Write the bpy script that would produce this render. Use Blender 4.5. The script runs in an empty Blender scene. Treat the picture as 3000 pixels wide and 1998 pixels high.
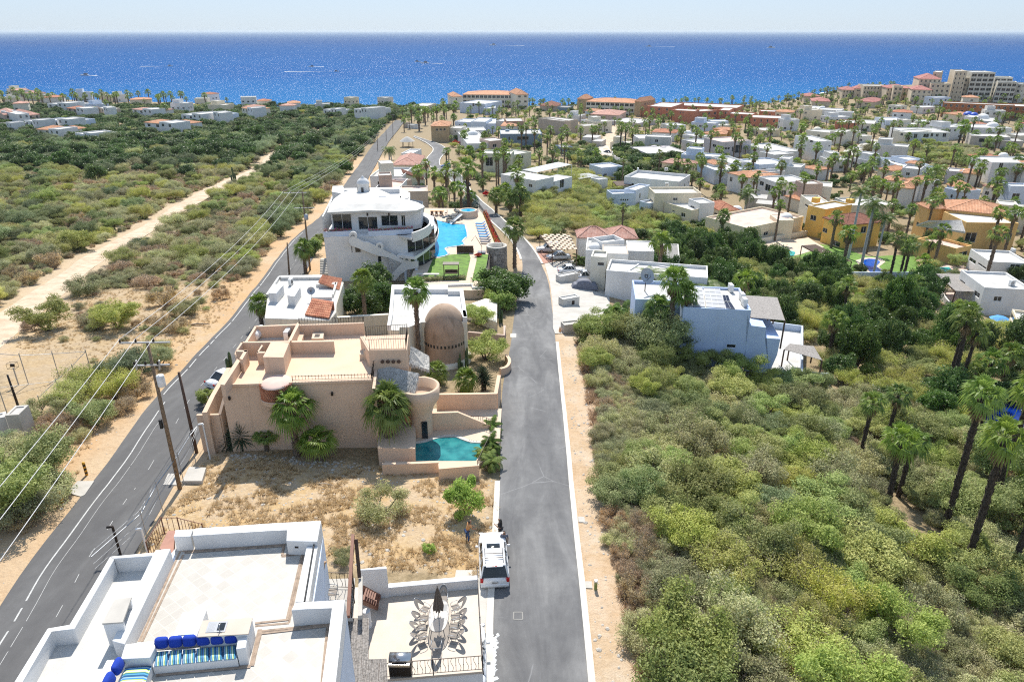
import bpy, bmesh, math, random
from math import sin, cos, tan, atan, atan2, pi, radians, sqrt, exp, floor
from mathutils import Vector, Matrix, noise as mnoise
SC = bpy.context.scene
COL = SC.collection
R = random.Random(7)
# ---------------------------------------------------------------- camera
FPX, CX, CY, HORV = 2041.7, 1500.0, 999.0, 92.0       # focal length and centre measured in pixels of the photograph
PITCH = atan((CY - HORV) / FPX)
CAMH = 58.0
SP, CP = sin(PITCH), cos(PITCH)
cam_d = bpy.data.cameras.new('camera');cam = bpy.data.objects.new('camera', cam_d);COL.objects.link(cam)
cam.location = (0, 0, CAMH);cam.rotation_euler = (pi/2 - PITCH, 0, 0)
cam_d.sensor_width = 36;cam_d.lens = 36*FPX/3000;cam_d.clip_start = 0.5;cam_d.clip_end = 90000
SC.camera = cam
# ---------------------------------------------------------------- sky and sun
SUN_EL, SUN_AZ = radians(51), radians(-4.0)
SKYG, SKYS = .31, .66
w = bpy.data.worlds.new("World");SC.world = w;w.use_nodes = True
nt = w.node_tree;nt.nodes.clear()
sky = nt.nodes.new('ShaderNodeTexSky');sky.sky_type = 'NISHITA';sky.sun_disc = False
sky.sun_elevation = SUN_EL;sky.sun_rotation = SUN_AZ;sky.altitude = 60;sky.air_density = 1.0;sky.dust_density = 0.3;sky.ozone_density = 3.0
bg = nt.nodes.new('ShaderNodeBackground');bg.inputs[1].default_value = SKYS
wo = nt.nodes.new('ShaderNodeOutputWorld')
cool = nt.nodes.new('ShaderNodeMix');cool.data_type = 'RGBA';cool.blend_type = 'MULTIPLY';cool.inputs[0].default_value = 1;cool.inputs[7].default_value = (.74,.87,1.06,1)
pre = nt.nodes.new('ShaderNodeVectorMath');pre.operation = 'SCALE';pre.inputs[3].default_value = .1;gam = nt.nodes.new('ShaderNodeGamma');gam.inputs[1].default_value = SKYG
nt.links.new(sky.outputs[0], pre.inputs[0]);nt.links.new(pre.outputs[0], gam.inputs[0]);nt.links.new(gam.outputs[0], cool.inputs[6]);nt.links.new(cool.outputs[2], bg.inputs[0]);nt.links.new(bg.outputs[0], wo.inputs[0])
sd = bpy.data.lights.new('sun','SUN');sd.energy = 4.2;sd.angle = radians(0.5);sd.color = (1.0, 0.95, 0.87)
sun = bpy.data.objects.new('sun', sd);COL.objects.link(sun)
sdir = Vector((sin(SUN_AZ)*cos(SUN_EL), cos(SUN_AZ)*cos(SUN_EL), sin(SUN_EL)))
sun.rotation_euler = sdir.to_track_quat('Z','Y').to_euler();sun.location = (0, 0, 200)
SC.view_settings.view_transform = 'Standard';SC.view_settings.look = 'None'
SC.view_settings.exposure = 0.58;SC.view_settings.gamma = 1.0;SC.view_settings.use_curve_mapping = False
SC.render.engine = 'CYCLES'
cy = SC.cycles;cy.max_bounces = 6;cy.diffuse_bounces = 3;cy.glossy_bounces = 2;cy.transmission_bounces = 2;cy.transparent_max_bounces = 6
cy.sample_clamp_indirect = 1.5;cy.caustics_reflective = False;cy.caustics_refractive = False;cy.use_denoising = False;cy.filter_width = 1.15
cy.use_adaptive_sampling = True;cy.adaptive_threshold = 0.01
# ---------------------------------------------------------------- measuring the place from the photograph
FR = {'A': (0,1400,2.6225), 'B': (750,1400,2.6225), 'C': (0,900,2.614), 'D': (550,850,2.751), 'E': (1150,850,2.613),
      'G': (700,480,2.614), 'H': (1500,600,2.614), 'I': (2200,600,2.614), 'J': (1700,1000,1.571), 'K': (2300,1000,1.571),
      'L': (0,480,2.944), 'M': (1100,240,3.364), 'N': (1750,240,3.623), 'O': (2350,180,3.409), 'Q': (0,60,1.9625),
      'S': (1200,60,1.9625), 'W': (0,0,0.78467), 'T': (1050,1500,3.148), 'U': (920,520,3.925), 'V': (1100,300,4.9),
      'X': (2300,580,3.364), 'Y': (0,960,4.126), 'F': (0,0,1), 'P': (640,900,3.92)}
def full(p):
 f = FR[p[0]];return (f[0] + p[1]/f[2], f[1] + p[2]/f[2])
def ray(p):
 u, v = full(p);a = (u-CX)/FPX;b = -(v-CY)/FPX
 return Vector((a, CP + b*SP, -SP + b*CP))            # per unit of depth
def lerp(a, b, t): return a + (b-a)*t
def sst(a, b, x):
 t = min(1, max(0,(x-a)/(b-a)));return t*t*(3-2*t)
def at_z(p, z):
 r = ray(p);t = (z-CAMH)/r.z;return Vector((r.x*t, r.y*t, z))
PROF = [(-60, 30),(0, 28.4),(33, 26.1),(74, 23.1),(114, 20.2),(190, 14.6),(275, 9.6),(400, 6),(600, 3.4),(5000, 3.4)]
def prof(y):
 for (a, za),(b, zb) in zip(PROF, PROF[1:]):
  if y <= b: return za + (zb-za)*(y-a)/(b-a)
 return PROF[-1][1]
def profs(y): return (prof(y-14) + prof(y-7) + 2*prof(y) + prof(y+7) + prof(y+14))/6
SHORE = [at_z(q, 0) for q in [('F',-2500,262),('F',-600,276),('F',0,284),('F',229,297),('F',586,305),('F',866,322),('F',1250,320),('F',1665,313),('F',1888,320),('F',2191,312),('F',2290,303),('F',2420,270),('F',2700,262),('F',3000,256),('F',6000,240)]]
def shore_y(x):
 if x <= SHORE[0].x: return SHORE[0].y
 for a, b in zip(SHORE, SHORE[1:]):
  if x <= b.x: return a.y + (b.y-a.y)*(x-a.x)/(b.x-a.x)
 return SHORE[-1].y
def G(x, y):
 """height of the land"""
 z = profs(y)
 z -= 5.5*sst(5, 40, x)*(1 - sst(150, 290, y))*sst(-20, 30, y)
 z += 8.0*sst(150, 330, x)*sst(330, 560, y)                            # headland with the condominiums
 z += 1.0*sst(-14-0.12*y, -40-0.12*y, x)*0
 z += 0.10*sin(x*0.31+1.3)*sin(y*0.27) + 0.05*sin(x*0.9)*sin(y*0.8+2)
 s = shore_y(x) - y
 return min(z, max(-6, s*0.14 + 0.0))
def gp(p, h=0.0):
 """point of the land (plus h metres) seen at a pixel"""
 r = ray(p);t = 15.0
 if r.z >= 0: raise ValueError(p)
 step = 4.0;prev = t
 while t < 3000:
  q = r*t
  if CAMH + q.z <= G(q.x, q.y) + h: break
  prev = t;t += step;step = max(2, t*0.02)
 lo, hi = prev, t
 for _ in range(30):
  m = (lo+hi)/2;q = r*m
  if CAMH + q.z <= G(q.x, q.y) + h: hi = m
  else: lo = m
 q = r*hi
 return Vector((q.x, q.y, CAMH + q.z))
def proj(P):
 """world to pixel of the photograph"""
 x, y, z = P[0], P[1], P[2]-CAMH
 d = y*CP - z*SP;up = y*SP + z*CP
 return (CX + FPX*x/d, CY - FPX*up/d, d)
def h_over(P, p):
 """height reached straight above P at the row of pixel p"""
 r = ray(p);return CAMH + r.z*(P.y/r.y)
# ---------------------------------------------------------------- object helpers
def link(o, parent=None):
 COL.objects.link(o)
 if parent is not None: o.parent = parent
 return o
def tag(o, label=None, cat=None, group=None, kind=None):
 if label: o['label'] = label
 if cat: o['category'] = cat
 if group: o['group'] = group
 if kind: o['kind'] = kind
 return o
def empty(name, loc=(0,0,0), rz=0, label=None, cat=None, group=None):
 o = bpy.data.objects.new(name, None);o.location = loc;o.rotation_euler = (0,0,rz);o.empty_display_size = .3
 COL.objects.link(o);return tag(o, label, cat, group)
class MB:
 """collects faces, then becomes one mesh object"""
 def __init__(s): s.v = [];s.f = [];s.m = [];s.sm = []
 def add(s, vs, fs, mi=0, smooth=False):
  b = len(s.v);s.v += [tuple(v) for v in vs];s.f += [tuple(i+b for i in f) for f in fs];s.m += [mi]*len(fs);s.sm += [smooth]*len(fs)
 def box(s, c, d, rz=0, mi=0, tilt=None):
  hx, hy, hz = d[0]/2, d[1]/2, d[2]/2;ca, sa = cos(rz), sin(rz);vs = []
  for z in (-hz, hz):
   for x, y in ((-hx,-hy),(hx,-hy),(hx,hy),(-hx,hy)):
    vs.append(Vector((x*ca-y*sa, x*sa+y*ca, z)) + Vector(c))
  s.add(vs, [(3,2,1,0),(4,5,6,7),(0,1,5,4),(1,2,6,5),(2,3,7,6),(3,0,4,7)], mi)
 def bbox(s, c, d, rz=0, mi=0, bev=.03):
  """box with chamfered edges"""
  hx, hy, hz = d[0]/2, d[1]/2, d[2]/2;b = min(bev, hx*.9, hy*.9, hz*.9);ca, sa = cos(rz), sin(rz)
  bm = bmesh.new();bmesh.ops.create_cube(bm, size=1)
  for v in bm.verts: v.co = Vector((v.co.x*2*hx, v.co.y*2*hy, v.co.z*2*hz))
  bmesh.ops.bevel(bm, geom=bm.edges[:], offset=b, segments=2, affect='EDGES', profile=.5)
  bm.verts.index_update()
  s.add([Vector((v.co.x*ca-v.co.y*sa, v.co.x*sa+v.co.y*ca, v.co.z)) + Vector(c) for v in bm.verts], [[v.index for v in f.verts] for f in bm.faces], mi, True)
  bm.free()
 def prism(s, poly, z0, z1, mi=0, top=True, bottom=False):
  n = len(poly);zz0 = z0 if hasattr(z0,'__len__') else [z0]*n;zz1 = z1 if hasattr(z1,'__len__') else [z1]*n
  vs = [(p[0],p[1],zz0[i]) for i, p in enumerate(poly)] + [(p[0],p[1],zz1[i]) for i, p in enumerate(poly)]
  fs = [(i,(i+1)%n,n+(i+1)%n,n+i) for i in range(n)]
  if top: fs.append(tuple(range(n,2*n)))
  if bottom: fs.append(tuple(range(n-1,-1,-1)))
  s.add(vs, fs, mi)
 def bar(s, a, b, r=.03, n=6, r2=None, mi=0, smooth=True, cap=True):
  a, b = Vector(a), Vector(b);d = b-a
  if d.length < 1e-6: return
  q = d.to_track_quat('Z','Y');r2 = r if r2 is None else r2;vs = []
  for c, rr in ((a,r),(b,r2)):
   for i in range(n):
    t = 2*pi*i/n;vs.append(c + q @ Vector((rr*cos(t), rr*sin(t), 0)))
  fs = [(i,(i+1)%n,n+(i+1)%n,n+i) for i in range(n)]
  s.add(vs, fs, mi, smooth)
  if cap: s.add(vs, [tuple(range(n-1,-1,-1)), tuple(range(n,2*n))], mi)
 def beam(s, a, b, wd, hg, mi=0):
  """square bar between two points"""
  a, b = Vector(a), Vector(b);d = (b-a).normalized();up = Vector((0,0,1)) if abs(d.z) < .95 else Vector((0,1,0))
  sx = d.cross(up).normalized();sy = sx.cross(d).normalized();vs = []
  for c in (a, b):
   for i, j in ((-1,-1),(1,-1),(1,1),(-1,1)): vs.append(c + sx*i*wd/2 + sy*j*hg/2)
  s.add(vs, [(3,2,1,0),(4,5,6,7),(0,1,5,4),(1,2,6,5),(2,3,7,6),(3,0,4,7)], mi)
 def tube(s, pts, rad, n=8, mi=0, smooth=True):
  pts = [Vector(p) for p in pts];m = len(pts);rr = rad if hasattr(rad,'__len__') else [rad]*m;vs = []
  for k, p in enumerate(pts):
   d = pts[min(k+1,m-1)] - pts[max(k-1,0)];q = d.to_track_quat('Z','Y')
   for i in range(n):
    t = 2*pi*i/n;vs.append(p + q @ Vector((rr[k]*cos(t), rr[k]*sin(t), 0)))
  fs = [(k*n+i, k*n+(i+1)%n,(k+1)*n+(i+1)%n,(k+1)*n+i) for k in range(m-1) for i in range(n)]
  s.add(vs, fs + [tuple(range((m-1)*n, m*n)), tuple(range(n-1,-1,-1))], mi, smooth)
 def lathe(s, c, prof_, n=24, mi=0, sx=1, sy=1, rz=0, smooth=True):
  vs = [];m = len(prof_)
  for (r, z) in prof_:
   for i in range(n):
    t = 2*pi*i/n + rz;vs.append((c[0]+r*sx*cos(t), c[1]+r*sy*sin(t), c[2]+z))
  fs = [(k*n+i, k*n+(i+1)%n,(k+1)*n+(i+1)%n,(k+1)*n+i) for k in range(m-1) for i in range(n)]
  s.add(vs, fs, mi, smooth)
 def quad(s, a, b, c, d, mi=0): s.add([a,b,c,d], [(0,1,2,3)], mi)
 def mesh(s, name, mats):
  me = bpy.data.meshes.new(name);me.from_pydata([tuple(v) for v in s.v], [], s.f)
  for m in (mats if isinstance(mats,(list,tuple)) else [mats]): me.materials.append(m)
  if me.polygons:
   me.polygons.foreach_set('material_index', s.m);me.polygons.foreach_set('use_smooth', s.sm)
  me.update();return me
 def build(s, name, mats, parent=None, loc=None):
  o = bpy.data.objects.new(name, s.mesh(name, mats))
  if loc is not None: o.location = loc
  link(o, parent)
  if parent is not None and loc is None: o.matrix_parent_inverse = parent.matrix_basis.inverted()
  return o
def copy_tree(o, parent=None):
 c = o.copy();COL.objects.link(c)
 if parent is not None: c.parent = parent
 for ch in list(o.children): copy_tree(ch, c)
 return c
# ---------------------------------------------------------------- materials
MATS = {}
def newmat(name):
 m = bpy.data.materials.new(name);m.use_nodes = True;t = m.node_tree;t.nodes.clear()
 out = t.nodes.new('ShaderNodeOutputMaterial');b = t.nodes.new('ShaderNodeBsdfPrincipled')
 t.links.new(b.outputs[0], out.inputs[0]);MATS[name] = m
 return m, t, b, out
def N(t, kind, **kw):
 n = t.nodes.new(kind)
 for k, v in kw.items():
  if k.startswith('i_'):
   key = k[2:];n.inputs[int(key) if key.isdigit() else key.replace('_',' ')].default_value = v
  else: setattr(n, k, v)
 return n
def noise_(t, coord, scale, detail=4, rough=.55, dist=0):
 n = N(t, 'ShaderNodeTexNoise', i_Scale=scale, i_Detail=detail, i_Roughness=rough, i_Distortion=dist);t.links.new(coord, n.inputs['Vector']);return n.outputs[0]
def ramp(t, fac, stops):
 r = t.nodes.new('ShaderNodeValToRGB');e = r.color_ramp.elements
 while len(e) < len(stops): e.new(.5)
 for el,(p, c) in zip(e, stops): el.position = p;el.color = (c[0],c[1],c[2],1) if hasattr(c,'__len__') else (c,c,c,1)
 t.links.new(fac, r.inputs[0]);return r.outputs[0]
def mix(t, fac, a, b, mode='MIX'):
 m = t.nodes.new('ShaderNodeMix');m.data_type = 'RGBA';m.blend_type = mode
 for s, v in ((m.inputs[0], fac),(m.inputs[6], a),(m.inputs[7], b)):
  if hasattr(v, 'links'): t.links.new(v, s)
  elif hasattr(v, '__len__'): s.default_value = (v[0],v[1],v[2],1)
  else: s.default_value = v
 return m.outputs[2]
def bump(t, b, h, strength=.3, dist=.02):
 n = N(t, 'ShaderNodeBump', i_Strength=strength, i_Distance=dist);t.links.new(h, n.inputs['Height']);t.links.new(n.outputs[0], b.inputs['Normal']);return n
def pos(t): return t.nodes.new('ShaderNodeNewGeometry').outputs['Position']
def ocoord(t): return t.nodes.new('ShaderNodeTexCoord').outputs['Object']
def scaled(t, c, s):
 m = N(t, 'ShaderNodeMapping');m.inputs['Scale'].default_value = s;t.links.new(c, m.inputs[0]);return m.outputs[0]
def plaster(name, c, var=.10, rough=.85, streak=.12, sc=1.0):
 m, t, b, o = newmat(name);p = pos(t)
 n1 = noise_(t, p, .45*sc, 5, .6);n2 = noise_(t, scaled(t, p,(2.2, 2.2, .18)), 1.0, 4, .6);n3 = noise_(t, p, 9, 3)
 dk = tuple(x*(1-var*2.2) for x in c);lt = tuple(min(.9, x*(1+var*.6)) for x in c)
 a = ramp(t, n1, [(.3, dk),(.55, c),(.8, lt)])
 st = ramp(t, n2, [(.30,(.62,.58,.52)),(.44,(1,1,1))])
 a = mix(t, streak*2.5, a, mix(t, 1.0, a, st, 'MULTIPLY'))
 t.links.new(a, b.inputs['Base Color']);b.inputs['Roughness'].default_value = rough
 bump(t, b, n3, .08, .02);return m
def flat(name, c, rough=.6, metal=0, var=.08, sc=2.0, bmp=0):
 m, t, b, o = newmat(name);p = ocoord(t);n = noise_(t, p, sc, 4)
 a = ramp(t, n, [(.3, tuple(x*(1-var*2) for x in c)),(.7, tuple(min(.95, x*(1+var)) for x in c))])
 t.links.new(a, b.inputs['Base Color']);b.inputs['Roughness'].default_value = rough;b.inputs['Metallic'].default_value = metal
 if bmp: bump(t, b, noise_(t, p, sc*8, 3), bmp, .02)
 return m
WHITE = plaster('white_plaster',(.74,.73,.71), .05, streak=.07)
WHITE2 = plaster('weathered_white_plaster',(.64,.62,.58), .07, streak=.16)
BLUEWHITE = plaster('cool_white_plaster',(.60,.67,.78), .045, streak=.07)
CREAM = plaster('cream_plaster',(.80,.69,.50), .05)
PALECREAM = plaster('pale_cream_plaster',(.74,.69,.57), .05)
SAGE = plaster('pale_sage_plaster',(.62,.62,.48), .05)
PINK = plaster('salmon_plaster',(.66,.485,.35), .04, streak=.10)
PINKDECK = plaster('salmon_deck_coating',(.72,.51,.355), .06, streak=0, sc=.7)
PINK2 = plaster('dusty_pink_plaster',(.56,.42,.34), .05)
LILAC = plaster('pale_lilac_plaster',(.60,.55,.55), .05)
BROWN = plaster('brown_dome_plaster',(.42,.30,.215), .12, streak=.25, sc=1.6)
TAUPE = plaster('taupe_plaster',(.50,.42,.34), .06)
TAN = plaster('tan_plaster',(.50,.36,.20), .06)
YELLOW = plaster('ochre_yellow_plaster',(.80,.50,.12), .05)
YELLOW2 = plaster('mustard_plaster',(.78,.50,.19), .05)
TERRA = plaster('terracotta_red_plaster',(.55,.21,.12), .10)
ORANGE = plaster('orange_brown_plaster',(.40,.15,.055), .10)
CONDO = plaster('condo_beige_plaster',(.62,.52,.38), .06)
CONDOG = plaster('condo_grey_plaster',(.60,.57,.49), .06)
SLATE = plaster('slate_blue_plaster',(.20,.27,.34), .06)
ROOFW = plaster('white_roof_coating',(.58,.565,.53), .10, streak=0)
ROOFG = plaster('grey_roof_coating',(.48,.46,.43), .10, streak=0)
ROOFP = plaster('pink_roof_coating',(.68,.50,.42), .10, streak=0)
CONC = plaster('concrete',(.50,.47,.42), .09, streak=0, sc=1.5)
CONCD = plaster('dark_concrete',(.26,.25,.23), .12, streak=.1, sc=1.5)
KERB = plaster('kerb_concrete',(.60,.57,.51), .08, streak=0, sc=3)
STONEPAVE = plaster('pool_deck_stone',(.62,.50,.38), .06, streak=0, sc=2)
REDPAVE = plaster('red_paver',(.42,.22,.16), .10, streak=0, sc=3)
METAL_D = flat('dark_iron',(.035,.028,.025), .5, .6)
METAL_G = flat('galvanised_steel',(.42,.44,.46), .45, .6)
METAL_W = flat('white_painted_metal',(.75,.75,.73), .4)
BLACK = flat('black_rubber',(.02,.02,.02), .7)
WOOD_D = flat('dark_weathered_wood',(.10,.055,.035), .75, sc=6, bmp=.3)
WOOD_R = flat('red_brown_wood',(.20,.075,.04), .6, sc=5, bmp=.2)
WOOD_L = flat('pale_bare_log',(.50,.33,.20), .8, sc=5, bmp=.4)
POLEWOOD = flat('utility_pole_wood',(.24,.165,.10), .85, sc=7, var=.25, bmp=.5)
REED = flat('grey_reed_slats',(.38,.35,.32), .85, sc=10, var=.25, bmp=.5)
CLOTH_B = flat('blue_cushion_fabric',(.012,.05,.38), .95, sc=20, bmp=.2)
CLOTH_LB = flat('light_blue_fabric',(.10,.35,.75), .85, sc=20)
CLOTH_T = flat('taupe_umbrella_fabric',(.17,.13,.10), .85, sc=9)
CLOTH_G = flat('grey_sling_fabric',(.27,.235,.20), .85)
COVER = flat('grey_car_cover',(.15,.16,.20), .7, sc=3, bmp=.3)
CARW = flat('white_car_paint',(.72,.73,.74), .22, .0, .02)
CARB = flat('blue_car_paint',(.015,.13,.45), .2, 0, .02)
CARR = flat('dark_red_car_paint',(.30,.02,.05), .2, 0, .02)
CARS = flat('silver_car_paint',(.50,.51,.53), .25, .4, .02)
CARK = flat('dark_car_paint',(.03,.035,.05), .2, .2, .02)
for _m in (CARW, CARB, CARR, CARS, CARK): _m.node_tree.nodes['Principled BSDF'].inputs['Coat Weight'].default_value = .6
GLASS = flat('dark_window_glass',(.025,.032,.038), .07, 0, .3, .7)
GLASS2 = flat('greenish_window_glass',(.06,.10,.10), .08, 0, .3, .7)
FROST = flat('frosted_skylight_glass',(.62,.70,.68), .25, 0, .04)
TAILR = flat('red_tail_lamp',(.45,.01,.01), .2)
CHROME = flat('brushed_steel',(.55,.55,.55), .25, .9)
PLATE = flat('number_plate',(.6,.6,.58), .5)
INK = flat('dark_lettering',(.03,.03,.05), .6)
PAINTW = flat('road_paint_white',(.50,.50,.48), .7, 0, .12, 4)
PAINTR = flat('road_paint_red',(.28,.03,.05), .7, 0, .2, 4)
YB = flat('yellow_paint',(.70,.33,.02), .6)
SOLAR = flat('solar_panel_glass',(.42,.43,.45), .55, 0, .06, 1.5)
SOLARD = flat('dark_solar_panel_glass',(.05,.06,.10), .2, 0, .08, 1.5)
SKIN = flat('brown_skin',(.28,.14,.08), .6, 0, .04)
HAIR = flat('black_hair',(.015,.012,.01), .6)
SHIRT_O = flat('orange_shirt',(.60,.30,.12), .85)
JEANS = flat('blue_jeans',(.03,.07,.18), .85)
SHIRT_K = flat('black_shirt',(.02,.02,.025), .8)
def stripes():
 m, t, b, o = newmat('striped_cushion_fabric');c = t.nodes.new('ShaderNodeUVMap').outputs[0]
 sx = t.nodes.new('ShaderNodeSeparateXYZ');t.links.new(c, sx.inputs[0])
 mt = N(t, 'ShaderNodeMath', operation='FRACT');t.links.new(sx.outputs[0], mt.inputs[0])
 r = t.nodes.new('ShaderNodeValToRGB');r.color_ramp.interpolation = 'CONSTANT';e = r.color_ramp.elements
 st = [(0,(.02,.10,.22)),(.2,(.30,.48,.60)),(.32,(.04,.22,.50)),(.46,(.45,.62,.12)),(.56,(.78,.80,.72)),(.68,(.45,.62,.12)),(.76,(.03,.16,.24)),(.88,(.10,.35,.55))]
 while len(e) < len(st): e.new(.5)
 for el,(p, cc) in zip(e, st): el.position = p;el.color = (*cc, 1)
 t.links.new(mt.outputs[0], r.inputs[0]);t.links.new(r.outputs[0], b.inputs['Base Color']);b.inputs['Roughness'].default_value = .9
 return m
STRIPE = stripes()
def tile_mat(name, c1, c2):
 m, t, b, o = newmat(name);p = ocoord(t)
 v = N(t, 'ShaderNodeTexVoronoi', i_Scale=2.6);t.links.new(p, v.inputs['Vector'])
 n = noise_(t, p, .8, 4);sp = t.nodes.new('ShaderNodeSeparateColor');t.links.new(v.outputs['Color'], sp.inputs[0])
 a = ramp(t, sp.outputs[0], [(.1, c1),(.9, c2)]);a = mix(t, .6, a, ramp(t, n, [(.3,(.6,.6,.6)),(.65,(1.15,1.15,1.15))]), 'MULTIPLY')
 t.links.new(a, b.inputs['Base Color']);b.inputs['Roughness'].default_value = .85;bump(t, b, noise_(t, p, 9, 3), .3, .02);return m
TILE = tile_mat('terracotta_roof_tiles',(.42,.15,.08),(.56,.25,.14))
TILEO = tile_mat('orange_roof_tiles',(.52,.24,.12),(.66,.36,.21))
TILEP = tile_mat('pale_pink_roof_tiles',(.52,.27,.20),(.62,.37,.29))
TILER = tile_mat('brown_red_roof_tiles',(.24,.09,.055),(.34,.14,.09))
CONDOR = tile_mat('dusty_red_roof_tiles',(.40,.15,.13),(.50,.22,.18))
THATCH = flat('grey_thatch',(.56,.53,.48), .95, 0, .25, 14, .9)
THATCH2 = flat('brown_thatch',(.33,.26,.18), .95, 0, .35, 14, .9)
def pavement(name, c1, c2, size, grout=(.42,.36,.29), rot=0, mortar=.012):
 m, t, b, o = newmat(name);p = pos(t);mp = N(t, 'ShaderNodeMapping');mp.inputs['Rotation'].default_value = (0,0,rot);t.links.new(p, mp.inputs[0])
 br = N(t, 'ShaderNodeTexBrick', offset=0, i_Scale=1.0);br.inputs['Brick Width'].default_value = size;br.inputs['Row Height'].default_value = size
 br.inputs['Mortar Size'].default_value = mortar*size;br.inputs['Color1'].default_value = (*c1,1);br.inputs['Color2'].default_value = (*c2,1);br.inputs['Mortar'].default_value = (*grout,1)
 t.links.new(mp.outputs[0], br.inputs['Vector'])
 a = mix(t, .35, br.outputs[0], ramp(t, noise_(t, p, 1.3, 5, .65), [(.3,(.74,.70,.66)),(.65,(1.05,1.05,1.05))]), 'MULTIPLY')
 t.links.new(a, b.inputs['Base Color']);b.inputs['Roughness'].default_value = .55;return m
DECKTILE = pavement('cream_travertine_tiles',(.50,.475,.43),(.43,.405,.36), .5,(.66,.59,.50), .66, .02)
TERRTILE = pavement('beige_terrace_tiles',(.53,.45,.365),(.49,.415,.335), .45,(.50,.42,.34), .0, .02)
BORDER = plaster('brown_mosaic_border',(.36,.27,.20), .2, streak=0, sc=9)
def water(name, c, c2, rough=.06, sc=1.5, st=.5):
 m, t, b, o = newmat(name);p = pos(t);n = noise_(t, p, sc, 3, .5);n2 = noise_(t, p, sc*.35, 3, .5)
 a = mix(t, ramp(t, n2, [(.35,0.0),(.65,1.0)]), c, c2);t.links.new(a, b.inputs['Base Color']);b.inputs['Roughness'].default_value = rough;b.inputs['IOR'].default_value = 1.33
 bump(t, b, n, st, .12);return m
POOLTEAL = water('teal_pool_water',(.012,.14,.16),(.04,.26,.26), .10, 3.0, .28)
POOLBLUE = water('bright_blue_pool_water',(.02,.33,.62),(.04,.42,.70), .07, 3.0, .12)
POOLDEEP = water('deep_blue_pool_water',(.005,.07,.36),(.01,.11,.50), .07, 3.0, .12)
POOLNAVY = water('navy_pool_water',(.002,.012,.12),(.004,.03,.22), .07, 3.0, .12)
POOLTURQ = water('turquoise_pool_water',(.02,.38,.38),(.05,.46,.45), .07, 3.0, .12)
def asphalt(name, c1, c2, patch=.5, crack=1.0):
 m, t, b, o = newmat(name);p = pos(t)
 big = noise_(t, scaled(t, p,(1.6,.35,1)), .30, 5, .6, .6);mid = noise_(t, p, 1.2, 5, .65);fine = noise_(t, p, 30, 2)
 a = ramp(t, big, [(.35, c1),(.5, tuple(lerp(x,y,.35) for x, y in zip(c1,c2))),(.68, c2)])
 a = mix(t, patch, a, ramp(t, mid, [(.3,(.72,.72,.73)),(.7,(1.15,1.15,1.14))]), 'MULTIPLY')
 vo = N(t, 'ShaderNodeTexVoronoi', feature='DISTANCE_TO_EDGE', i_Scale=.16);wv = mix(t, .16, p, N_color(t, p, .7));t.links.new(wv, vo.inputs['Vector'])
 cr = ramp(t, vo.outputs['Distance'], [(.0, .55),(.003, .3),(.005, 0.0)]);brk = ramp(t, noise_(t, p, .25, 2), [(.5,0.0),(.56,crack)])
 cm = mix(t, 1.0, cr, brk, 'MULTIPLY');a = mix(t, cm, a,(.30,.30,.30));a = mix(t, .22, a, ramp(t, fine, [(.3,(.7,.7,.7)),(.7,(1.3,1.3,1.3))]), 'MULTIPLY')
 t.links.new(a, b.inputs['Base Color']);b.inputs['Roughness'].default_value = .85;bump(t, b, fine, .3, .01);return m
def N_color(t, p, s):
 n = N(t, 'ShaderNodeTexNoise', i_Scale=s, i_Detail=3.0);t.links.new(p, n.inputs['Vector']);return n.outputs[1]
ASPH = asphalt('worn_grey_asphalt',(.10,.10,.103),(.21,.208,.205))
ASPHD = asphalt('dark_grey_asphalt',(.085,.083,.083),(.125,.123,.121), .35, 0.0)
def ground_mat():
 m, t, b, o = newmat('dry_sandy_ground');p = pos(t)
 n1 = noise_(t, p, .07, 5, .6, .4);n2 = noise_(t, p, .45, 6, .7);n3 = noise_(t, p, 2.6, 6, .75);n4 = noise_(t, p, 16, 3, .7)
 at = t.nodes.new('ShaderNodeAttribute');at.attribute_name = 'zone';sp = t.nodes.new('ShaderNodeSeparateColor');t.links.new(at.outputs['Color'], sp.inputs[0])
 sand = ramp(t, n3, [(.28,(.36,.26,.16)),(.5,(.50,.38,.25)),(.75,(.60,.48,.34))])
 pale = ramp(t, n4, [(.35,(.50,.41,.31)),(.6,(.64,.54,.42))])
 sand = mix(t, ramp(t, n2, [(.42,0.0),(.6,1.0)]), sand, pale)
 grass = ramp(t, n3, [(.25,(.34,.21,.10)),(.5,(.50,.345,.17)),(.75,(.60,.45,.26))])
 scrub = ramp(t, n3, [(.25,(.14,.105,.055)),(.5,(.30,.225,.125)),(.75,(.44,.34,.21))])
 gm = mix(t, 1.0, sp.outputs[0], ramp(t, n2, [(.40,0.15),(.56,1.0)]), 'MULTIPLY')
 a = mix(t, gm, sand, grass);a = mix(t, sp.outputs[1], a, scrub)
 a = mix(t, .35, a, ramp(t, n4, [(.3,(.6,.6,.6)),(.7,(1.25,1.25,1.25))]), 'MULTIPLY')
 orange = mix(t, 1.0, sp.outputs[2], ramp(t, n1, [(.4,0.2),(.6,.9)]), 'MULTIPLY');a = mix(t, orange, a,(.52,.30,.13))
 t.links.new(a, b.inputs['Base Color']);b.inputs['Roughness'].default_value = .95;bump(t, b, n3, .6, .25);return m
GROUND = ground_mat()
def dirt_mat():
 m, t, b, o = newmat('pale_dirt_track');p = pos(t);n = noise_(t, p, .5, 6, .7);n2 = noise_(t, p, 5, 4)
 a = ramp(t, n, [(.3,(.44,.31,.20)),(.5,(.58,.45,.32)),(.7,(.66,.55,.41))]);a = mix(t, .4, a, ramp(t, n2, [(.3,(.7,.7,.7)),(.7,(1.15,1.15,1.15))]), 'MULTIPLY')
 t.links.new(a, b.inputs['Base Color']);b.inputs['Roughness'].default_value = .95;bump(t, b, n2, .5, .08);return m
DIRT = dirt_mat()
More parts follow.
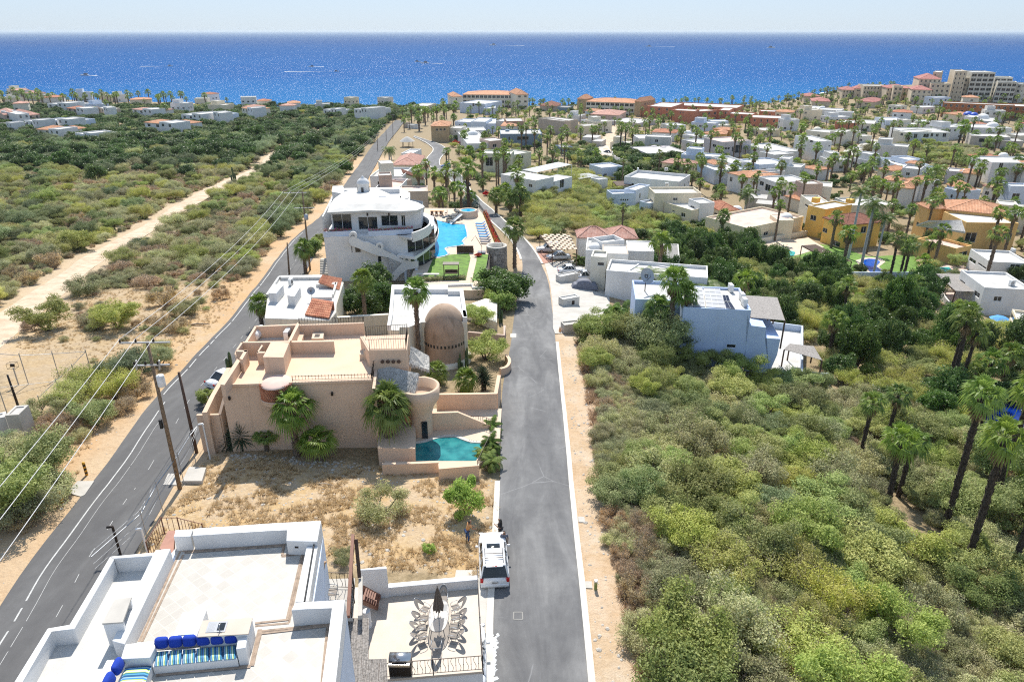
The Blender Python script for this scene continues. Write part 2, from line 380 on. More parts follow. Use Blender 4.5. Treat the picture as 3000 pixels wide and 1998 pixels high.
def sea_mat():
 m, t, b, o = newmat('open_sea_water');p = pos(t)
 n1 = noise_(t, scaled(t, p,(.6,1.0,1)), .05, 8, .78);n2 = noise_(t, p, .004, 3, .5)
 ln = N(t, 'ShaderNodeVectorMath', operation='LENGTH');t.links.new(p, ln.inputs[0])
 mr = N(t, 'ShaderNodeMapRange');mr.inputs[1].default_value = 600;mr.inputs[2].default_value = 9000;t.links.new(ln.outputs['Value'], mr.inputs[0])
 a = ramp(t, mr.outputs[0], [(0,(.015,.135,.33)),(.06,(.008,.088,.27)),(.5,(.006,.058,.20)),(1,(.008,.065,.20))])
 a = mix(t, .35, a, ramp(t, n2, [(.35,(.8,.85,.9)),(.65,(1.1,1.08,1.05))]), 'MULTIPLY')
 df = t.nodes.new('ShaderNodeBsdfDiffuse');gl = t.nodes.new('ShaderNodeBsdfGlossy');mx = t.nodes.new('ShaderNodeMixShader');gl.inputs['Roughness'].default_value = .22;mx.inputs[0].default_value = .03
 t.links.new(a, df.inputs[0]);t.links.new(df.outputs[0], mx.inputs[1]);t.links.new(gl.outputs[0], mx.inputs[2]);t.links.new(mx.outputs[0], o.inputs[0])
 bp = bump(t, b, n1, 1.0, 3.0);t.links.new(bp.outputs[0], gl.inputs['Normal']);return m
SEA = sea_mat()
def leafmat(name, c1, c2, trans=.35, per=.25, rough=.6):
 m, t, b, o = newmat(name);oi = t.nodes.new('ShaderNodeObjectInfo');c = ocoord(t)
 n = noise_(t, c, 1.4, 3, .6);r = ramp(t, n, [(.35, c1),(.65, c2)])
 hs = N(t, 'ShaderNodeHueSaturation');t.links.new(r, hs.inputs['Color'])
 for i,(lo, hi, k) in {'Hue': (.5-.012*per*4, .5+.02*per*4, 1.0), 'Value': (1-per, 1+per, 7.3), 'Saturation': (1-per*.3, 1+per*.4, 3.7)}.items():
  mm = N(t, 'ShaderNodeMath', operation='MULTIPLY');mm.inputs[1].default_value = k;t.links.new(oi.outputs['Random'], mm.inputs[0])
  fr = N(t, 'ShaderNodeMath', operation='FRACT');t.links.new(mm.outputs[0], fr.inputs[0])
  mr = N(t, 'ShaderNodeMapRange');mr.inputs[3].default_value = lo;mr.inputs[4].default_value = hi;t.links.new(fr.outputs[0], mr.inputs[0]);t.links.new(mr.outputs[0], hs.inputs[i])
 t.links.new(hs.outputs[0], b.inputs['Base Color']);b.inputs['Roughness'].default_value = rough;b.inputs['Specular IOR Level'].default_value = .25
 tr = t.nodes.new('ShaderNodeBsdfTranslucent');t.links.new(hs.outputs[0], tr.inputs[0]);mx = t.nodes.new('ShaderNodeMixShader');mx.inputs[0].default_value = trans
 t.links.new(b.outputs[0], mx.inputs[1]);t.links.new(tr.outputs[0], mx.inputs[2]);t.links.new(mx.outputs[0], o.inputs[0]);return m
LEAF_G = leafmat('mesquite_leaves',(.255,.30,.085),(.46,.475,.18), .36, .36)
LEAF_Y = leafmat('yellow_green_leaves',(.36,.39,.09),(.60,.57,.20), .42)
LEAF_O = leafmat('olive_grey_leaves',(.33,.335,.14),(.58,.55,.30), .34, .34)
LEAF_D = leafmat('dark_glossy_leaves',(.06,.115,.025),(.15,.22,.055), .35, .25, .4)
LEAF_B = leafmat('bright_green_leaves',(.25,.33,.06),(.44,.50,.13), .4)
LEAF_BR = leafmat('dry_brown_leaves',(.48,.32,.16),(.70,.54,.34), .5)
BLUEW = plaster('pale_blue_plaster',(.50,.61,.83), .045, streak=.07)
LEAF_K = leafmat('blue_green_leaves',(.20,.25,.105),(.36,.39,.20), .33, .36)
PALMF = leafmat('fan_palm_leaves',(.12,.20,.03),(.30,.38,.09), .45, .2, .4)
PALMC = leafmat('feather_palm_leaves',(.09,.16,.03),(.24,.31,.08), .4, .2, .4)
PALMD = leafmat('dead_palm_leaves',(.17,.12,.065),(.30,.22,.13), .15, .2)
AGAVE = leafmat('grey_green_yucca_leaves',(.05,.08,.04),(.13,.17,.10), .1, .2, .4)
SILVER = leafmat('silver_blue_palm_leaves',(.14,.20,.17),(.28,.34,.30), .2, .1, .5)
BOUG = leafmat('magenta_bracts',(.40,.01,.16),(.60,.03,.30), .3, .1)
REDF = leafmat('red_flowers',(.42,.015,.02),(.60,.04,.03), .3, .1)
ORF = leafmat('orange_flowers',(.55,.10,.02),(.65,.16,.03), .3, .1)
CACT = leafmat('cactus_green',(.05,.08,.035),(.10,.14,.06), 0, .15)
BARK = flat('grey_brown_bark',(.16,.12,.09), .9, 0, .3, 8, .6)
TWIG = flat('pale_dry_twigs',(.36,.30,.23), .9, 0, .3, 8)
PTRUNK = flat('palm_trunk_fibre',(.19,.14,.10), .95, 0, .45, 12, 1.0)
PTRUNKD = flat('dark_palm_trunk',(.075,.055,.042), .95, 0, .45, 12, 1.0)
RTRUNK = flat('smooth_grey_palm_trunk',(.42,.43,.44), .8, 0, .12, 3, .3)
LAWN = plaster('green_lawn',(.13,.25,.025), .25, streak=0, sc=3)
HEDGE = leafmat('clipped_hedge_leaves',(.06,.12,.015),(.13,.22,.035), .2, .1)
STRAW = leafmat('golden_dry_grass',(.66,.48,.24),(.82,.66,.42), .4, .15)
ROCK = flat('pale_rock',(.50,.46,.40), .9, 0, .2, 3, .6)
FOAM = flat('white_foam',(.85,.88,.9), .8)
# ---------------------------------------------------------------- land
def poly_in(x, y, P):
 c = False;n = len(P)
 for i in range(n):
  a, b = P[i], P[i-1]
  if (a[1] > y) != (b[1] > y) and x < (b[0]-a[0])*(y-a[1])/(b[1]-a[1]) + a[0]: c = not c
 return c
def seg_dist(x, y, L):
 best = 1e9
 for a, b in zip(L, L[1:]):
  dx, dy = b[0]-a[0], b[1]-a[1];t = max(0, min(1,((x-a[0])*dx + (y-a[1])*dy)/(dx*dx+dy*dy+1e-9)))
  best = min(best,(x-a[0]-dx*t)**2 + (y-a[1]-dy*t)**2)
 return sqrt(best)
def grow(P, ext):
 """prolong a line at its first point"""
 a, b = P[0], P[1];d = (a-b).normalized();return [a + d*ext] + P
RR_R = grow([gp(('W',x,y)) for x, y in [(1352,1568),(1335,1380),(1320,1240),(1308,1120),(1300,1020),(1290,920),(1282,840),(1275,760),(1268,700),(1262,650),(1250,620),(1235,590),(1215,560)]], 30)
RR_L = grow([gp(('W',x,y)) for x, y in [(1135,1568),(1133,1420),(1141,1300),(1147,1180),(1150,1100),(1151,1000),(1153,900),(1165,840),(1175,790),(1180,740),(1186,700),(1196,650),(1203,610),(1195,580),(1175,548)]], 30)
RR_R += [gp(('M',x,y)) for x, y in [(1230,1340),(1100,1230),(1050,1190),(930,1080),(850,930),(760,870),(640,850),(620,800),(650,740),(700,690),(680,650),(600,610),(500,580),(380,540)]]
RR_L += [gp(('M',x,y)) for x, y in [(1060,1300),(960,1150),(860,1060),(700,950),(600,890),(520,820),(500,770),(560,710),(580,670),(540,630),(470,590),(380,550)]]
LR_L = grow([gp(q) for q in [('F',0,1777),('A',185,700),('A',420,400),('A',600,170),('C',720,1330),('C',960,1000),('C',1180,700),('C',1370,510),('C',1590,270),('C',1840,0),('G',350,650),('G',430,560),('G',640,400),('G',800,180),('G',880,60),('M',0,590),('M',100,490),('M',170,410),('M',200,385)]], 40)
def offset(L, d):
 out = []
 for i, p in enumerate(L):
  a, b = L[max(i-1,0)], L[min(i+1,len(L)-1)];t = (b-a);t.z = 0;t.normalize();out.append(Vector((p.x + t.y*d, p.y - t.x*d, 0)))
 return out
ROADW = 6.6
LR_R = offset(LR_L, ROADW);LR_C = offset(LR_L, ROADW/2)
def resample(L, step):
 out = [Vector((L[0].x, L[0].y, 0))];acc = 0
 for a, b in zip(L, L[1:]):
  a = Vector((a.x,a.y,0));b = Vector((b.x,b.y,0));n = max(1, int((b-a).length/step))
  out += [a.lerp(b,(i+1)/n) for i in range(n)]
 return out
def smooth_line(L, it=2):
 L = [Vector((p.x,p.y,0)) for p in L]
 for _ in range(it):
  M = [L[0]]
  for a, b in zip(L, L[1:]): M += [a.lerp(b,.25), a.lerp(b,.75)]
  L = M + [L[-1]]
 return L
def arclen(L, n):
 seg = [(b-a).length for a, b in zip(L, L[1:])];tot = sum(seg);out = []
 i = 0;acc = 0
 for k in range(n):
  s = tot*k/(n-1)
  while i < len(seg)-1 and acc + seg[i] < s: acc += seg[i];i += 1
  out.append(L[i].lerp(L[i+1], min(1,(s-acc)/max(seg[i],1e-9))))
 return out
def sheet(name, La, Lb, mat, h, n=160, m=6, kind='structure'):
 """a strip of surface between two lines, laid on the land"""
 A = arclen(La, n);B = arclen(Lb, n);mb = MB();vs = []
 for a, b in zip(A, B):
  for j in range(m+1):
   p = a.lerp(b, j/m);vs.append((p.x, p.y, G(p.x, p.y) + h + rise(p)))
 mb.add(vs, [(i*(m+1)+j, i*(m+1)+j+1,(i+1)*(m+1)+j+1,(i+1)*(m+1)+j) for i in range(n-1) for j in range(m)])
 o = mb.build(name, mat);
 if kind: tag(o, kind=kind)
 return o
def rise(p): return min(.32, .0016*max(0, p.y-125) + .003*max(0, abs(p.x)-70))
def ribbon(mb, L, wd, h, z0=None, off=0):
 L = resample(L, 1.5)
 for a, b in zip(L, L[1:]):
  t = (b-a).normalized();nrm = Vector((t.y,-t.x,0));a2 = a+nrm*off;b2 = b+nrm*off
  vs = [a2-nrm*wd/2, a2+nrm*wd/2, b2+nrm*wd/2, b2-nrm*wd/2]
  vs = [(v.x, v.y, G(v.x,v.y)+h+rise(v)) for v in vs];mb.quad(*vs)
  if z0 is not None:
   lo = [(v[0],v[1],v[2]-h+z0) for v in vs]
   mb.quad(vs[0], vs[3], lo[3], lo[0]);mb.quad(vs[2], vs[1], lo[1], lo[2])
sRR_R, sRR_L, sLR_L = smooth_line(RR_R), smooth_line(RR_L), smooth_line(LR_L);sLR_R = offset(sLR_L, ROADW)
# dirt track
TRK_L = [gp(q) for q in [('L',-500,1640),('L',0,1280),('L',250,1120),('L',560,930),('L',740,790),('L',1000,660),('L',1240,540),('L',1400,440),('L',1570,330),('L',1840,190),('L',2150,70),('L',2250,20),('Q',1520,790),('Q',1600,745),('Q',1700,700),('Q',1790,650),('Q',1860,625)]]
TRK_R = [gp(q) for q in [('L',-300,1900),('L',100,1500),('L',400,1250),('L',640,1040),('L',860,850),('L',1080,740),('L',1250,630),('L',1440,500),('L',1640,380),('L',1900,250),('L',2190,100),('L',2310,30),('Q',1560,800),('Q',1650,755),('Q',1740,715),('Q',1800,675),('Q',1870,630)]]
sTL, sTR = smooth_line(TRK_L), smooth_line(TRK_R);TRK_C = [(a+b)/2 for a, b in zip(TRK_L, TRK_R)]
LOT = [(-50,44),(-14,37),(-6.5,37),(-6.8,60),(-12,57),(-28,56),(-38,62)]      # bare lot between the two roads
SHOULD = None
def axis(lo, hi, fine_lo, fine_hi, f, mid, coarse):
 out = [];x = lo
 while x < hi:
  out.append(x)
  d = 0 if fine_lo <= x <= fine_hi else (fine_lo-x if x < fine_lo else x-fine_hi)
  x += f if d <= 0 else (mid if d < 120 else coarse)
 return out + [hi]
XS = axis(-2600, 3000, -75, 60, 1.0, 4, 40);YS = axis(-12, 1800, 8, 135, 1.0, 4, 14)
LOTP = [(gp(q).x, gp(q).y) for q in [('W',420,1130),('W',480,1050),('W',880,1075),('W',1140,1100),('W',1150,1330),('W',760,1300),('W',330,1260)]]
ORAN = [(gp(q).x, gp(q).y) for q in [('W',0,700),('W',330,660),('W',640,640),('W',480,860),('W',280,960),('W',0,1000)]]
def build_land():
 nx, ny = len(XS), len(YS);vs = [];col = []
 rrm = [((a.x+b.x)/2,(a.y+b.y)/2) for a, b in zip(RR_R, arclen([Vector((p.x,p.y,0)) for p in RR_L], len(RR_R)))]
 for y in YS:
  for x in XS:
   z = G(x, y);lot = poly_in(x, y, LOTP)
   if -75 < x < 60 and y < 140:
    z += 0.0
   dr = seg_dist(x, y, RR_R) if 0 < y < 140 and abs(x) < 60 else 50
   dl = seg_dist(x, y, LR_C) if abs(x) < 160 and y < 300 else 50
   dt = seg_dist(x, y, TRK_C) if x < 0 and y < 400 else 50
   g = s = o = 0.0
   if lot: g = 1
   else:
    right = x > -1 and dr > 3.5 + 1.0*sin(y*.31)
    left = dl > ROADW/2 + 3.5 + 1.5*sin(y*.21)
    s = (sst(3.0, 6.0, dr) if x > 0 else 1)*sst(ROADW/2+2, ROADW/2+9, dl)*sst(4, 8, dt)
    g = .5
    if poly_in(x, y, ORAN): g = .9;s *= .35
    if x > 0 and dr < 4.5: g = .05;o = .35
    if dl < ROADW/2+6 and x < LR_C[3].x + 400: o = .7*(1-s)
   if y > shore_y(x) - 18: s = 0;g = 0
   vs.append((x, y, z));col.append((g, s, o, 1))
 mb = MB();mb.add(vs, [(j*nx+i, j*nx+i+1,(j+1)*nx+i+1,(j+1)*nx+i) for j in range(ny-1) for i in range(nx-1)], 0, True)
 o = mb.build('ground', GROUND);at = o.data.color_attributes.new('zone','FLOAT_COLOR','POINT')
 at.data.foreach_set('color', [c for k in col for c in k]);tag(o, kind='structure')
build_land()
mb = MB();vs = [];ys = [300, 500, 700, 1000, 1500, 2500, 5000, 10000, 20000, 60000]
for y in ys:
 for i in range(9): vs.append(((-1+i/4)*max(2500, y*1.6), y, 0))
mb.add(vs, [(j*9+i, j*9+i+1,(j+1)*9+i+1,(j+1)*9+i) for j in range(len(ys)-1) for i in range(8)]);tag(mb.build('sea', SEA), kind='structure')
mb = MB();L = resample([Vector((a.x, a.y-3, 0)) for a in SHORE], 9)                 # surf along the beach
for k,(a, b) in enumerate(zip(L, L[1:])):
 if not -700 < a.x < 900: continue
 w1 = 4+4*sin(k*1.7)+2*sin(k*.6);w2 = 4+4*sin((k+1)*1.7)+2*sin((k+1)*.6);mb.quad((a.x,a.y-2,.35),(b.x,b.y-2,.35),(b.x,b.y+w2,.06),(a.x,a.y+w1,.06))
tag(mb.build('surf', FOAM), kind='structure')
sheet('street', sRR_L, sRR_R, ASPH, .035, 260, 8)
sheet('road', sLR_L, sLR_R, ASPHD, .035, 260, 8)
sheet('dirt_track', sTL, sTR, DIRT, .03, 160, 6)
mb = MB();i0 = len(sRR_R)
cut = [p for p in sRR_R if p.y < 79.5];ribbon(mb, cut, .38, .14, -.3, .19);tag(mb.build('kerb', KERB), kind='structure')
def cutline(L, lo, hi): return [p for p in L if lo <= p.y <= hi]
mb = MB();ribbon(mb, cutline(sRR_L, -20, 47), .42, .12, -.3, -.21);tag(mb.build('kerb', KERB), kind='structure')
mb = MB();ribbon(mb, cutline(sRR_R, 118, 400), .4, .12, -.3, .2);ribbon(mb, cutline(sRR_L, 122, 400), .4, .12, -.3, -.2);tag(mb.build('kerb', KERB), kind='structure')
# pavement on the left of the street by the parked car, and at the foot of the plots
def gpoly(name, pts, mat, h=.05, drop=.5, z=None, kind='structure', zs=None):
 P = [gp(p) if z is None else at_z(p, z) for p in pts];mb = MB()
 if z is None:
  zz = [G(p.x,p.y)+h for p in P]
 else: zz = [z]*len(P)
 mb.prism(P, [q-drop for q in zz], zz);o = mb.build(name, mat)
 if kind: tag(o, kind=kind)
 return o
sheet('pavement', offset(cutline(sRR_L, 8, 36.5), -.43), offset(cutline(sRR_L, 8, 36.5), -2.6), CONC, .05, 40, 2)
# painted lines of the main road
mb = MB();ribbon(mb, cutline(offset(sLR_L, 1.35), 0, 62), .10, .042);ribbon(mb, cutline(offset(sLR_L, .55), 63, 150), .12, .042);tag(mb.build('edge_line', PAINTW), kind='structure')
mb = MB();c = resample(cutline(offset(sLR_L, 3.7), 5, 170), 1.0)
for i in range(0, len(c)-1, 3): ribbon(mb, c[i:i+2], .04, .043)
tag(mb.build('lane_line', PAINTW), kind='structure')
mb = MB();ribbon(mb, cutline(offset(sLR_L, 2.05), 0, 58), .03, .044);tag(mb.build('lane_line', PAINTW), kind='structure')
# right-hand roads seen further off
def road_px(name, left, right, mat=CONC, h=.05, n=60):
 a = smooth_line([gp(q) for q in left]);b = smooth_line([gp(q) for q in right]);return sheet(name, a, b, mat, h, n, 4)
road_px('road', [('N',480,380),('N',100,480),('N',-10,740),('N',60,800),('N',170,900),('N',430,960),('N',640,1010)], [('N',430,400),('N',280,600),('N',150,700),('N',140,790),('N',230,850),('N',460,920),('N',660,960)], DIRT)
road_px('road', [('M',1780,690),('M',2000,700),('M',2250,720),('M',2355,760),('N',170,940),('N',430,1000)], [('M',1780,670),('M',2050,670),('M',2200,660),('M',2290,620),('N',150,780),('N',430,920)], CONC, .09)
road_px('road', [('O',620,770),('O',560,860),('O',380,900),('O',480,980),('O',640,1000)], [('O',780,800),('O',780,850),('O',620,880),('O',600,910),('O',640,960)], CONC)
# ---------------------------------------------------------------- building kit
LAND = []                                              # (x, y, short name) of things that other labels may refer to
def inset(poly, d):
 n = len(poly);out = []
 area = sum(poly[i-1][0]*poly[i][1]-poly[i][0]*poly[i-1][1] for i in range(n));sg = 1 if area > 0 else -1
 for i in range(n):
  a, b, c = Vector(poly[i-1][:2]), Vector(poly[i][:2]), Vector(poly[(i+1)%n][:2])
  d1, d2 = (b-a).normalized(),(c-b).normalized();n1 = Vector((-d1.y,d1.x))*sg;n2 = Vector((-d2.y,d2.x))*sg
  m = (n1+n2);m = m/max(.3, m.length_squared/2) if m.length > 1e-6 else n1
  out.append((b.x+m.x*d, b.y+m.y*d))
 return out
def wall_face(mb, a, b, z0, z1, ops, depth=.14, mi=0):
 """one wall with real openings;ops = (s0, s1, zlow, zhigh) in metres along a->b"""
 a, b = Vector((a[0],a[1],0)), Vector((b[0],b[1],0));L = (b-a).length
 if L < .05: return []
 t = (b-a)/L;nrm = Vector((t.y,-t.x,0));good = []
 for (s0,s1,q0,q1) in ops:
  s0, s1 = max(.08,min(s0,s1)), min(L-.08,max(s0,s1));q0, q1 = max(z0+.02,min(q0,q1)), min(z1-.05,max(q0,q1))
  if s1-s0 > .1 and q1-q0 > .1 and not any(s0 < g[1] and s1 > g[0] and q0 < g[3] and q1 > g[2] for g in good): good.append((s0,s1,q0,q1))
 ss = sorted(set([0,L]+[v for g in good for v in g[:2]]));zs = sorted(set([z0,z1]+[v for g in good for v in g[2:]]))
 P = lambda s, z, d=0: a + t*s - nrm*d + Vector((0,0,z))
 for i in range(len(ss)-1):
  for j in range(len(zs)-1):
   cs, cz = (ss[i]+ss[i+1])/2,(zs[j]+zs[j+1])/2
   if any(g[0] < cs < g[1] and g[2] < cz < g[3] for g in good): continue
   mb.quad(P(ss[i],zs[j]), P(ss[i+1],zs[j]), P(ss[i+1],zs[j+1]), P(ss[i],zs[j+1]), mi)
 for (s0,s1,q0,q1) in good:
  mb.quad(P(s0,q0),P(s1,q0),P(s1,q0,depth),P(s0,q0,depth),mi);mb.quad(P(s1,q1),P(s0,q1),P(s0,q1,depth),P(s1,q1,depth),mi)
  mb.quad(P(s0,q1),P(s0,q0),P(s0,q0,depth),P(s0,q1,depth),mi);mb.quad(P(s1,q0),P(s1,q1),P(s1,q1,depth),P(s1,q0,depth),mi)
 return [(a, t, nrm, g) for g in good]
def fill_window(root, a, t, nrm, g, depth=.14, frame=METAL_W, glass=GLASS, name='window', bars=None):
 s0,s1,q0,q1 = g;P = lambda s, z, d: a + t*s - nrm*d + Vector((0,0,z));fw = .06
 mb = MB();rz = atan2(t.y, t.x);d = depth-.03;W = s1-s0;H = q1-q0
 for zc in (q0+fw/2, q1-fw/2): mb.box(P((s0+s1)/2, zc, d),(W,.06,fw), rz)
 n = bars if bars is not None else (1 if W > 1.1 else 0)
 for k in range(n+2):
  s = s0+fw/2 + (W-fw)*k/(n+1);mb.box(P(s,(q0+q1)/2, d),(fw,.06,H-2*fw), rz)
 o = mb.build(name, frame, root)
 pn = MB();pn.box(P((s0+s1)/2,(q0+q1)/2,depth+.012),(W,.02,H), rz);pn.build('pane', glass, o)
 return o
class House:
 def __init__(s, name, label, cat='house', base=None, group=None, short=None):
  s.name = name;s.label = label;s.cat = cat;s.group = group;s.root = None;s.base = base;s.short = short
 def ensure(s, p, z=None):
  if s.root is None:
   s.root = empty(s.name,(p[0], p[1], G(p[0],p[1]) if z is None else z), 0, s.label, s.cat, s.group)
   if s.short: LAND.append((p[0], p[1], s.short))
  return s.root
 def block(s, poly, ztop, wall=WHITE, deck=ROOFW, par=.45, t=.22, z0=None, wins={}, wname='wall', dname='roof', frame=METAL_W, glass=GLASS, cap=None):
  """poly: plan corners (counter-clockwise from above starting front-left), ztop: top of the parapet"""
  P = [Vector((p[0],p[1],0)) for p in poly]
  ar = sum(P[i-1].x*P[i].y-P[i].x*P[i-1].y for i in range(len(P)))
  if ar < 0: raise ValueError('clockwise '+s.label)
  root = s.ensure(sum(P, Vector())/len(P));s.last = P;s.ztop = ztop
  if z0 is None: z0 = min(G(p.x,p.y) for p in P) - .6
  mb = MB();n = len(P);op = []
  for i in range(n):
   ops = wins.get(i, []);op += wall_face(mb, P[i], P[(i+1)%n], z0, ztop, ops)
  if par > 0:
   Q = inset(P, t);vo = [(p.x,p.y,ztop) for p in P];vi = [(q[0],q[1],ztop) for q in Q];vl = [(q[0],q[1],ztop-par) for q in Q]
   mb.add(vo+vi, [(i,(i+1)%n,n+(i+1)%n,n+i) for i in range(n)], 1 if cap else 0)
   mb.add(vi+vl, [(i,(i+1)%n,n+(i+1)%n,n+i) for i in range(n)])
   mb.build(wname, [wall, cap or wall], root)
   dk = MB();Q2 = inset(P, t*.6);dk.add([(q[0],q[1],ztop-par) for q in Q2], [tuple(range(n))]);dk.build(dname, deck, root)
  else:
   mb.build(wname, wall, root)
   dk = MB();Q2 = inset(P, -.12);dk.prism(Q2, ztop, ztop+.10, 0, True, True);dk.build(dname, deck, root)
  for (a,t_,nr,g) in op: fill_window(root, a, t_, nr, g, frame=frame, glass=glass)
  return s
def topface(A, B, C, h=None, z=None, ref=None):
 """plan rectangle from three roof pixels: front-left, front-right, any back point;height h above the land under A"""
 if z is None:
  r = gp(A, h);z = r.z if ref is None else ref
 a, b, c = at_z(A, z),at_z(B, z),at_z(C, z);t = (b-a).normalized();n = Vector((-t.y,t.x,0));d = (c-a).dot(n)
 if d < 0: n = -n;d = -d
 if d < .5: print('THIN', A, B, C, d)
 return [a, b, b+n*d, a+n*d], z
def wpx(poly, i, z0z1, rects):
 """openings of wall i given as pixel rectangles"""
 a, b = poly[i], poly[(i+1)%len(poly)];a = Vector((a.x,a.y,0));b = Vector((b.x,b.y,0));t = (b-a).normalized();nr = Vector((t.y,-t.x,0));out = []
 for r in rects:
  fr = r[0];sz = []
  for (x, y) in ((r[1],r[2]),(r[3],r[4])):
   d = ray((fr,x,y));k = (a-Vector((0,0,0))).dot(nr)/d.dot(nr) if abs(d.dot(nr)) > 1e-6 else 1
   q = d*k;sz.append(((Vector((q.x,q.y,0))-a).dot(t), CAMH+q.z))
  out.append((sz[0][0], sz[1][0], sz[1][1], sz[0][1]))
 return out
def box_house(H, A, B, C, h=None, z=None, wins={}, auto=None, **kw):
 """block from pixels. wins: {wall index: [pixel rectangles]}, auto: {wall index: (count, sill, width, height)}"""
 poly, zt = topface(A, B, C, h, z);w = {}
 for i, rr in wins.items(): w[i] = wpx(poly, i, None, rr)
 for i,(cnt, sill, ww, hh) in (auto or {}).items():
  L = (poly[(i+1)%4]-poly[i]).length;zz = zt - kw.get('par', .45)
  w.setdefault(i, [])
  for k in range(cnt):
   c = L*(k+.5)/cnt;w[i].append((c-ww/2, c+ww/2, zz-3.0+sill, zz-3.0+sill+hh))
 H.block(poly, zt, wins=w, **kw);return poly, zt
def hip_roof(root, poly, z, rise, mat=TILE, over=.35, name='tile_roof', ridge=.5, pitch_sp=.30, gable=False):
 """hipped or pyramid roof of barrel tiles over a four-cornered plan"""
 P = [Vector((p[0],p[1],0)) for p in inset(poly, -over)];L1 = (P[1]-P[0]).length;L2 = (P[2]-P[1]).length
 if L1 < L2: P = P[1:]+P[:1];L1, L2 = L2, L1
 m0, m1 = (P[3]+P[0])/2,(P[1]+P[2])/2;ax = (m1-m0);k = 0.0 if gable else min(.5, L2/2/L1)
 if gable: k = 0.001
 r0, r1 = m0+ax*k, m0+ax*(1-k);z1 = z+rise;mb = MB()
 def slope(a, b, c, d):                              # a-b eave, d-c ridge
  n = max(2, int((b-a).length/pitch_sp));Lr = ((d-a)+(c-b)).length/2
  e = (b-a).normalized();
  for i in range(n):
   for (u0, u1, h0, h1) in ((0,.25,0,.055),(.25,.5,.055,.075),(.5,.75,.075,.055),(.75,1,.055,0)):
    f0, f1 = (i+u0)/n,(i+u1)/n
    p0, p1 = a.lerp(b,f0), a.lerp(b,f1);L = (b-a).length;s0 = f0*L;s1 = f1*L
    # straight up the slope until the hip is met
    def up(s, p):
     da = (d-a).dot(e);cb = (b-c).dot(e);
     if da > .01 and s < da: return a.lerp(d, s/da)
     if cb > .01 and s > L-cb: return b.lerp(c,(L-s)/cb)
     return d.lerp(c,(s-da)/max(.01, L-da-cb))
    q0, q1 = up(s0,p0), up(s1,p1)
    up0 = Vector((0,0,h0));up1 = Vector((0,0,h1));mb.add([p0+up0,p1+up1,q1+up1,q0+up0], [(0,1,2,3)], 0, True)
  mb.quad(a-Vector((0,0,.12)), b-Vector((0,0,.12)), b+Vector((0,0,.02)), a+Vector((0,0,.02)))
 V = lambda p, zz: Vector((p.x,p.y,zz))
 slope(V(P[0],z),V(P[1],z),V(r1,z1),V(r0,z1));slope(V(P[2],z),V(P[3],z),V(r0,z1),V(r1,z1))
 slope(V(P[1],z),V(P[2],z),V(r1,z1),V(r1,z1));slope(V(P[3],z),V(P[0],z),V(r0,z1),V(r0,z1))
 for a, b in ((P[0],r0),(P[3],r0),(P[1],r1),(P[2],r1)): mb.bar(V(a,z+.05), V(b,z1+.06), .09, 6)
 mb.bar(V(r0,z1+.06), V(r1,z1+.06), .09, 6)
 mb.add([V(p,z-.12) for p in P], [(3,2,1,0)]);return mb.build(name, mat, root)
def shed_tiles(root, a, b, c, d, mat=TILE, name='tile_roof', sp=.28, th=.12):
 """single sloping roof of barrel tiles;a-b low edge, d-c high edge (world points)"""
 mb = MB();n = max(2, int((b-a).length/sp));m = max(2, int((d-a).length/.45))
 for i in range(n):
  for (u0,u1,h0,h1) in ((0,.25,0,.06),(.25,.5,.06,.08),(.5,.75,.08,.06),(.75,1,.06,0)):
   for j in range(m):
    f0,f1 = (i+u0)/n,(i+u1)/n;g0,g1 = j/m,(j+1)/m;st = .035
    q = lambda f,g,h: (a.lerp(b,f)).lerp(d.lerp(c,f), g) + Vector((0,0,h))
    mb.add([q(f0,g0,h0+st),q(f1,g0,h1+st),q(f1,g1,h1),q(f0,g1,h0)], [(0,1,2,3)], 0, True)
    if h0 or h1: mb.quad(q(f0,g0,h0-.03),q(f1,g0,h1-.03),q(f1,g0,h1+st),q(f0,g0,h0+st))
 dn = Vector((0,0,-th));mb.add([a+dn,b+dn,c+dn,d+dn,a,b,c,d], [(3,2,1,0),(0,1,5,4),(1,2,6,5),(2,3,7,6),(3,0,4,7)]);return mb.build(name, mat, root)
# ---- small roof things, built once and copied
PROTO = {}
def place(key, maker, loc, rz=0, sc=1.0, label=None, group=None):
 if key not in PROTO:
  o = maker();PROTO[key] = o;c = o
 else: c = copy_tree(PROTO[key])
 c.location = loc;c.rotation_euler = (0,0,rz);c.scale = (sc,sc,sc) if not hasattr(sc,'__len__') else sc
 if label: c['label'] = label
 if group: c['group'] = group
 return c
def mk_ac():
 r = empty('air_conditioner',(0,0,0), 0, 'x','air conditioner','air conditioning units on the roofs')
 b = MB();b.bbox((0,0,.45),(.95,.38,.8),0,0,.03);b.build('casing', METAL_W, r)
 g = MB()
 for k in range(5):
  rr = .07+.06*k;pts = [(rr*cos(t*pi/8)-.12, -.20, .45+rr*sin(t*pi/8)) for t in range(17)];g.tube(pts, .008, 4)
 g.build('fan_grille', METAL_D, r)
 f = MB();f.box((-.35,0,.03),(.06,.4,.06));f.box((.35,0,.03),(.06,.4,.06));f.build('foot', METAL_G, r);return r
def mk_tank():
 r = empty('water_tank',(0,0,0), 0, 'x','water tank','water tanks on the roofs')
 b = MB();b.lathe((0,0,0), [(.01,0),(.5,0),(.52,.1),(.5,.25),(.52,.4),(.5,.6),(.52,.8),(.48,.95),(.2,1.1),(.18,1.16),(.01,1.17)], 20);b.build('tank_body', flat('tank_plastic',(.35,.36,.36),.5), r)
 l = MB();l.lathe((0,0,1.17), [(.01,.05),(.17,.04),(.18,0)], 14);l.build('tank_lid', BLACK, r);return r
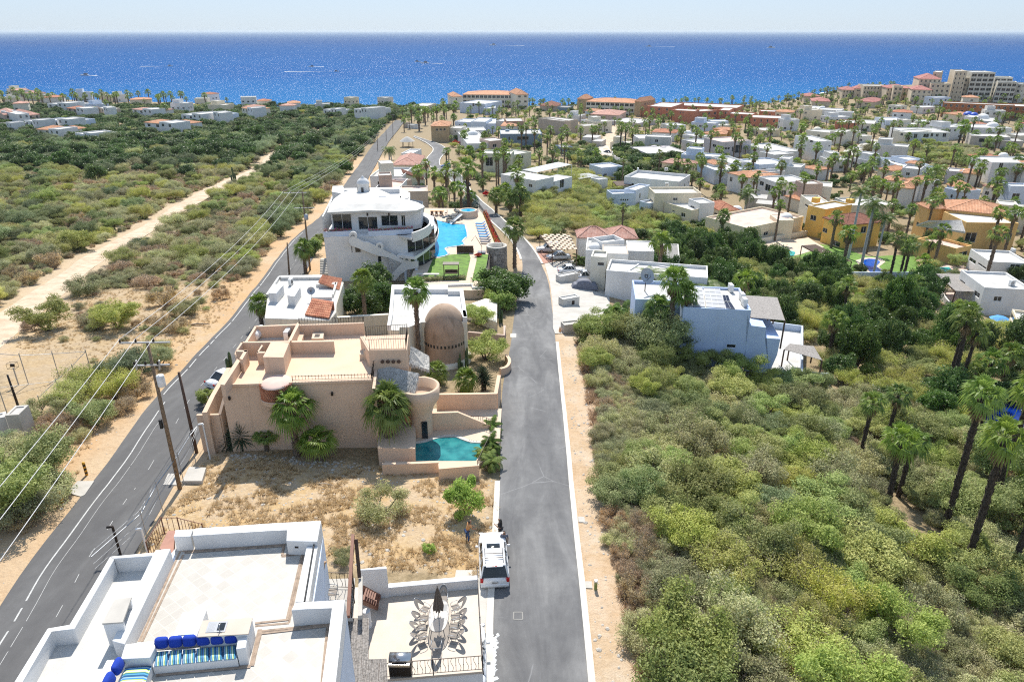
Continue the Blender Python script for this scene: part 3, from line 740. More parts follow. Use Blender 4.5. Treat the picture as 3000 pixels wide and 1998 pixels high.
def ac(H, p, z, rz=0, label=None): return place('ac', mk_ac, at_z(p, z+.3) - Vector((0,0,.3)), rz, 1.0, label)
def pergola(root_or_label, pts, ztop, zbase, wood=WOOD_D, slat=REED, n=18, cat='pergola', nm='pergola', th=.05, cover=.72, posts=True, group=None, along=0):
 """slatted shade on posts;pts = 4 plan corners"""
 P = [Vector((p[0],p[1],0)) for p in pts];zt = ztop if hasattr(ztop,'__len__') else [ztop]*4
 T = [p + Vector((0,0,z)) for p, z in zip(P, zt)]
 r = empty(nm,(P[0].x,P[0].y,zbase), 0, root_or_label, cat, group) if isinstance(root_or_label, str) else root_or_label
 if along: T = T[1:]+T[:1]
 mb = MB()
 for i in range(n):
  f0 = (i+(1-cover)/2)/n;f1 = (i+1-(1-cover)/2)/n;a,b,c,d = T[0].lerp(T[3],f0),T[1].lerp(T[2],f0),T[1].lerp(T[2],f1),T[0].lerp(T[3],f1);e = Vector((0,0,th))
  mb.add([a,b,c,d,a+e,b+e,c+e,d+e], [(3,2,1,0),(4,5,6,7),(0,1,5,4),(1,2,6,5),(2,3,7,6),(3,0,4,7)])
 mb.build('slat_roof', slat, r)
 bm_ = MB()
 for a, b in ((T[0],T[3]),(T[1],T[2]),((T[0]+T[1])/2,(T[3]+T[2])/2)): bm_.beam(a-Vector((0,0,.09)), b-Vector((0,0,.09)), .12,.16)
 bm_.build('beam', wood, r)
 if posts:
  for p in T:
   q = MB();q.beam((p.x,p.y,zbase-.1),(p.x,p.y,p.z-.05),.15,.15);q.build('post', wood, r)
 return r
def railing(name, label, pts, zb, h=.95, mat=METAL_D, sp=.16, posts=1.6, wavy=False, top=.03, cat='railing', parent=None, r=.011, knob=False):
 """iron railing along plan points at height(s) zb"""
 Z = zb if hasattr(zb,'__len__') else [zb]*len(pts);P = [Vector((p[0],p[1],z)) for p, z in zip(pts, Z)]
 root = parent if parent is not None else empty(name, P[0], 0, label, cat)
 mb = MB();rl = MB()
 for a, b in zip(P, P[1:]):
  up = Vector((0,0,h));rl.beam(a+up, b+up, top, top);rl.beam(a+Vector((0,0,.1)), b+Vector((0,0,.1)), top*.8, top*.8)
  n = max(1, int((b-a).length/sp));t = (b-a).normalized()
  for i in range(n+1):
   p = a.lerp(b, i/n)
   if wavy and i % 2 == 1:
    mb.tube([p + t*.06*sin(k/8*2*pi) + Vector((0,0,.1+(h-.1)*k/8)) for k in range(9)], r, 4)
   else:
    mb.bar(p+Vector((0,0,.1)), p+up, r, 4, cap=False)
    if knob: mb.lathe((p.x,p.y,p.z+h), [(.005,.09),(.03,.06),(.03,.03),(.005,0)], 5)
    if wavy: mb.lathe((p.x,p.y,p.z+h*.5), [(.005,.04),(.028,0),(.005,-.04)], 5)
 if parent is not None:
  g = MB();g.v = mb.v;g.f = mb.f;g.m = mb.m;g.sm = mb.sm;g.add(rl.v, rl.f);return g.build('railing', mat, parent)
 mb.build('baluster_panel', mat, root);rl.build('rail', mat, root)
 for i, p in enumerate(P):
  q = MB();q.beam(p, p+Vector((0,0,h+.05)), .045,.045);q.build('post', mat, root)
 return root
def thing(name, label, cat, mb, mat, group=None, loc=None):
 o = mb.build(name, mat) if loc is None else mb.build(name, mat, None, loc);return tag(o, label, cat, group)
def wallthing(label, pts, top, mat, t=.2, name='garden_wall', zbot=None, cat='wall', h=None):
 """free-standing wall along plan points. top: absolute or h above land"""
 P = [Vector((p[0],p[1],0)) for p in pts];mb = MB();n = len(P);Lf = [];Rt = []
 for i, p in enumerate(P):
  d = (P[min(i+1,n-1)]-P[max(i-1,0)]).normalized();nr = Vector((-d.y,d.x,0))*t/2;Lf.append(p+nr);Rt.append(p-nr)
 for i in range(n-1):
  q = [Lf[i],Rt[i],Rt[i+1],Lf[i+1]];tz = [top,top,top,top] if h is None and not hasattr(top,'__len__') else ([top[i],top[i],top[i+1],top[i+1]] if h is None else [G(P[i].x,P[i].y)+h]*2+[G(P[i+1].x,P[i+1].y)+h]*2)
  z0 = [(min(G(P[i].x,P[i].y),G(P[i+1].x,P[i+1].y))-.5) if zbot is None else zbot]*4
  mb.prism(q, z0, tz)
 return thing(name, label, cat, mb, mat)
# ---------------------------------------------------------------- plants
VR = random.Random(11)
def rdir(r=VR):
 z = r.uniform(-1,1);t = r.uniform(0,2*pi);s = sqrt(1-z*z);return Vector((s*cos(t), s*sin(t), z))
def leafquad(mb, p, n, size, asp=1.6, up=None, r=VR):
 """one small leaf clump face"""
 a = n.cross(rdir(r));
 if a.length < .01: a = n.orthogonal()
 a = a.normalized()*size*asp/2;b = n.cross(a).normalized()*size/2
 mb.add([p-a, p+b*.9, p+a, p-b*.9], [(0,1,2,3)], 0)
def limbs(mb, base, h, spread, n, r0, r, levels=2, tips=None):
 """branching stems, returns tip points"""
 tips = [] if tips is None else tips
 for k in range(n):
  ang = 2*pi*k/n + r.uniform(-.5,.5);l = spread*r.uniform(.55,1);top = base + Vector((cos(ang)*l, sin(ang)*l, h*r.uniform(.7,1)))
  mid = base.lerp(top,.5) + Vector((r.uniform(-.15,.15)*h, r.uniform(-.15,.15)*h, h*.10));mb.tube([base, mid, top], [r0, r0*.6, r0*.28], 5)
  for j in range(3):
   a2 = ang + r.uniform(-1.2,1.2);l2 = spread*r.uniform(.25,.5);s = mid.lerp(top, r.uniform(.2,1));e = s + Vector((cos(a2)*l2, sin(a2)*l2, h*r.uniform(.05,.35)));mb.tube([s, s.lerp(e,.5)+Vector((0,0,.05*h)), e], [r0*.35, r0*.22, r0*.08], 4);tips.append(e)
  tips.append(top)
 return tips
def mk_bush(name, cat, leaf, rad, h, nclump, nleaf, lsize, seed, bark=BARK, flatness=.55, low=.25, twiggy=0, crown='crown', spread=1.0, trunk_h=None, gap=.0):
 """shrub or small spreading tree: several leaf clumps round branch tips"""
 r = random.Random(seed);root = empty(name,(0,0,0), 0, 'x', cat);tk = MB();th = trunk_h if trunk_h is not None else h*.28
 tips = limbs(tk, Vector((0,0,-.2)), h*.72, rad*.75, 5, max(.03, rad*.045), r);tk.build('trunk', bark, root)
 mb = MB();cl = []
 for k in range(nclump):
  if k < len(tips) and r.random() < .6: c = tips[k] + Vector((r.uniform(-.2,.2),r.uniform(-.2,.2),0))*rad
  else:
   t = r.uniform(0,2*pi);q = sqrt(r.random())*rad*.85;zz = low*h + (h*(1-low)*.82)*r.random()**.7*(1-.55*(q/rad)**2);c = Vector((q*cos(t)*spread, q*sin(t), zz))
  cl.append((c, rad*r.uniform(.20,.42)))
 for c, cr in cl:
  for i in range(int(nleaf/nclump)):
   d = rdir(r);d.z *= flatness if d.z < 0 else 1;p = c + Vector((d.x, d.y, d.z*flatness))*cr*(r.random()**.38)*1.15
   if p.z < .02: p.z = .02 + r.random()*.3
   nn = (d*.6 + rdir(r)*.8 + Vector((0,0,.5))).normalized();leafquad(mb, p, nn, lsize*r.uniform(.6,1.35), 1.7, r=r)
 if twiggy:
  tw = MB()
  for i in range(twiggy):
   c, cr = r.choice(cl);p = c + rdir(r)*cr*.6;q = p + (rdir(r)+Vector((0,0,.4)))*cr*.9;tw.bar(p, q, .008+.004*rad/2, 3, .003, cap=False)
  tw.build('twigs', TWIG, root)
 mb.build(crown, leaf, root);return root
def fan_leaf(mb, base, d, L, blade, r, droop=.35, nseg=13, mi=0, wid=2.5):
 """costapalmate fan: stalk, then split pleats radiating"""
 d = d.normalized();side = d.cross(Vector((0,0,1)));side = side.normalized() if side.length > .05 else Vector((1,0,0));upv = side.cross(d).normalized()
 tw = r.uniform(-.5,.5);side, upv = side*cos(tw)+upv*sin(tw), upv*cos(tw)-side*sin(tw)
 hub = base + d*L + Vector((0,0,-L*.06));mb.bar(base, hub, .022, 3, .014, mi=mi, cap=False)
 for k in range(nseg):
  a = (k/(nseg-1)-.5)*wid;ln = blade*(1-.18*abs(a)/1.3)*r.uniform(.9,1.08);dr = (d*cos(a)+side*sin(a)).normalized();w0 = .018*blade;w1 = blade*sin(wid/nseg/1.6)*.62
  per = dr.cross(upv).normalized();rise = .09*blade*(1 if k % 2 else -.4)*.3
  m = hub + dr*ln*.55 + upv*(.05*blade+rise);e = hub + dr*ln + Vector((0,0,-ln*droop*r.uniform(.5,1.3)))
  mb.add([hub-per*w0, hub+per*w0, m+per*w1, m-per*w1, e+per*w1*.10, e-per*w1*.10], [(0,1,2,3),(3,2,4,5)], mi)
def mk_fanpalm(seed, th, tr, nleaf=34, blade=.95, stalk=.75, skirt=10, trunk=None, lean=.0, nseg=13, rough=True, leaf=None, low=-.5):
 r = random.Random(seed);root = empty('fan_palm',(0,0,0), 0, 'x','palm tree');t = MB();top = Vector((lean*th, lean*.3*th, th))
 n = max(6, int(th/.22));pts = [];rad = []
 for k in range(n+1):
  f = k/n;pts.append(Vector((lean*th*f*f, lean*.3*th*f*f, -.3+ (th+.3)*f)));rad.append(tr*(1.25-.4*f if f < .25 else 1.15-.12*f)*(1+(.13 if k % 2 else -.06)*(1 if rough else .12))*r.uniform(.95,1.05))
 t.tube(pts, rad, 10)
 if rough:                                                     # stubs of cut stalks
  for k in range(int(th*26)):
   f = r.random();c = Vector((lean*th*f*f, lean*.3*th*f*f, th*f));a = r.uniform(0,2*pi);o = Vector((cos(a),sin(a),0))
   t.bar(c+o*tr*.9, c+o*tr*1.45+Vector((0,0,.14)), .05, 3, .02)
 t.build('trunk', trunk or PTRUNK, root)
 c = MB()
 for k in range(nleaf):
  f = (k+.5)/nleaf;el = lerp(1.35, low, f**1.1) + r.uniform(-.12,.12);az = k*2.399+r.uniform(-.2,.2);d = Vector((cos(az)*cos(el), sin(az)*cos(el), sin(el)))
  fan_leaf(c, top+Vector((0,0,.1)), d, stalk*r.uniform(.7,1.25)*(1 if el > 0 else .9), blade*r.uniform(.8,1.15), r, .25+.6*f, nseg, wid=2.1)
 c.build('crown', leaf or PALMF, root)
 if skirt:
  s = MB()
  for k in range(skirt):
   az = k*2.399;el = -1.0-r.random()*.4;d = Vector((cos(az)*cos(el), sin(az)*cos(el), sin(el)));fan_leaf(s, top-Vector((0,0,.1+.35*r.random())), d, stalk*.5, blade*.8, r, .3, 7)
  s.build('dead_leaf_skirt', PALMD, root)
 return root
def mk_feather(seed, th, tr, nfr=18, L=2.6, trunk=None, leaf=None, droop=1.0, name='feather_palm', lean=.0, multi=1):
 r = random.Random(seed);root = empty(name,(0,0,0), 0, 'x','palm tree');t = MB();c = MB()
 for s in range(multi):
  off = Vector((r.uniform(-.5,.5), r.uniform(-.5,.5), 0)) if multi > 1 else Vector();H = th*(1 if multi == 1 else r.uniform(.5,1.1));lx = lean if multi == 1 else r.uniform(-.2,.2)
  n = 10;pts = [off+Vector((lx*H*(k/n)**2, 0, -.3+(H+.3)*k/n)) for k in range(n+1)];t.tube(pts, [tr*(1.35-.45*k/n) for k in range(n+1)], 9);top = pts[-1]
  for k in range(nfr):
   f = (k+.5)/nfr;el = lerp(1.3, -.35, f)+r.uniform(-.1,.1);az = k*2.399+r.uniform(-.2,.2);ln = L*r.uniform(.85,1.1);h = Vector((cos(az),sin(az),0));sg = [];p = top.copy();e = el;m = 9
   for j in range(m+1): sg.append(p.copy());p = p + (h*cos(e)+Vector((0,0,sin(e))))*ln/m;e -= droop*(.10+.16*j/m)*1.25
   c.tube(sg, [.03*(1-.8*j/m) for j in range(m+1)], 3);sd = h.cross(Vector((0,0,1)))
   for j in range(1, m*3):
    q = j/(m*3);i0 = int(q*m);fr = q*m-i0;p0 = sg[i0].lerp(sg[min(i0+1,m)], fr);dd = (sg[min(i0+1,m)]-sg[max(i0,0)]).normalized();ll = ln*.26*sin(pi*min(.97,q*.85+.13))**.7
    for sgn in (-1,1):
     o = (sd*sgn + dd*.55 + Vector((0,0,-.30-.3*r.random()))).normalized();a = p0 + dd*.035;b = p0 - dd*.035;c.add([a, b, p0+o*ll*.6-dd*.02, p0+o*ll+Vector((0,0,-.12*ll)), p0+o*ll*.6+dd*.03], [(0,1,2,3,4)])
 t.build('trunk', trunk or RTRUNK, root);c.build('crown', leaf or PALMC, root);return root
def mk_yucca(seed, n=90, L=.75, stems=((0,0,.6),), leaf=AGAVE, name='yucca', flower=False):
 r = random.Random(seed);root = empty(name,(0,0,0), 0, 'x','yucca plant');t = MB();c = MB();fl = MB()
 for (x, y, h) in stems:
  b = Vector((x,y,h));t.tube([(x,y,-.2),(x*1.05,y,h*.5),(x,y,h)], [.12,.1,.09], 7)
  for k in range(n):
   f = k/n;el = lerp(1.45,-.55,f);az = k*2.399;d = Vector((cos(az)*cos(el), sin(az)*cos(el), sin(el)));ln = L*r.uniform(.8,1.1);s = d.cross(Vector((0,0,1))).normalized()*.028 if abs(d.z) < .99 else Vector((.03,0,0));o = b + Vector((0,0,-.35*f))
   c.add([o-s, o+s, o+d*ln*.5+s, o+d*ln+Vector((0,0,-.08*ln)), o+d*ln*.5-s], [(0,1,2,3,4)])
  if flower:
   for k in range(70):
    q = r.random();a = r.uniform(0,2*pi);rr = .14*(1-q)+.03;p = b+Vector((cos(a)*rr, sin(a)*rr, .3+q*.75));leafquad(fl, p, rdir(r), .09, 1.2, r=r)
 t.build('trunk', PTRUNKD, root);c.build('leaf_rosette', leaf, root)
 if flower: fl.build('flower_spike', plaster('cream_flower_spike',(.55,.47,.34), .1, streak=0), root)
 return root
def mk_cactus(seed, n=3, h=2.6, rad=.12):
 r = random.Random(seed);root = empty('cactus',(0,0,0), 0, 'x','cactus')
 for k in range(n):
  a = 2*pi*k/n;o = Vector((cos(a)*.3*(k>0), sin(a)*.3*(k>0), 0));hh = h*(1 if k == 0 else r.uniform(.5,.85));mb = MB();m = 14;vs = []
  pr = [(rad*.9,-.2),(rad,hh*.3),(rad*1.05,hh*.8),(rad*.85,hh*.94),(rad*.4,hh*.99),(.005,hh)]
  for (q,z) in pr:
   for i in range(m): t = 2*pi*i/m;w_ = 1.12 if i % 2 else .88;vs.append(o+Vector((q*w_*cos(t), q*w_*sin(t), z)))
  mb.add(vs, [(j*m+i, j*m+(i+1)%m,(j+1)*m+(i+1)%m,(j+1)*m+i) for j in range(5) for i in range(m)], 0, True);mb.build('stem', CACT, root)
 return root
KINDS = {}
def kind(key, *makers): KINDS[key] = list(makers)
kind('mesq', *[(lambda s=s: mk_bush('mesquite_tree','tree',LEAF_G,2.3,3.4,34,13000,.085,s,flatness=.6,low=.2)) for s in (1,2,3)])
kind('dark', *[(lambda s=s: mk_bush('mesquite_tree','tree',LEAF_K,2.3,3.6,34,13000,.085,s,flatness=.7,low=.15)) for s in (4,5)])
kind('yell', *[(lambda s=s: mk_bush('palo_verde_tree','tree',LEAF_Y,2.1,3.0,34,10500,.075,s,flatness=.8,low=.25,twiggy=260)) for s in (6,7,8)])
kind('oliv', *[(lambda s=s: mk_bush('scrub_bush','shrub',LEAF_O,2.0,2.3,30,10500,.072,s,flatness=.8,low=.12,twiggy=300)) for s in (9,10,11)])
kind('dry', *[(lambda s=s: mk_bush('dry_bush','shrub',LEAF_BR,1.6,1.6,24,4500,.065,s,bark=TWIG,flatness=.8,low=.08,twiggy=900)) for s in (12,13)])
kind('gloss', *[(lambda s=s: mk_bush('leafy_tree','tree',LEAF_D,2.2,4.0,36,7500,.15,s,flatness=.9,low=.15)) for s in (14,15,16)])
kind('brite', *[(lambda s=s: mk_bush('leafy_bush','shrub',LEAF_B,1.3,2.2,24,5600,.10,s,flatness=.9,low=.12)) for s in (17,18)])
kind('fan', *[(lambda s=s, l=l: mk_fanpalm(s, 5.0, .22, 30, 1.1, .85, 12, lean=l)) for s, l in ((21,.03),(22,-.05),(23,.0))])
kind('fanl', *[(lambda s=s, l=l: mk_fanpalm(s, 5.0, .17, 19, 1.0, .8, 5, trunk=PTRUNKD, lean=l)) for s, l in ((24,.05),(25,.02))])
kind('fars', *[(lambda s=s: mk_fanpalm(s, 5.0, .20, 17, 1.05, .8, 7, nseg=7)) for s in (26,27,28)])
kind('coco', *[(lambda s=s: mk_feather(s, 5.0, .2, 20, 2.9)) for s in (31,32)])
kind('areca', *[(lambda s=s: mk_feather(s, 1.2, .06, 12, 1.9, multi=4, name='areca_palm', leaf=LEAF_B if s == 33 else PALMC)) for s in (33,34)])
PLANTS = []
kind('boug', lambda: mk_bush('bougainvillea','shrub',BOUG,1.2,1.8,18,2600,.14,41));kind('redb', lambda: mk_bush('flowering_shrub','shrub',REDF,1.2,1.4,18,2400,.13,42))
def plant(key, p, size=1.0, hz=None, rz=None, label=None, z=None, var=None, near=None, group=None, cat=None, adj=None):
 """stand a plant at world point p;adj = how it looks, near = what it stands by"""
 ms = KINDS[key];i = VR.randrange(len(ms)) if var is None else var
 g = G(p[0], p[1]) if z is None else z;s = (size, size, size if hz is None else hz)
 o = place((key, i), ms[i],(p[0], p[1], g), VR.uniform(0, 2*pi) if rz is None else rz, s)
 o['label'] = label or 'x';o['group'] = group or ''
 if cat: o['category'] = cat
 PLANTS.append((o, key, size,(s[2]), label, near, adj));return o
def palm_px(key, top, base=None, h=None, size=1.0, **kw):
 """palm with its crown centre at pixel 'top';either base pixel on the land or trunk height h"""
 if base is not None: b = gp(base);zt = h_over(b, top);h = max(1.0, zt - b.z)
 else:
  b = gp(top, h);b = Vector((b.x, b.y, b.z-h))
 hz = h/5.0/1.0
 o = plant(key, b, size, hz, **kw)
 # keep the crown's shape when the trunk is stretched
 sc = hz/size
 for ch in o.children:
  if 'crown' in ch.name or 'skirt' in ch.name: ch.scale = (1,1,1/sc);ch.location = (0,0,0);ch['fix'] = 1;ch.matrix_parent_inverse = Matrix();ch.location = Vector((0,0,5.0*(1-1/sc)))
 return o
# ---------------------------------------------------------------- near buildings
def ccw(P):
 a = sum(P[i-1][0]*P[i][1]-P[i][0]*P[i-1][1] for i in range(len(P)));return P if a > 0 else P[::-1]
def pp(fr, pts, z): return ccw([at_z((fr,x,y) if not isinstance(x,str) else (x,y,z_), z) for (x,y,*z_) in pts])
def pz(pts, z): return ccw([at_z(p, z) for p in pts])
def solid(root, name, pts, z1, z0, mat, label=None):
 P = pz(pts, z1);mb = MB();mb.prism(P, z0, z1);o = mb.build(name, mat, root)
 if label: o['label'] = label
 return o
# ======== white house with the roof deck =========
DZ, PZ, TZ = 36.0, 36.8, 29.7
WH = empty('white_house',(-14, 22, 27), 0, 'white flat-roofed house with sunny tiled roof deck and blue sofas at the bottom left','house')
LAND.append((-14, 22, 'the white house with the roof deck'))
outer = [('A',1340,393),('B',130,347),('B',500,325),('B',475,520),('B',405,945),('B',683,930),('B',600,1650),('B',560,2100),('A',-400,2100),('A',110,1568),('A',365,1150),('A',540,1130),('A',845,602),('A',1195,560)]
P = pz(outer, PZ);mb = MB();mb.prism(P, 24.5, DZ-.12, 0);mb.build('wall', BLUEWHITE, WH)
solid(WH, 'deck', [('A',1345,640),('A',1345,400),('B',500,330),('B',470,530),('B',400,945),('B',660,960),('B',560,2090),('A',300,2090),('A',1040,1270)], DZ, DZ-.2, DECKTILE)
solid(WH, 'roof', [('A',1300,560),('A',850,620),('A',560,1150),('A',380,1170),('A',130,1568),('A',-300,2050),('A',600,2050),('A',1030,1270)], DZ+.02, DZ-.1, ROOFW)
def wl(name, pts, z1=PZ, z0=DZ-.05, mat=WHITE):
 P = pz(pts, z1);bm = bmesh.new();n = len(P);vb = [bm.verts.new((p.x,p.y,z0)) for p in P];vt = [bm.verts.new((p.x,p.y,z1)) for p in P]
 for i in range(n): bm.faces.new((vb[i],vb[(i+1)%n],vt[(i+1)%n],vt[i]))
 f = bm.faces.new(vt);bmesh.ops.bevel(bm, geom=list(f.edges)+[e for e in bm.edges if abs(e.verts[0].co.z-e.verts[1].co.z) > .1], offset=.035, segments=2, affect='EDGES', profile=.5, clamp_overlap=True)
 me = bpy.data.meshes.new(name);bm.to_mesh(me);bm.free();me.materials.append(mat);me.polygons.foreach_set('use_smooth', [False]*len(me.polygons))
 o = bpy.data.objects.new(name, me);link(o, WH);o.matrix_parent_inverse = WH.matrix_basis.inverted();return o
wl('parapet', [('A',1333,452),('A',1462,447),('A',1480,393),('A',1350,397)])
wl('parapet', [('A',1475,443),('A',2098,403),('B',245,395),('B',232,482),('B',470,487),('B',500,325),('B',130,347),('A',1500,385)])
wl('parapet', [('B',388,523),('B',475,520),('B',405,945),('B',302,950)], PZ-.25)
wl('parapet', [('B',270,1015),('B',592,992),('B',530,1400),('B',430,2100),('B',560,2100),('B',612,1568),('B',683,930),('B',300,955)], PZ+.05)
wl('parapet', [('A',1310,540),('A',1195,550),('A',1172,600),('A',1037,880),('A',860,1250),('A',955,1275),('A',1185,800)], PZ)
wl('parapet', [('A',845,600),('A',875,618),('A',1172,597),('A',1195,568)], PZ)
wl('parapet', [('A',845,600),('A',540,1130),('A',365,1152),('A',110,1568),('A',-300,2100),('A',-150,2100),('A',170,1568),('A',392,1172),('A',568,1158),('A',876,622)], PZ)
wl('parapet', [('A',730,1568),('A',820,1395),('A',880,1390),('A',820,1568)], PZ-.35)
# built-in benches, counter and skylight
SZ = DZ+.45
wl('bench_back', [('A',925,1390),('A',1150,1378),('A',1190,1300),('A',1190,1245),('A',960,1275)], DZ+.80)
wl('bench_base', [('A',1170,1452),('A',1825,1392),('A',1812,1275),('A',1190,1325)], SZ-.08)
wl('bench_base', [('A',900,1568),('A',1115,1575),('A',1172,1432),('A',960,1445)], SZ-.08)
wl('bench_arm', [('A',1812,1313),('A',1885,1302),('A',1905,1195),('A',1835,1200)], DZ+.85)
wl('bench_back', [('A',1185,1250),('A',1905,1196),('A',1910,1180),('A',1187,1232)], DZ+.62)
o = wl('counter', [('A',1520,1215),('A',1905,1193),('A',1938,1075),('A',1560,1096)], DZ+.98, mat=WHITE)
solid(WH, 'counter_top', [('A',1515,1218),('A',1908,1196),('A',1940,1073),('A',1556,1093)], DZ+1.02, DZ+.981, TERRTILE)
sk = wl('skylight', [('A',1320,1238),('A',1508,1217),('A',1588,1008),('A',1400,1030)], DZ+.70, mat=WHITE)
solid(sk, 'pane', [('A',1368,1205),('A',1488,1198),('A',1552,1030),('A',1432,1048)], DZ+.73, DZ+.70, FROST)
def sinkf():
 P = pz([('A',1577,1187),('A',1728,1180),('A',1753,1098),('A',1605,1103)], DZ+1.03);a, b, c, d = P;L = lambda u, v: a.lerp(b,u).lerp(d.lerp(c,u),v);up = Vector((0,0,.012));mb = MB()
 def rr(u0,u1,v0,v1,dz,m=0): mb.add([L(u0,v0)+Vector((0,0,dz)),L(u1,v0)+Vector((0,0,dz)),L(u1,v1)+Vector((0,0,dz)),L(u0,v1)+Vector((0,0,dz))], [(0,1,2,3)], m)
 rr(0,1,0,1,.006);
 for k in range(6): rr(.08+.06*k,.105+.06*k,.12,.88,.012)
 rr(.55,.92,.14,.86,.010,1)
 s = mb.build('sink', [CHROME, GLASS], WH);t = MB();p = L(.73,.04);t.tube([p, p+Vector((0,0,.22)), p+Vector((0,.12,.26)), p+Vector((0,.2,.2))], .015, 6);t.bar(p+Vector((-.1,0,.05)), p+Vector((.1,0,.05)), .012);t.build('tap', CHROME, s)
sinkf()
# chimney box with an open side
P = pz([('A',790,1115),('A',940,1105),('A',1006,920),('A',885,938)], DZ+1.25);a, b, c, d = P;mb = MB();mb.prism([a, a.lerp(b,.12), d.lerp(c,.12), d], DZ-.02, DZ+1.2)
mb.prism([a.lerp(b,.12)+Vector((0,.002,0)), b+Vector((0,.002,0)), b.lerp(c,.12), a.lerp(b,.12).lerp(d.lerp(c,.12),.12)], DZ-.02, DZ+1.2);mb.prism([d.lerp(c,.12).lerp(a.lerp(b,.12),.1), c.lerp(b,.1), c, d.lerp(c,.12)], DZ-.02, DZ+1.2);ch = mb.build('masonry_niche', WHITE, WH)
mb = MB();mb.prism(inset(P,-.02), DZ+1.2, DZ+1.27, 0, True, True);mb.build('slab', CONC, ch)
mb = MB();f = a.lerp(b,.6);mb.box((f.x,f.y-.02,DZ+.28),(.22,.03,.12));mb.build('socket', METAL_D, ch)
blz = .004
mb = MB()                                              # brown mosaic line round the deck
def bl(p, q, wd=.10):
 global blz
 blz += .0012;A_, B_2 = at_z(p, DZ+blz),at_z(q, DZ+blz);t = (B_2-A_).normalized();n = Vector((-t.y,t.x,0))*wd/2;mb.quad(A_-n, B_2-n, B_2+n, A_+n)
for off in (0, 28):
 bl(('A',1385+off*.8,560+off),('A',1068+off*.8,1255));bl(('A',1400+off*.6,562+off*.4),('B',215,510+off*.4));bl(('B',222-off*.3,505),('B',200,605-off*.5))
 bl(('B',202,603-off*.4),('B',370-off*.3,580-off*.2));bl(('B',368-off*.5,582),('B',252-off*.5,1110-off));bl(('B',254,1112-off),('A',1960,1135-off*.8))
 bl(('B',565-off*.5,1120),('B',520-off*.5,1568));bl(('B',28+off*.4,1175+off*.6),('B',566,1118+off*.5));bl(('B',30+off*.4,1172),('B',-40+off*.4,1440));bl(('A',1200,1500+off*.5),('A',1925,1440+off*.3));bl(('A',1925+off*.6,1440),('A',1990+off*.5,1160))
bd = mb.build('mosaic_border', BORDER, WH)
mb = MB();p0 = at_z(('B',447,498), PZ-.18);p1 = at_z(('B',372,948), PZ-.18);mb.bar(p0, p1, .035);mb.build('drain_pipe', BLACK, WH)
for q in (('A',1070,648),('B',312,530)):
 mb = MB();c = at_z(q, DZ+.45);mb.box((c.x,c.y,c.z),(.16,.04,.10));mb.build('wall_lamp', METAL_D, WH)
# cushions
def cushion(a, b, c, d, th, z, mats, name, label, group, rep=3.0, cat='cushion'):
 """soft pad over four plan points"""
 bm = bmesh.new();n = 8;uvl = bm.loops.layers.uv.new('UVMap');g = {}
 for s in (1, 0):
  for i in range(n+1):
   for j in range(n+1):
    u, v = i/n, j/n;e = (1-(2*u-1)**6)*(1-(2*v-1)**6);p = a.lerp(b,u).lerp(d.lerp(c,u),v);g[s,i,j] = bm.verts.new((p.x,p.y,z + (th*(.35+.65*e**.5) if s else th*(.35-.35*e**.5))))
 for s in (1,0):
  for i in range(n):
   for j in range(n):
    q = [g[s,i,j],g[s,i+1,j],g[s,i+1,j+1],g[s,i,j+1]];f = bm.faces.new(q if s else q[::-1]);f.smooth = True
    for l,(ii,jj) in zip(f.loops,((i,j),(i+1,j),(i+1,j+1),(i,j+1)) if s else ((i,j+1),(i+1,j+1),(i+1,j),(i,j))): l[uvl].uv = (ii/n*rep, jj/n)
 for i in range(n):
  for (p,q) in (((i,0),(i+1,0)),((i+1,n),(i,n)),((0,i+1),(0,i)),((n,i),(n,i+1))):
   f = bm.faces.new([g[0,*p],g[0,*q],g[1,*q],g[1,*p]]);f.smooth = True
   for l,(ii,jj) in zip(f.loops,(p,q,q,p)): l[uvl].uv = (ii/n*rep, jj/n)
 me = bpy.data.meshes.new(name);bm.to_mesh(me);bm.free();me.materials.append(mats);o = bpy.data.objects.new(name, me);link(o);return tag(o, label, cat, group)
S0 = [at_z(q, SZ) for q in (('A',1180,1440),('A',1818,1378),('A',1812,1278),('A',1195,1328))]
ords = ['leftmost','second from the left','third from the left','third from the right','second from the right','rightmost']
for k in range(6):
 f0, f1 = k/6+.004,(k+1)/6-.004;a, b, c, d = S0[0].lerp(S0[1],f0), S0[0].lerp(S0[1],f1), S0[3].lerp(S0[2],f1), S0[3].lerp(S0[2],f0)
 cushion(a,b,c,d,.13,SZ-.08,STRIPE,'seat_cushion',f'striped seat cushion, {ords[k]} of six on the roof bench','striped seat cushions on the roof deck',2.2)
B0 = [at_z(q, SZ+.2) for q in (('A',1196,1318),('A',1832,1275),('A',1832,1203),('A',1188,1252))]
def pillow(a, b, zc, h, th, tilt, label, group):
 """upright blue pillow between two plan points"""
 bm = bmesh.new();bmesh.ops.create_uvsphere(bm, u_segments=16, v_segments=10, radius=1);mid = (a+b)/2;L = (b-a).length/2;t = (b-a).normalized();n = Vector((-t.y,t.x,0))
 for v in bm.verts:
  x, y, z = v.co;sx = math.copysign(abs(x)**.45, x);sz = math.copysign(abs(z)**.45, z);p = mid + t*sx*L*.98 + n*(y*th + tilt*sz*h/2) + Vector((0,0,zc-mid.z+sz*h/2));v.co = p
 for f in bm.faces: f.smooth = True
 me = bpy.data.meshes.new('back_pillow');bm.to_mesh(me);bm.free();me.materials.append(CLOTH_B);o = bpy.data.objects.new('back_pillow', me);link(o);tag(o, label, 'pillow', group)
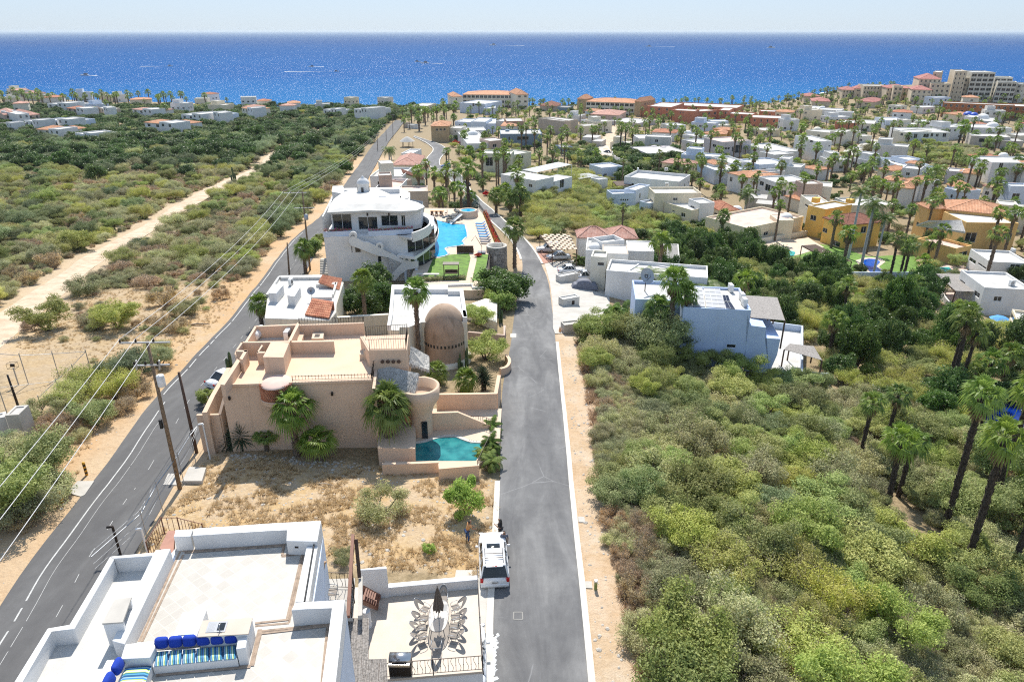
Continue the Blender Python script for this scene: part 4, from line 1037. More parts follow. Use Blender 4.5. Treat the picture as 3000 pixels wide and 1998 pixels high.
for k in range(6):
 a = B0[3].lerp(B0[2], k/6);b = B0[3].lerp(B0[2],(k+1)/6);a = a.lerp(B0[0].lerp(B0[1],k/6), .45);b = b.lerp(B0[0].lerp(B0[1],(k+1)/6), .45)
 pillow(a, b, SZ+.30, .40, .14, .22, f'royal blue back pillow, {ords[k]} of six on the roof bench','blue pillows on the roof deck')
S1 = [at_z(q, SZ) for q in (('A',820,1800),('A',1030,1800),('A',1165,1432),('A',965,1446))]
for k in range(2):
 f0, f1 = (.02,.5) if k == 0 else (.51,.99);a, b, c, d = S1[0].lerp(S1[3],f0), S1[1].lerp(S1[2],f0), S1[1].lerp(S1[2],f1), S1[0].lerp(S1[3],f1)
 cushion(d,a,b,c,.13,SZ-.08,STRIPE,'seat_cushion',['striped seat cushion of the short corner bench, cut by the bottom edge','striped seat cushion at the head of the short corner bench'][k],'striped seat cushions on the roof deck',2.2)
for k,(p, q) in enumerate([(('A',862,1440),('A',905,1392)),(('A',800,1570),('A',868,1500))]):
 a, b = at_z(('A',[880,812][k],[1505,1620][k]), SZ+.25),at_z(('A',[935,868][k],[1400,1510][k]), SZ+.25);pillow(a, b, SZ+.30, .44, .13, .2, ['royal blue pillow leaning at the top of the short corner bench','royal blue pillow of the short corner bench at the bottom edge'][k], 'blue pillows on the roof deck')
# ======== terrace wing ========
solid(WH, 'terrace_body', [('T',-300,1600),('T',262,1540),('T',1148,1466),('T',1105,700),('T',1100,598),('T',0,690),('T',-300,700)], TZ-.15, 24.8, WHITE)
solid(WH, 'terrace_floor', [('T',-300,1600),('T',264,1540),('T',1150,1466),('T',1106,700),('T',1100,600),('T',0,690),('T',-300,700)], TZ, TZ-.149, TERRTILE)
wl('terrace_parapet', [('T',272,697),('T',1090,622),('T',1104,615),('T',1100,578),('T',276,654)], TZ+.62, TZ-.3)
wl('terrace_parapet', [('T',16,522),('T',255,496),('T',258,505),('T',262,520),('T',16,535)], TZ+2.0, TZ-.3)
mb = MB();c = at_z(('T',72,905), TZ+1.1);mb.lathe((c.x,c.y,TZ-.05), [(.2,0),(.2,1.12),(.17,1.14),(.01,1.15)], 18, smooth=False);mb.build('column', WHITE, WH)
mb = MB();c = at_z(('T',210,710), TZ+.35);mb.box((c.x,c.y-.02,c.z),(.18,.04,.12));mb.build('wall_lamp', METAL_D, WH)
EDG = [at_z(q, TZ) for q in (('T',262,1530),('T',480,1512),('T',692,1494),('T',1146,1458))]
railing('terrace_railing','black iron railing with wavy balusters along the front of the beige terrace', EDG, TZ, .98, METAL_D, .17, wavy=True, r=.012)
EDR = [at_z(q, TZ) for q in (('T',1148,1456),('T',1125,1100),('T',1106,760),('T',1100,640))]
railing('terrace_railing','black iron railing down the street side of the beige terrace', EDR, TZ, .98, METAL_D, .17, wavy=True, r=.012)
# reed roof, balcony, beams and log
rf = MB()
z = TZ+2.45;r2 = random.Random(5);Q = [at_z(q, z) for q in (('B',650,1640),('B',860,1640),('B',868,1076),('B',703,1078))];Q2 = [at_z(q, z) for q in (('B',856,1640),('B',1015,1640),('B',1003,1388),('B',852,1392))]
for (a,b,c,d) in (Q, Q2):
 n = int((b-a).length/.035)
 for i in range(n):
  s = 0;p, q = a.lerp(b,(i+.5)/n), d.lerp(c,(i+.5)/n);L = (q-p).length
  while s < L:
   l = r2.uniform(.5,1.4);e = min(L, s+l);x0, x1 = p.lerp(q,s/L), p.lerp(q,e/L);j = Vector((r2.uniform(-.008,.008),0,r2.uniform(0,.02)));rf.bar(x0+j, x1+j, .017, 4, cap=False);s = e+.01
rfo = rf.build('reed_roof', REED, WH);mb = MB();
for (a,b,c,d) in (Q, Q2): mb.prism([a,b,c,d], z-.08, z-.02, 0, True, True)
mb.build('underside', WOOD_D, rfo)
BZ = TZ+2.9
solid(WH, 'balcony_floor', [('B',560,775),('B',760,768),('B',742,1075),('B',520,1075),('B',480,940)], BZ, BZ-.2, CONC)
PR = [at_z(q, BZ) for q in (('B',566,845),('B',755,850))];PR2 = [at_z(q, BZ) for q in (('B',752,850),('B',757,960),('B',735,1070))]
railing('balcony_railing','black scrolled iron railing at the back of the small balcony beside the white house', PR, BZ, 1.0, METAL_D, .2, wavy=True, r=.013)
railing('balcony_railing','black scrolled iron railing on the street side of the small balcony beside the white house', PR2, BZ, 1.0, METAL_D, .2, wavy=True, r=.013)
mb = MB();a, b = at_z(('B',745,440), BZ+2.0),at_z(('B',708,1065), BZ+1.1);mb.beam(a, b, .16, .2);bm2 = mb.build('red_beam', WOOD_R, None);tag(bm2, 'long red-brown timber beam over the balcony, the left one of two','beam','timber beams over the balcony')
mb = MB();a, b = at_z(('B',768,470), BZ+1.9),at_z(('B',795,765), BZ+.3);mb.beam(a, b, .18, .14);bm3 = mb.build('red_beam', WOOD_D, None);tag(bm3, 'dark timber beam leaning down beside the balcony, the right one of two','beam','timber beams over the balcony')
mb = MB();a, b = at_z(('B',805,770), BZ+.1),at_z(('B',800,1070), BZ+.1);mb.beam(a, b, .2, .25);mb.build('balcony_kerb', CONC, WH)
mb = MB();a, b = at_z(('B',466,950), BZ+.9),at_z(('B',515,660), BZ+2.3);mb.tube([a, a.lerp(b,.5)+Vector((.04,0,0)), b], [.13,.11,.10], 9);mb.tube([b-(b-a)*.02, b+Vector((.14,.05,.1))], [.08,.06], 7);mb.tube([b, b+Vector((-.06,.12,.18))], [.07,.045], 7);tag(mb.build('forked_log', WOOD_L), 'pale bare forked tree trunk leaning against the white house wall','log')
# stair down to the terrace
mb = MB();s0, s1 = at_z(('B',822,850), BZ-.3),at_z(('B',955,905), TZ+.1);st = empty('wooden_staircase',(s1.x,s1.y,TZ), 0, 'small red-brown wooden staircase leading down to the beige terrace','staircase');tr = MB()
for sgn in (0, 1):
 a = Vector((s0.x, s0.y-.05-.85*sgn, BZ-.2));b = Vector((s1.x, s1.y-.05-.75*sgn, TZ+.05));q = MB();q.beam(a, b, .07, .26);q.build('stringer', WOOD_R, st)
for k in range(1,8):
 f = k/8;a = Vector((s0.x, s0.y-.05, BZ-.2)).lerp(Vector((s1.x, s1.y-.05, TZ+.05)), f);tr.box((a.x, a.y-.4, a.z+.05),(.26,.8,.05))
tr.build('tread', WOOD_R, st)
# back stairs with rusty railing, NW corner
solid(WH, 'back_stair', [('A',1225,540),('A',1330,590),('A',1345,402),('A',1290,405)], DZ-.4, 26, REDPAVE)
RS = [at_z(q, DZ-1.2) for q in (('A',1255,560),('A',1335,300),('A',1450,300))]
railing('stair_railing','rusty brown railing of the outside stair at the far corner of the white house', [at_z(('A',1150,600),DZ-2.4),at_z(('A',1262,410),DZ-2.4),at_z(('A',1385,410),DZ-2.4),at_z(('A',1560,400),DZ-1.9)], [DZ-2.6,DZ-2.6,DZ-2.6,DZ-2.6], 1.1, WOOD_R, .22, r=.016)
# ======== terrace furniture ========
TC = Vector((-3.79, 27.2, TZ))
def mk_table():
 r = empty('patio_table',(0,0,0), 0, 'long oval glass patio table in the middle of the beige terrace','table');t = MB();n = 40;vs = [];
 pts = [((.54*cos(a))*(abs(cos(a))**-.25 if abs(cos(a)) > .05 else 1)*.95, 1.08*math.copysign(abs(sin(a))**.8, sin(a))) for a in [2*pi*i/n for i in range(n)]]
 t.prism(pts, .70, .715);m_, tt, bb, oo = newmat('pale_glass_table_top');bb.inputs['Base Color'].default_value = (.42,.42,.41,1);bb.inputs['Roughness'].default_value = .12;bb.inputs['Alpha'].default_value = .55;t.build('table_top', m_, r)
 e = MB();q = [Vector((x*1.01,y*1.01,.705)) for x, y in pts];e.tube(q+[q[0]], .022, 5);e.build('rim', CLOTH_G, r)
 for sx in (-1,1):
  for sy in (-1,1): l = MB();l.tube([(sx*.36,sy*.8,.70),(sx*.30,sy*.74,.4),(sx*.38,sy*.84,0)], .022, 6);l.build('leg', METAL_G, r)
 return r
place('tbl', mk_table, TC)
def mk_chair():
 r = empty('patio_chair',(0,0,0), 0, 'x','chair','patio chairs round the oval table');s = MB();s.bbox((0,0,.42),(.5,.48,.03),0,0,.02);s.build('seat', CLOTH_G, r)
 b = MB();n = 14;vs = [(0,-.26,.46)];pts = []
 for k in range(n+1):
  a = pi*k/n;pts.append(Vector((cos(a)*.29, -.27-sin(a)*.46, .50+sin(a)*.44)))
 pts = [Vector((.22,-.22,.42))]+pts+[Vector((-.22,-.22,.42))];c = sum(pts, Vector())/len(pts);b.add([c]+pts, [(0,i,i+1) for i in range(1,len(pts))], 0);b.build('backrest', CLOTH_G, r)
 f = MB();f.tube(pts, .018, 5);f.build('back_frame', METAL_G, r)
 for sx in (-1,1): a = MB();a.tube([(sx*.27,-.24,.66),(sx*.30,.1,.64),(sx*.28,.24,.55),(sx*.27,.22,.42)], .018, 5);a.build('armrest', METAL_G, r)
 l = MB()
 for sx in (-1,1):
  l.tube([(sx*.25,.22,.42),(sx*.27,.24,.02),(sx*.27,-.28,.02),(sx*.24,-.22,.42)], .015, 5)
 l.build('leg_frame', METAL_G, r);return r
spots = [(-.95,.85,-pi/2-.5,'top left'),(-.92,.15,-pi/2,'middle left, second from the far end'),(-.95,-.5,-pi/2+.2,'left, third from the far end'),(-.85,-1.15,-pi/2+.5,'nearest on the left side'),(.92,1.0,pi/2+.5,'top right'),(.95,.25,pi/2+.2,'middle right, second from the far end'),(.9,-.45,pi/2,'right, third from the far end'),(.92,-1.05,pi/2-.3,'nearest on the right side'),(0.03,-1.75,0,'at the near end'),(.08,1.65,pi,'at the far end behind the umbrella')]
for x, y, a, nm in spots: place('chair', mk_chair, TC+Vector((x*.88,y*.9,0)), a, .86, f'round-backed grey mesh patio chair {nm} of the oval table')
um = empty('folded_umbrella', TC, 0, 'closed taupe umbrella standing through the oval patio table','umbrella');mb = MB();mb.bar(TC+Vector((0,0,.0)), TC+Vector((0,0,2.62)), .022, 8);mb.build('pole', METAL_D, um)
mb = MB();n = 16;pr = [(.23,1.15),(.25,1.3),(.19,1.7),(.13,2.1),(.06,2.45),(.012,2.55)];vs = []
for (q,z) in pr:
 for i in range(n): a = 2*pi*i/n;w_ = 1.2 if i % 2 else .7;vs.append(TC+Vector((q*w_*cos(a), q*w_*sin(a), z-(.08 if i % 2 and z < 1.2 else 0))))
mb.add(vs, [(j*n+i, j*n+(i+1)%n,(j+1)*n+(i+1)%n,(j+1)*n+i) for j in range(5) for i in range(n)], 0, False);mb.build('canopy', CLOTH_T, um)
mb = MB();mb.lathe((TC.x,TC.y,TC.z+2.6), [(.01,0),(.03,.03),(.01,.08)], 8);mb.build('finial', METAL_D, um)
bp = at_z(('T',390,1420), TZ+.5);gr = empty('gas_grill',(bp.x,bp.y,TZ), 0, 'stainless gas barbecue grill standing by the terrace railing','grill');mb = MB();mb.bbox((bp.x,bp.y,TZ+.5),(1.05,.55,.75),0,0,.03);mb.build('cabinet', METAL_D, gr)
mb = MB();c = (bp.x,bp.y+.1,TZ+.92);vs = [];n = 10
for k in range(n+1):
 a = pi*k/n
 for sx in (-.52,.52): vs.append((c[0]+sx, c[1]+.3*cos(a), c[2]+.26*sin(a)))
mb.add(vs, [(2*k,2*k+1,2*k+3,2*k+2) for k in range(n)]+[tuple(range(0,2*n+2,2)), tuple(range(2*n+1,0,-2))], 0, True);lid = mb.build('lid', CHROME, gr);mb = MB();mb.bar((c[0]-.35,c[1]-.33,c[2]+.12),(c[0]+.35,c[1]-.33,c[2]+.12),.02);mb.build('handle', METAL_D, lid)
mb = MB();mb.box((bp.x,bp.y-.3,TZ+.9),(1.0,.06,.16));mb.build('control_panel', CHROME, gr)
for k,(x,y,nm) in enumerate([(545,905,'')]):
 p = at_z(('B',590,925), BZ);c = place('chair', mk_chair, p, -pi/2, 1, 'dark-framed chair on the small balcony beside the white house','chairs of the white house')
def on_plane(p, a, nrm):
 r = ray(p);o = Vector((0,0,CAMH));t = (Vector(a)-o).dot(nrm)/r.dot(nrm);return o + r*t
def vwall(root, name, pix, a, nrm, th, mat):
 """upright slab whose outline is given in pixels on a vertical plane"""
 P = [on_plane(p, a, nrm) for p in pix];n = len(P);bm = bmesh.new();off = nrm*th
 f1 = [bm.verts.new(p) for p in P];f2 = [bm.verts.new(p+off) for p in P];bm.faces.new(f1);bm.faces.new(f2[::-1])
 for i in range(n): bm.faces.new((f1[(i+1)%n], f1[i], f2[i], f2[(i+1)%n]))
 bmesh.ops.triangulate(bm, faces=bm.faces[:]);me = bpy.data.meshes.new(name);bm.to_mesh(me);bm.free();me.materials.append(mat)
 o = bpy.data.objects.new(name, me);link(o, root)
 if root: o.matrix_parent_inverse = root.matrix_basis.inverted()
 return o
def fr(f, *xy): return [(f, xy[i], xy[i+1]) for i in range(0, len(xy), 2)]
# ======== salmon pink house =========
DK = 31.3
PH = empty('pink_house',(-16, 58, 24.5), 0, 'salmon pink flat-roofed house with roof deck and thatched corner between the two roads','house');LAND.append((-16, 57, 'the salmon pink house'))
body = pz(fr('P',25,895,1765,832,1765,640,1690,320,440,230,310,385,180,520,215,610), DK)
mb = MB();mb.prism(body, 23.2, DK-.12);mb.build('wall', PINK, PH)
mb = MB();mb.prism(inset(body, .05), DK-.119, DK);mb.build('deck', PINKDECK, PH)
def pk(name, xy, z1, z0=DK-.1, mat=PINK): return solid(PH, name, fr('P',*xy), z1, z0, mat)
LPT = DK+1.0;c = LPT
pk('parapet',(22,885,70,893,250,615,215,592), DK+.95);pk('parapet',(240,590,275,600,335,495,300,490), DK+1.3)
pk('parapet',(197,492,330,495,330,512,197,508), DK+1.3);pk('parapet',(195,500,215,500,285,400,265,395), DK+1.3)
pk('parapet',(265,395,262,408,820,402,820,386), DK+1.3)
pk('parapet',(820,386,820,402,1325,395,1325,380), DK+1.15)
pk('parapet',(305,395,335,392,440,222,418,215), DK+1.2);pk('parapet',(418,215,430,225,905,205,905,192), DK+1.2)
pk('parapet',(800,385,835,385,930,195,905,175), DK+1.3);pk('parapet',(925,200,930,212,1670,185,1670,172), DK+1.15)
pk('low_bench',(905,385,955,388,1003,240,925,232), DK+.45)
pk('roof_room',(510,572,745,576,812,410,605,395), DK+1.55)
pk('partition',(440,525,530,525,535,508,445,508), DK+1.2);pk('partition',(440,520,455,520,512,440,495,432), DK+1.2)
pk('front_kerb',(22,893,22,880,1765,820,1765,833), DK+.10)
solid(PH, 'utility_floor', fr('P',395,380,775,370,830,290,545,290), DK+.02, DK-.1, CONC)
fp = pk('firepit',(1068,360,1200,358,1212,292,1085,292), DK+.5, mat=STONEPAVE);solid(fp, 'ember_tray', fr('P',1100,342,1158,340,1168,308,1112,308), DK+.52, DK+.5, METAL_D)
# right-hand block with steps and railing
RB = pz(fr('P',1722,500,2165,490,2185,310,1625,335), DK+1.6);mb = MB();mb.prism(RB, 23, DK+1.6);rbo = mb.build('upper_block', PINK, PH);mb = MB();mb.prism(inset(RB,.12), DK+1.6, DK+1.64);mb.build('deck', PINKDECK, rbo)
for k,(xy, dz) in enumerate([((1620,545,1668,545,1672,490,1628,490), .5),((1665,500,1712,500,1715,440,1672,440), .95),((1705,450,1745,450,1750,395,1710,395), 1.35)]): pk('step', xy, DK+dz, mat=STONEPAVE)
for k in range(4):
 q = on_plane(('P',1885+62*k,622), RB[0], Vector((0,-1,0)));q.y = RB[0].y-.06+0.01*k;mb = MB();mb.lathe((0,0,0), [(.17,0),(.17,.05),(.1,.06),(.01,.03)], 12);o = mb.build('round_vent', WOOD_D, rbo);o.matrix_parent_inverse = Matrix();o.rotation_euler = (pi/2,0,0);o.location = q
railing('roof_railing','thin iron railing round the small upper deck of the salmon pink house', [RB[0]+Vector((.1,.1,0)), RB[1]+Vector((-.1,.1,0)), RB[2]+Vector((-.1,-.1,0)), RB[3]+Vector((.6,-.1,0))], DK+1.6, 1.0, METAL_D, .2, r=.014)
railing('roof_railing','low iron railing with knobbed tips along the front edge of the salmon pink roof', [at_z(('P',852,848),DK+.1),at_z(('P',1755,822),DK+.1)], DK+.1, .42, METAL_D, .26, knob=True, r=.016)
railing('roof_railing','low iron railing with knobbed tips above the thatched corner of the salmon pink house', [at_z(('P',1760,815),DK+.1),at_z(('P',1808,560),DK+.1)], DK+.1, .5, METAL_D, .26, knob=True, r=.016)
railing('roof_railing','low iron railing with knobbed tips on the back parapet of the salmon pink house', [at_z(('P',930,190),DK+1.15),at_z(('P',1660,178),DK+1.15)], DK+1.15, .5, METAL_D, .26, knob=True, r=.016)
# slanting side wall and thatched roofs
sw = pz(fr('P',1765,935,1800,930,1835,620,1810,560), DK-.2);mb = MB();mb.prism(sw, 24, DK-.2);mb.build('side_wall', PINK, PH)
def thatch(label, P, th=.28, parent=None, mat=THATCH, seed=3, name='thatched_roof', fr_=.35):
 """sloping thatch over four world points with a shaggy edge"""
 r = random.Random(seed);a, b, c, d = P;mb = MB();n, m = max(6,int((b-a).length/.25)), max(6,int((d-a).length/.25));g = {}
 nr = (b-a).cross(d-a).normalized();nr = nr if nr.z > 0 else -nr
 for i in range(n+1):
  for j in range(m+1): g[i,j] = a.lerp(b,i/n).lerp(d.lerp(c,i/n),j/m) + nr*(r.uniform(-.03,.03)+th*.3*sin(pi*i/n)*0)
 mb.add([g[i,j] for i in range(n+1) for j in range(m+1)], [(i*(m+1)+j,(i+1)*(m+1)+j,(i+1)*(m+1)+j+1,i*(m+1)+j+1) for i in range(n) for j in range(m)])
 lo = [p-Vector((0,0,th)) for p in (a,b,c,d)];mb.add(lo+[a,b,c,d], [(3,2,1,0),(0,1,5,4),(1,2,6,5),(2,3,7,6),(3,0,4,7)])
 for k in range(int((n*m)*7)):
  u, v = r.random(), r.random();p = a.lerp(b,u).lerp(d.lerp(c,u),v);dn = (a-d).normalized();s = (b-a).normalized()*.03;q = p+nr*.02;e = q+dn*r.uniform(.2,.45)+nr*r.uniform(-.01,.05)+(b-a).normalized()*r.uniform(-.08,.08);mb.add([q-s,q+s,e], [(0,1,2)])
 for (s0,s1) in ((a,b),(b,c),(d,a)):
  for k in range(int((s1-s0).length*16)):
   p = s0.lerp(s1, r.random());t = (s1-s0).normalized()*.05;o = (p-(a+b+c+d)/4);o.z = 0;e = p+o.normalized()*r.uniform(.02,.14)+Vector((0,0,-th-r.uniform(0,fr_*.6)));mb.add([p-t,p+t,e], [(0,1,2)])
 o = mb.build(name, mat, parent)
 if label: o['label'] = label
 return o
thatch('grey thatched porch roof sloping towards the pool', [at_z(('P',1790,945),29.9),at_z(('P',2245,1040),29.6),at_z(('P',2300,760),31.1),at_z(('P',1840,655),31.4)], parent=PH, seed=4)
thatch('darker thatched strip beside the upper block', [at_z(('P',2190,640),31.2),at_z(('P',2420,720),30.2),at_z(('P',2420,560),30.2),at_z(('P',2205,440),32.3)], parent=PH, seed=5)
P4 = pz(fr('P',1800,1300,2235,1310,2240,1040,1800,950), 29.2);mb = MB();mb.prism(P4, 24, 26.6);mb.build('porch_base', PINK, PH)
for q in (('P',2190,1050),('P',2240,1020)):
 g = at_z(q, 29.3);mb = MB();mb.bar((g.x,g.y,26.5),(g.x,g.y,29.5),.09,8);mb.build('post', WOOD_R, PH)
mb = MB();b0, b1 = at_z(('P',1800,980),29),at_z(('P',2230,1050),29);mb.prism(ccw([b0+Vector((0,.9,0)), b1+Vector((0,.9,0)), b1+Vector((0,1.2,0)), b0+Vector((0,1.2,0))]), 26.6, 29.6);mb.build('porch_back_wall', WOOD_D, PH)
# lattice balcony with its vault
LC = at_z(('P',660,870), DK);mb = MB();r0 = (at_z(('P',848,850),DK)-at_z(('P',468,865),DK)).length/2;n = 20;vs = []
for k in range(n+1):
 a = pi + pi*k/n;vs += [(LC.x+r0*cos(a), LC.y+r0*.75*sin(a), DK-1.7+1.0*(1-abs(sin(a)))*.4),(LC.x+r0*cos(a), LC.y+r0*.75*sin(a), DK+.05)]
lat = MB()
for k in range(26):
 for sgn in (-1,1):
  pts = []
  for j in range(9):
   a = pi + pi*(k/26 + sgn*j/8*.22)
   if pi <= a <= 2*pi: pts.append((LC.x+r0*cos(a), LC.y+r0*.75*sin(a), DK-1.35+1.45*j/8))
  if len(pts) > 1: lat.tube(pts, .03, 4)
lat.build('brick_lattice', TILE, PH)
mb = MB();pts = [(LC.x+r0*cos(pi+pi*k/n), LC.y+r0*.75*sin(pi+pi*k/n), DK-1.4) for k in range(n+1)];mb.tube(pts, .09, 6);mb.prism([(p[0],p[1]) for p in pts], DK-1.75, DK-1.4, 0, True, True);mb.build('curved_ledge', PINK, PH)
mb = MB();mb.lathe((LC.x,LC.y+.1,DK-.02), [(r0*.9*cos(k*pi/16), .30*sin(k*pi/16)) for k in range(8)]+[(.01,.30)], 28, sy=1.15);mb.build('vault', ROOFP, PH)
for q in (('P',130,1040),('P',1308,990)):
 w_ = on_plane(q, body[0],(body[1]-body[0]).cross(Vector((0,0,1))).normalized());mb = MB();mb.lathe((w_.x,w_.y-.1,w_.z-.18), [(.02,0),(.1,.05),(.1,.32),(.02,.38)], 10);mb.build('wall_lamp', METAL_D, PH)
mb = MB();a, b = at_z(('P',395,350),DK+.45),at_z(('P',505,245),DK+.45);d = (b-a).normalized();L = (b-a).length;q = d.to_track_quat('Z','Y');n = 14;vs = []
for t_, r_ in ((0,.02),(.02,.28),(.10,.43),(.25,.46),(L-.25,.46),(L-.10,.43),(L-.02,.28),(L,.02)):
 for i in range(n): an = 2*pi*i/n;vs.append(a + d*t_ + q @ Vector((r_*cos(an), r_*sin(an), 0)))
mb.add(vs, [(j*n+i, j*n+(i+1)%n,(j+1)*n+(i+1)%n,(j+1)*n+i) for j in range(7) for i in range(n)], 0, True);gt = empty('gas_tank',(a.x,a.y,DK), 0, 'white cylindrical gas tank with red cap on the salmon pink roof','gas tank');mb.build('tank_body', METAL_W, gt)
m2 = a.lerp(b,.6);mb = MB();mb.bbox((m2.x,m2.y,DK+.95),(.32,.4,.16),.3,0,.04);mb.build('valve_cap', TERRA, gt);mb = MB();mb.box((a.x,a.y+.2,DK+.08),(.8,.1,.2));mb.box((b.x,b.y-.2,DK+.08),(.8,.1,.2));mb.build('cradle', CONC, gt)
place('ac', mk_ac, at_z(('P',800,370),DK), pi/2, 1.15, 'upright white air conditioner in the utility corner of the salmon pink roof','air conditioning units on the roofs')
# yard walls on the road side
wallthing('salmon pink yard wall beside the yuccas, facing the bare lot', [at_z(('D',72,1003),28.3),at_z(('D',256,998),28.3)], 28.3, PINK, .25)
wallthing('salmon pink sloping wall between yard and house front', [at_z(('D',256,998),28.3),at_z(('D',318,890),28.8)], [28.3,29.6], PINK, .25)
wallthing('long salmon pink wall along the road beside the white parked car', [at_z(('D',135,985),28.9),at_z(('D',200,850),28.9),at_z(('D',330,625),28.9)], 28.9, PINK, .4)
# round terrace turret
tc = at_z(('D',1880,770), 30.0);tr_ = empty('round_turret',(tc.x,tc.y,24.5), 0, 'salmon pink round balcony turret flaring out above the pool patio','turret');mb = MB();mb.lathe((tc.x-.15,tc.y,0), [(1.0,24),(1.0,27.4),(1.2,28.1),(1.7,28.9),(1.75,30.0),(1.5,30.02),(1.5,29.1),(.01,29.1)], 32);mb.build('wall', PINK, tr_)
mb = MB();g = (tc.x+.25, tc.y-1.02, 25.9);mb.box(g,(.5,.1,2.2));mb.build('arched_window', GLASS, tr_)
# ======== pool patio of the pink house =====
PD = 25.35
def patch(name, pix, z, mat, th=.1, kind='structure', z0=None):
 P = pz(pix, z);mb = MB();mb.prism(P, z0 if z0 is not None else z-th, z);o = mb.build(name, mat);return tag(o, kind=kind) if kind else o
patch('patio', fr('E',-60,1340,650,1345,820,1180,835,905,280,905,255,1130,100,1135,-60,1230), PD, STONEPAVE, z0=24)
patch('pool', fr('E',160,1305,640,1305,700,1175,600,1170,540,1150,480,1125,400,1125,320,1140,250,1165,162,1178), PD+.012, POOLTEAL, .008)
mb = MB();cp = [at_z(q, PD+.02) for q in fr('E',160,1178,250,1165,320,1140,400,1122,480,1122,540,1147,600,1168,705,1172)];cp = smooth_line([Vector(p) for p in cp], 2)
for a, b in zip(cp, cp[1:]):
 t = (b-a).normalized();n = Vector((-t.y,t.x,0));mb.prism(ccw([a,b,b+n*.3,a+n*.3]), PD, PD+.06)
tag(mb.build('pool_coping', KERB), kind='structure')
wallthing('low salmon wall at the front of the small pool', [at_z(('E',-80,1330),26.0),at_z(('E',217,1318),26.0),at_z(('E',352,1312),26.0)], 26.0, PINKDECK, .3)
wallthing('broad salmon pool wall with flat ledge towards the bare lot', [at_z(('E',352,1348),26.3),at_z(('E',660,1322),26.3)], 26.3, PINKDECK, .75)
wallthing('tall salmon wall behind the pool patio beside the street', [at_z(('E',335,795),27.0),at_z(('E',800,788),27.0)], 27.0, PINKDECK, .3)
wallthing('sloping salmon planter wall beside the narrow garden bed along the street', [at_z(('E',790,790),26.6),at_z(('E',815,650),26.6)], 26.6, PINKDECK, .35)
rw = [gp(('E',825,655)), gp(('E',880,640)), gp(('E',902,590)), gp(('E',870,545))];wallthing('curved low salmon retaining wall by the street below the round shrub', smooth_line(rw,2), 0, PINKDECK, .35, h=.9)
wallthing('low pink retaining wall in front of the cactus bed beside the street', [gp(('E',582,380)), gp(('E',855,405)), gp(('E',858,330))], 0, PINK2, .3, h=1.1)
wallthing('salmon ramp wall sloping down beside the pool patio', [at_z(('E',285,945),27.0),at_z(('E',500,938),27.0),at_z(('E',750,1020),25.8)], [27.1,27.1,25.6], PINKDECK, .25)
railing('patio_railing','curved iron railing along the ramp behind the small pool', smooth_line([at_z(q,PD) for q in fr('E',362,1042,500,1038,640,1035,710,1045,748,1065)],1), PD, 1.0, WOOD_D, .2, r=.015)
railing('patio_railing','iron railing on the street side of the small pool', [at_z(('E',650,1350),26.0),at_z(('E',740,1160),26.0)], PD+.3, .9, METAL_D, .2, r=.015)
# ======== dome house =====
db = gp(('E',395,600));DC = Vector((db.x, db.y+2.35, db.z));dzt = h_over(DC,('E',395,108));r1 = 2.42
DH = empty('domed_house',(DC.x, DC.y, DC.z), 0, 'cream house with white flat roof and tall brown dome by the street','house');LAND.append((-10, 76, 'the house with the brown dome'))
HT = 28.9;P = pz(fr('G',1140,1238,1225,1240,1228,1216,1300,1216,1400,1178,1747,1175,1717,962,1602,960,1600,922,1170,927,1150,1140), HT);mb = MB();mb.prism(P, 22, HT-.6);mb.build('wall', PALECREAM, DH)
mb = MB();mb.prism(inset(P,.02), HT-.599, HT-.55);mb.build('roof', ROOFW, DH)
for xy in [(1150,1140,1175,1140,1190,960,1600,962,1600,922,1170,927),(1600,962,1600,975,1690,975,1720,1170,1748,1170,1717,960),(1690,1120,1715,1175,1748,1175,1735,1120),(1135,1238,1160,1238,1178,1140,1150,1140)]: solid(DH, 'parapet', fr('G',*xy), HT, HT-.6, WHITE)
sh = dzt-DC.z;mb = MB();k0 = sh-3.1;pr = [(r1*.98,-.5),(r1*1.04,0),(r1*1.0,.3),(r1,k0*.5),(r1*.985,k0)]+[(r1*.985*cos(a), k0+3.1*sin(a)) for a in [pi/2*i/12 for i in range(1,13)]]
pr[-1] = (.01, sh);mb.lathe((DC.x,DC.y,DC.z), pr, 48);dm = mb.build('dome', BROWN, DH)
for k in range(18):
 a = pi + pi*(k+.5)/18 ;z = DC.z+k0-1.15;c_ = (DC.x+r1*.99*cos(a), DC.y+r1*.99*sin(a), z);mb = MB();mb.box(c_,(.10,.17,.34), a);mb.build('window', GLASS, dm)
mb = MB();mb.lathe((DC.x,DC.y,DC.z-.4), [(r1*1.22,0),(r1*1.22,.9),(r1*1.0,.95)], 40);mb.build('base_ring', PALECREAM, DH)
solid(DH, 'garden_wall', fr('G',1735,1110,1975,1215,1978,1050,1890,1030,1735,1085), 23.6, 21, PALECREAM)
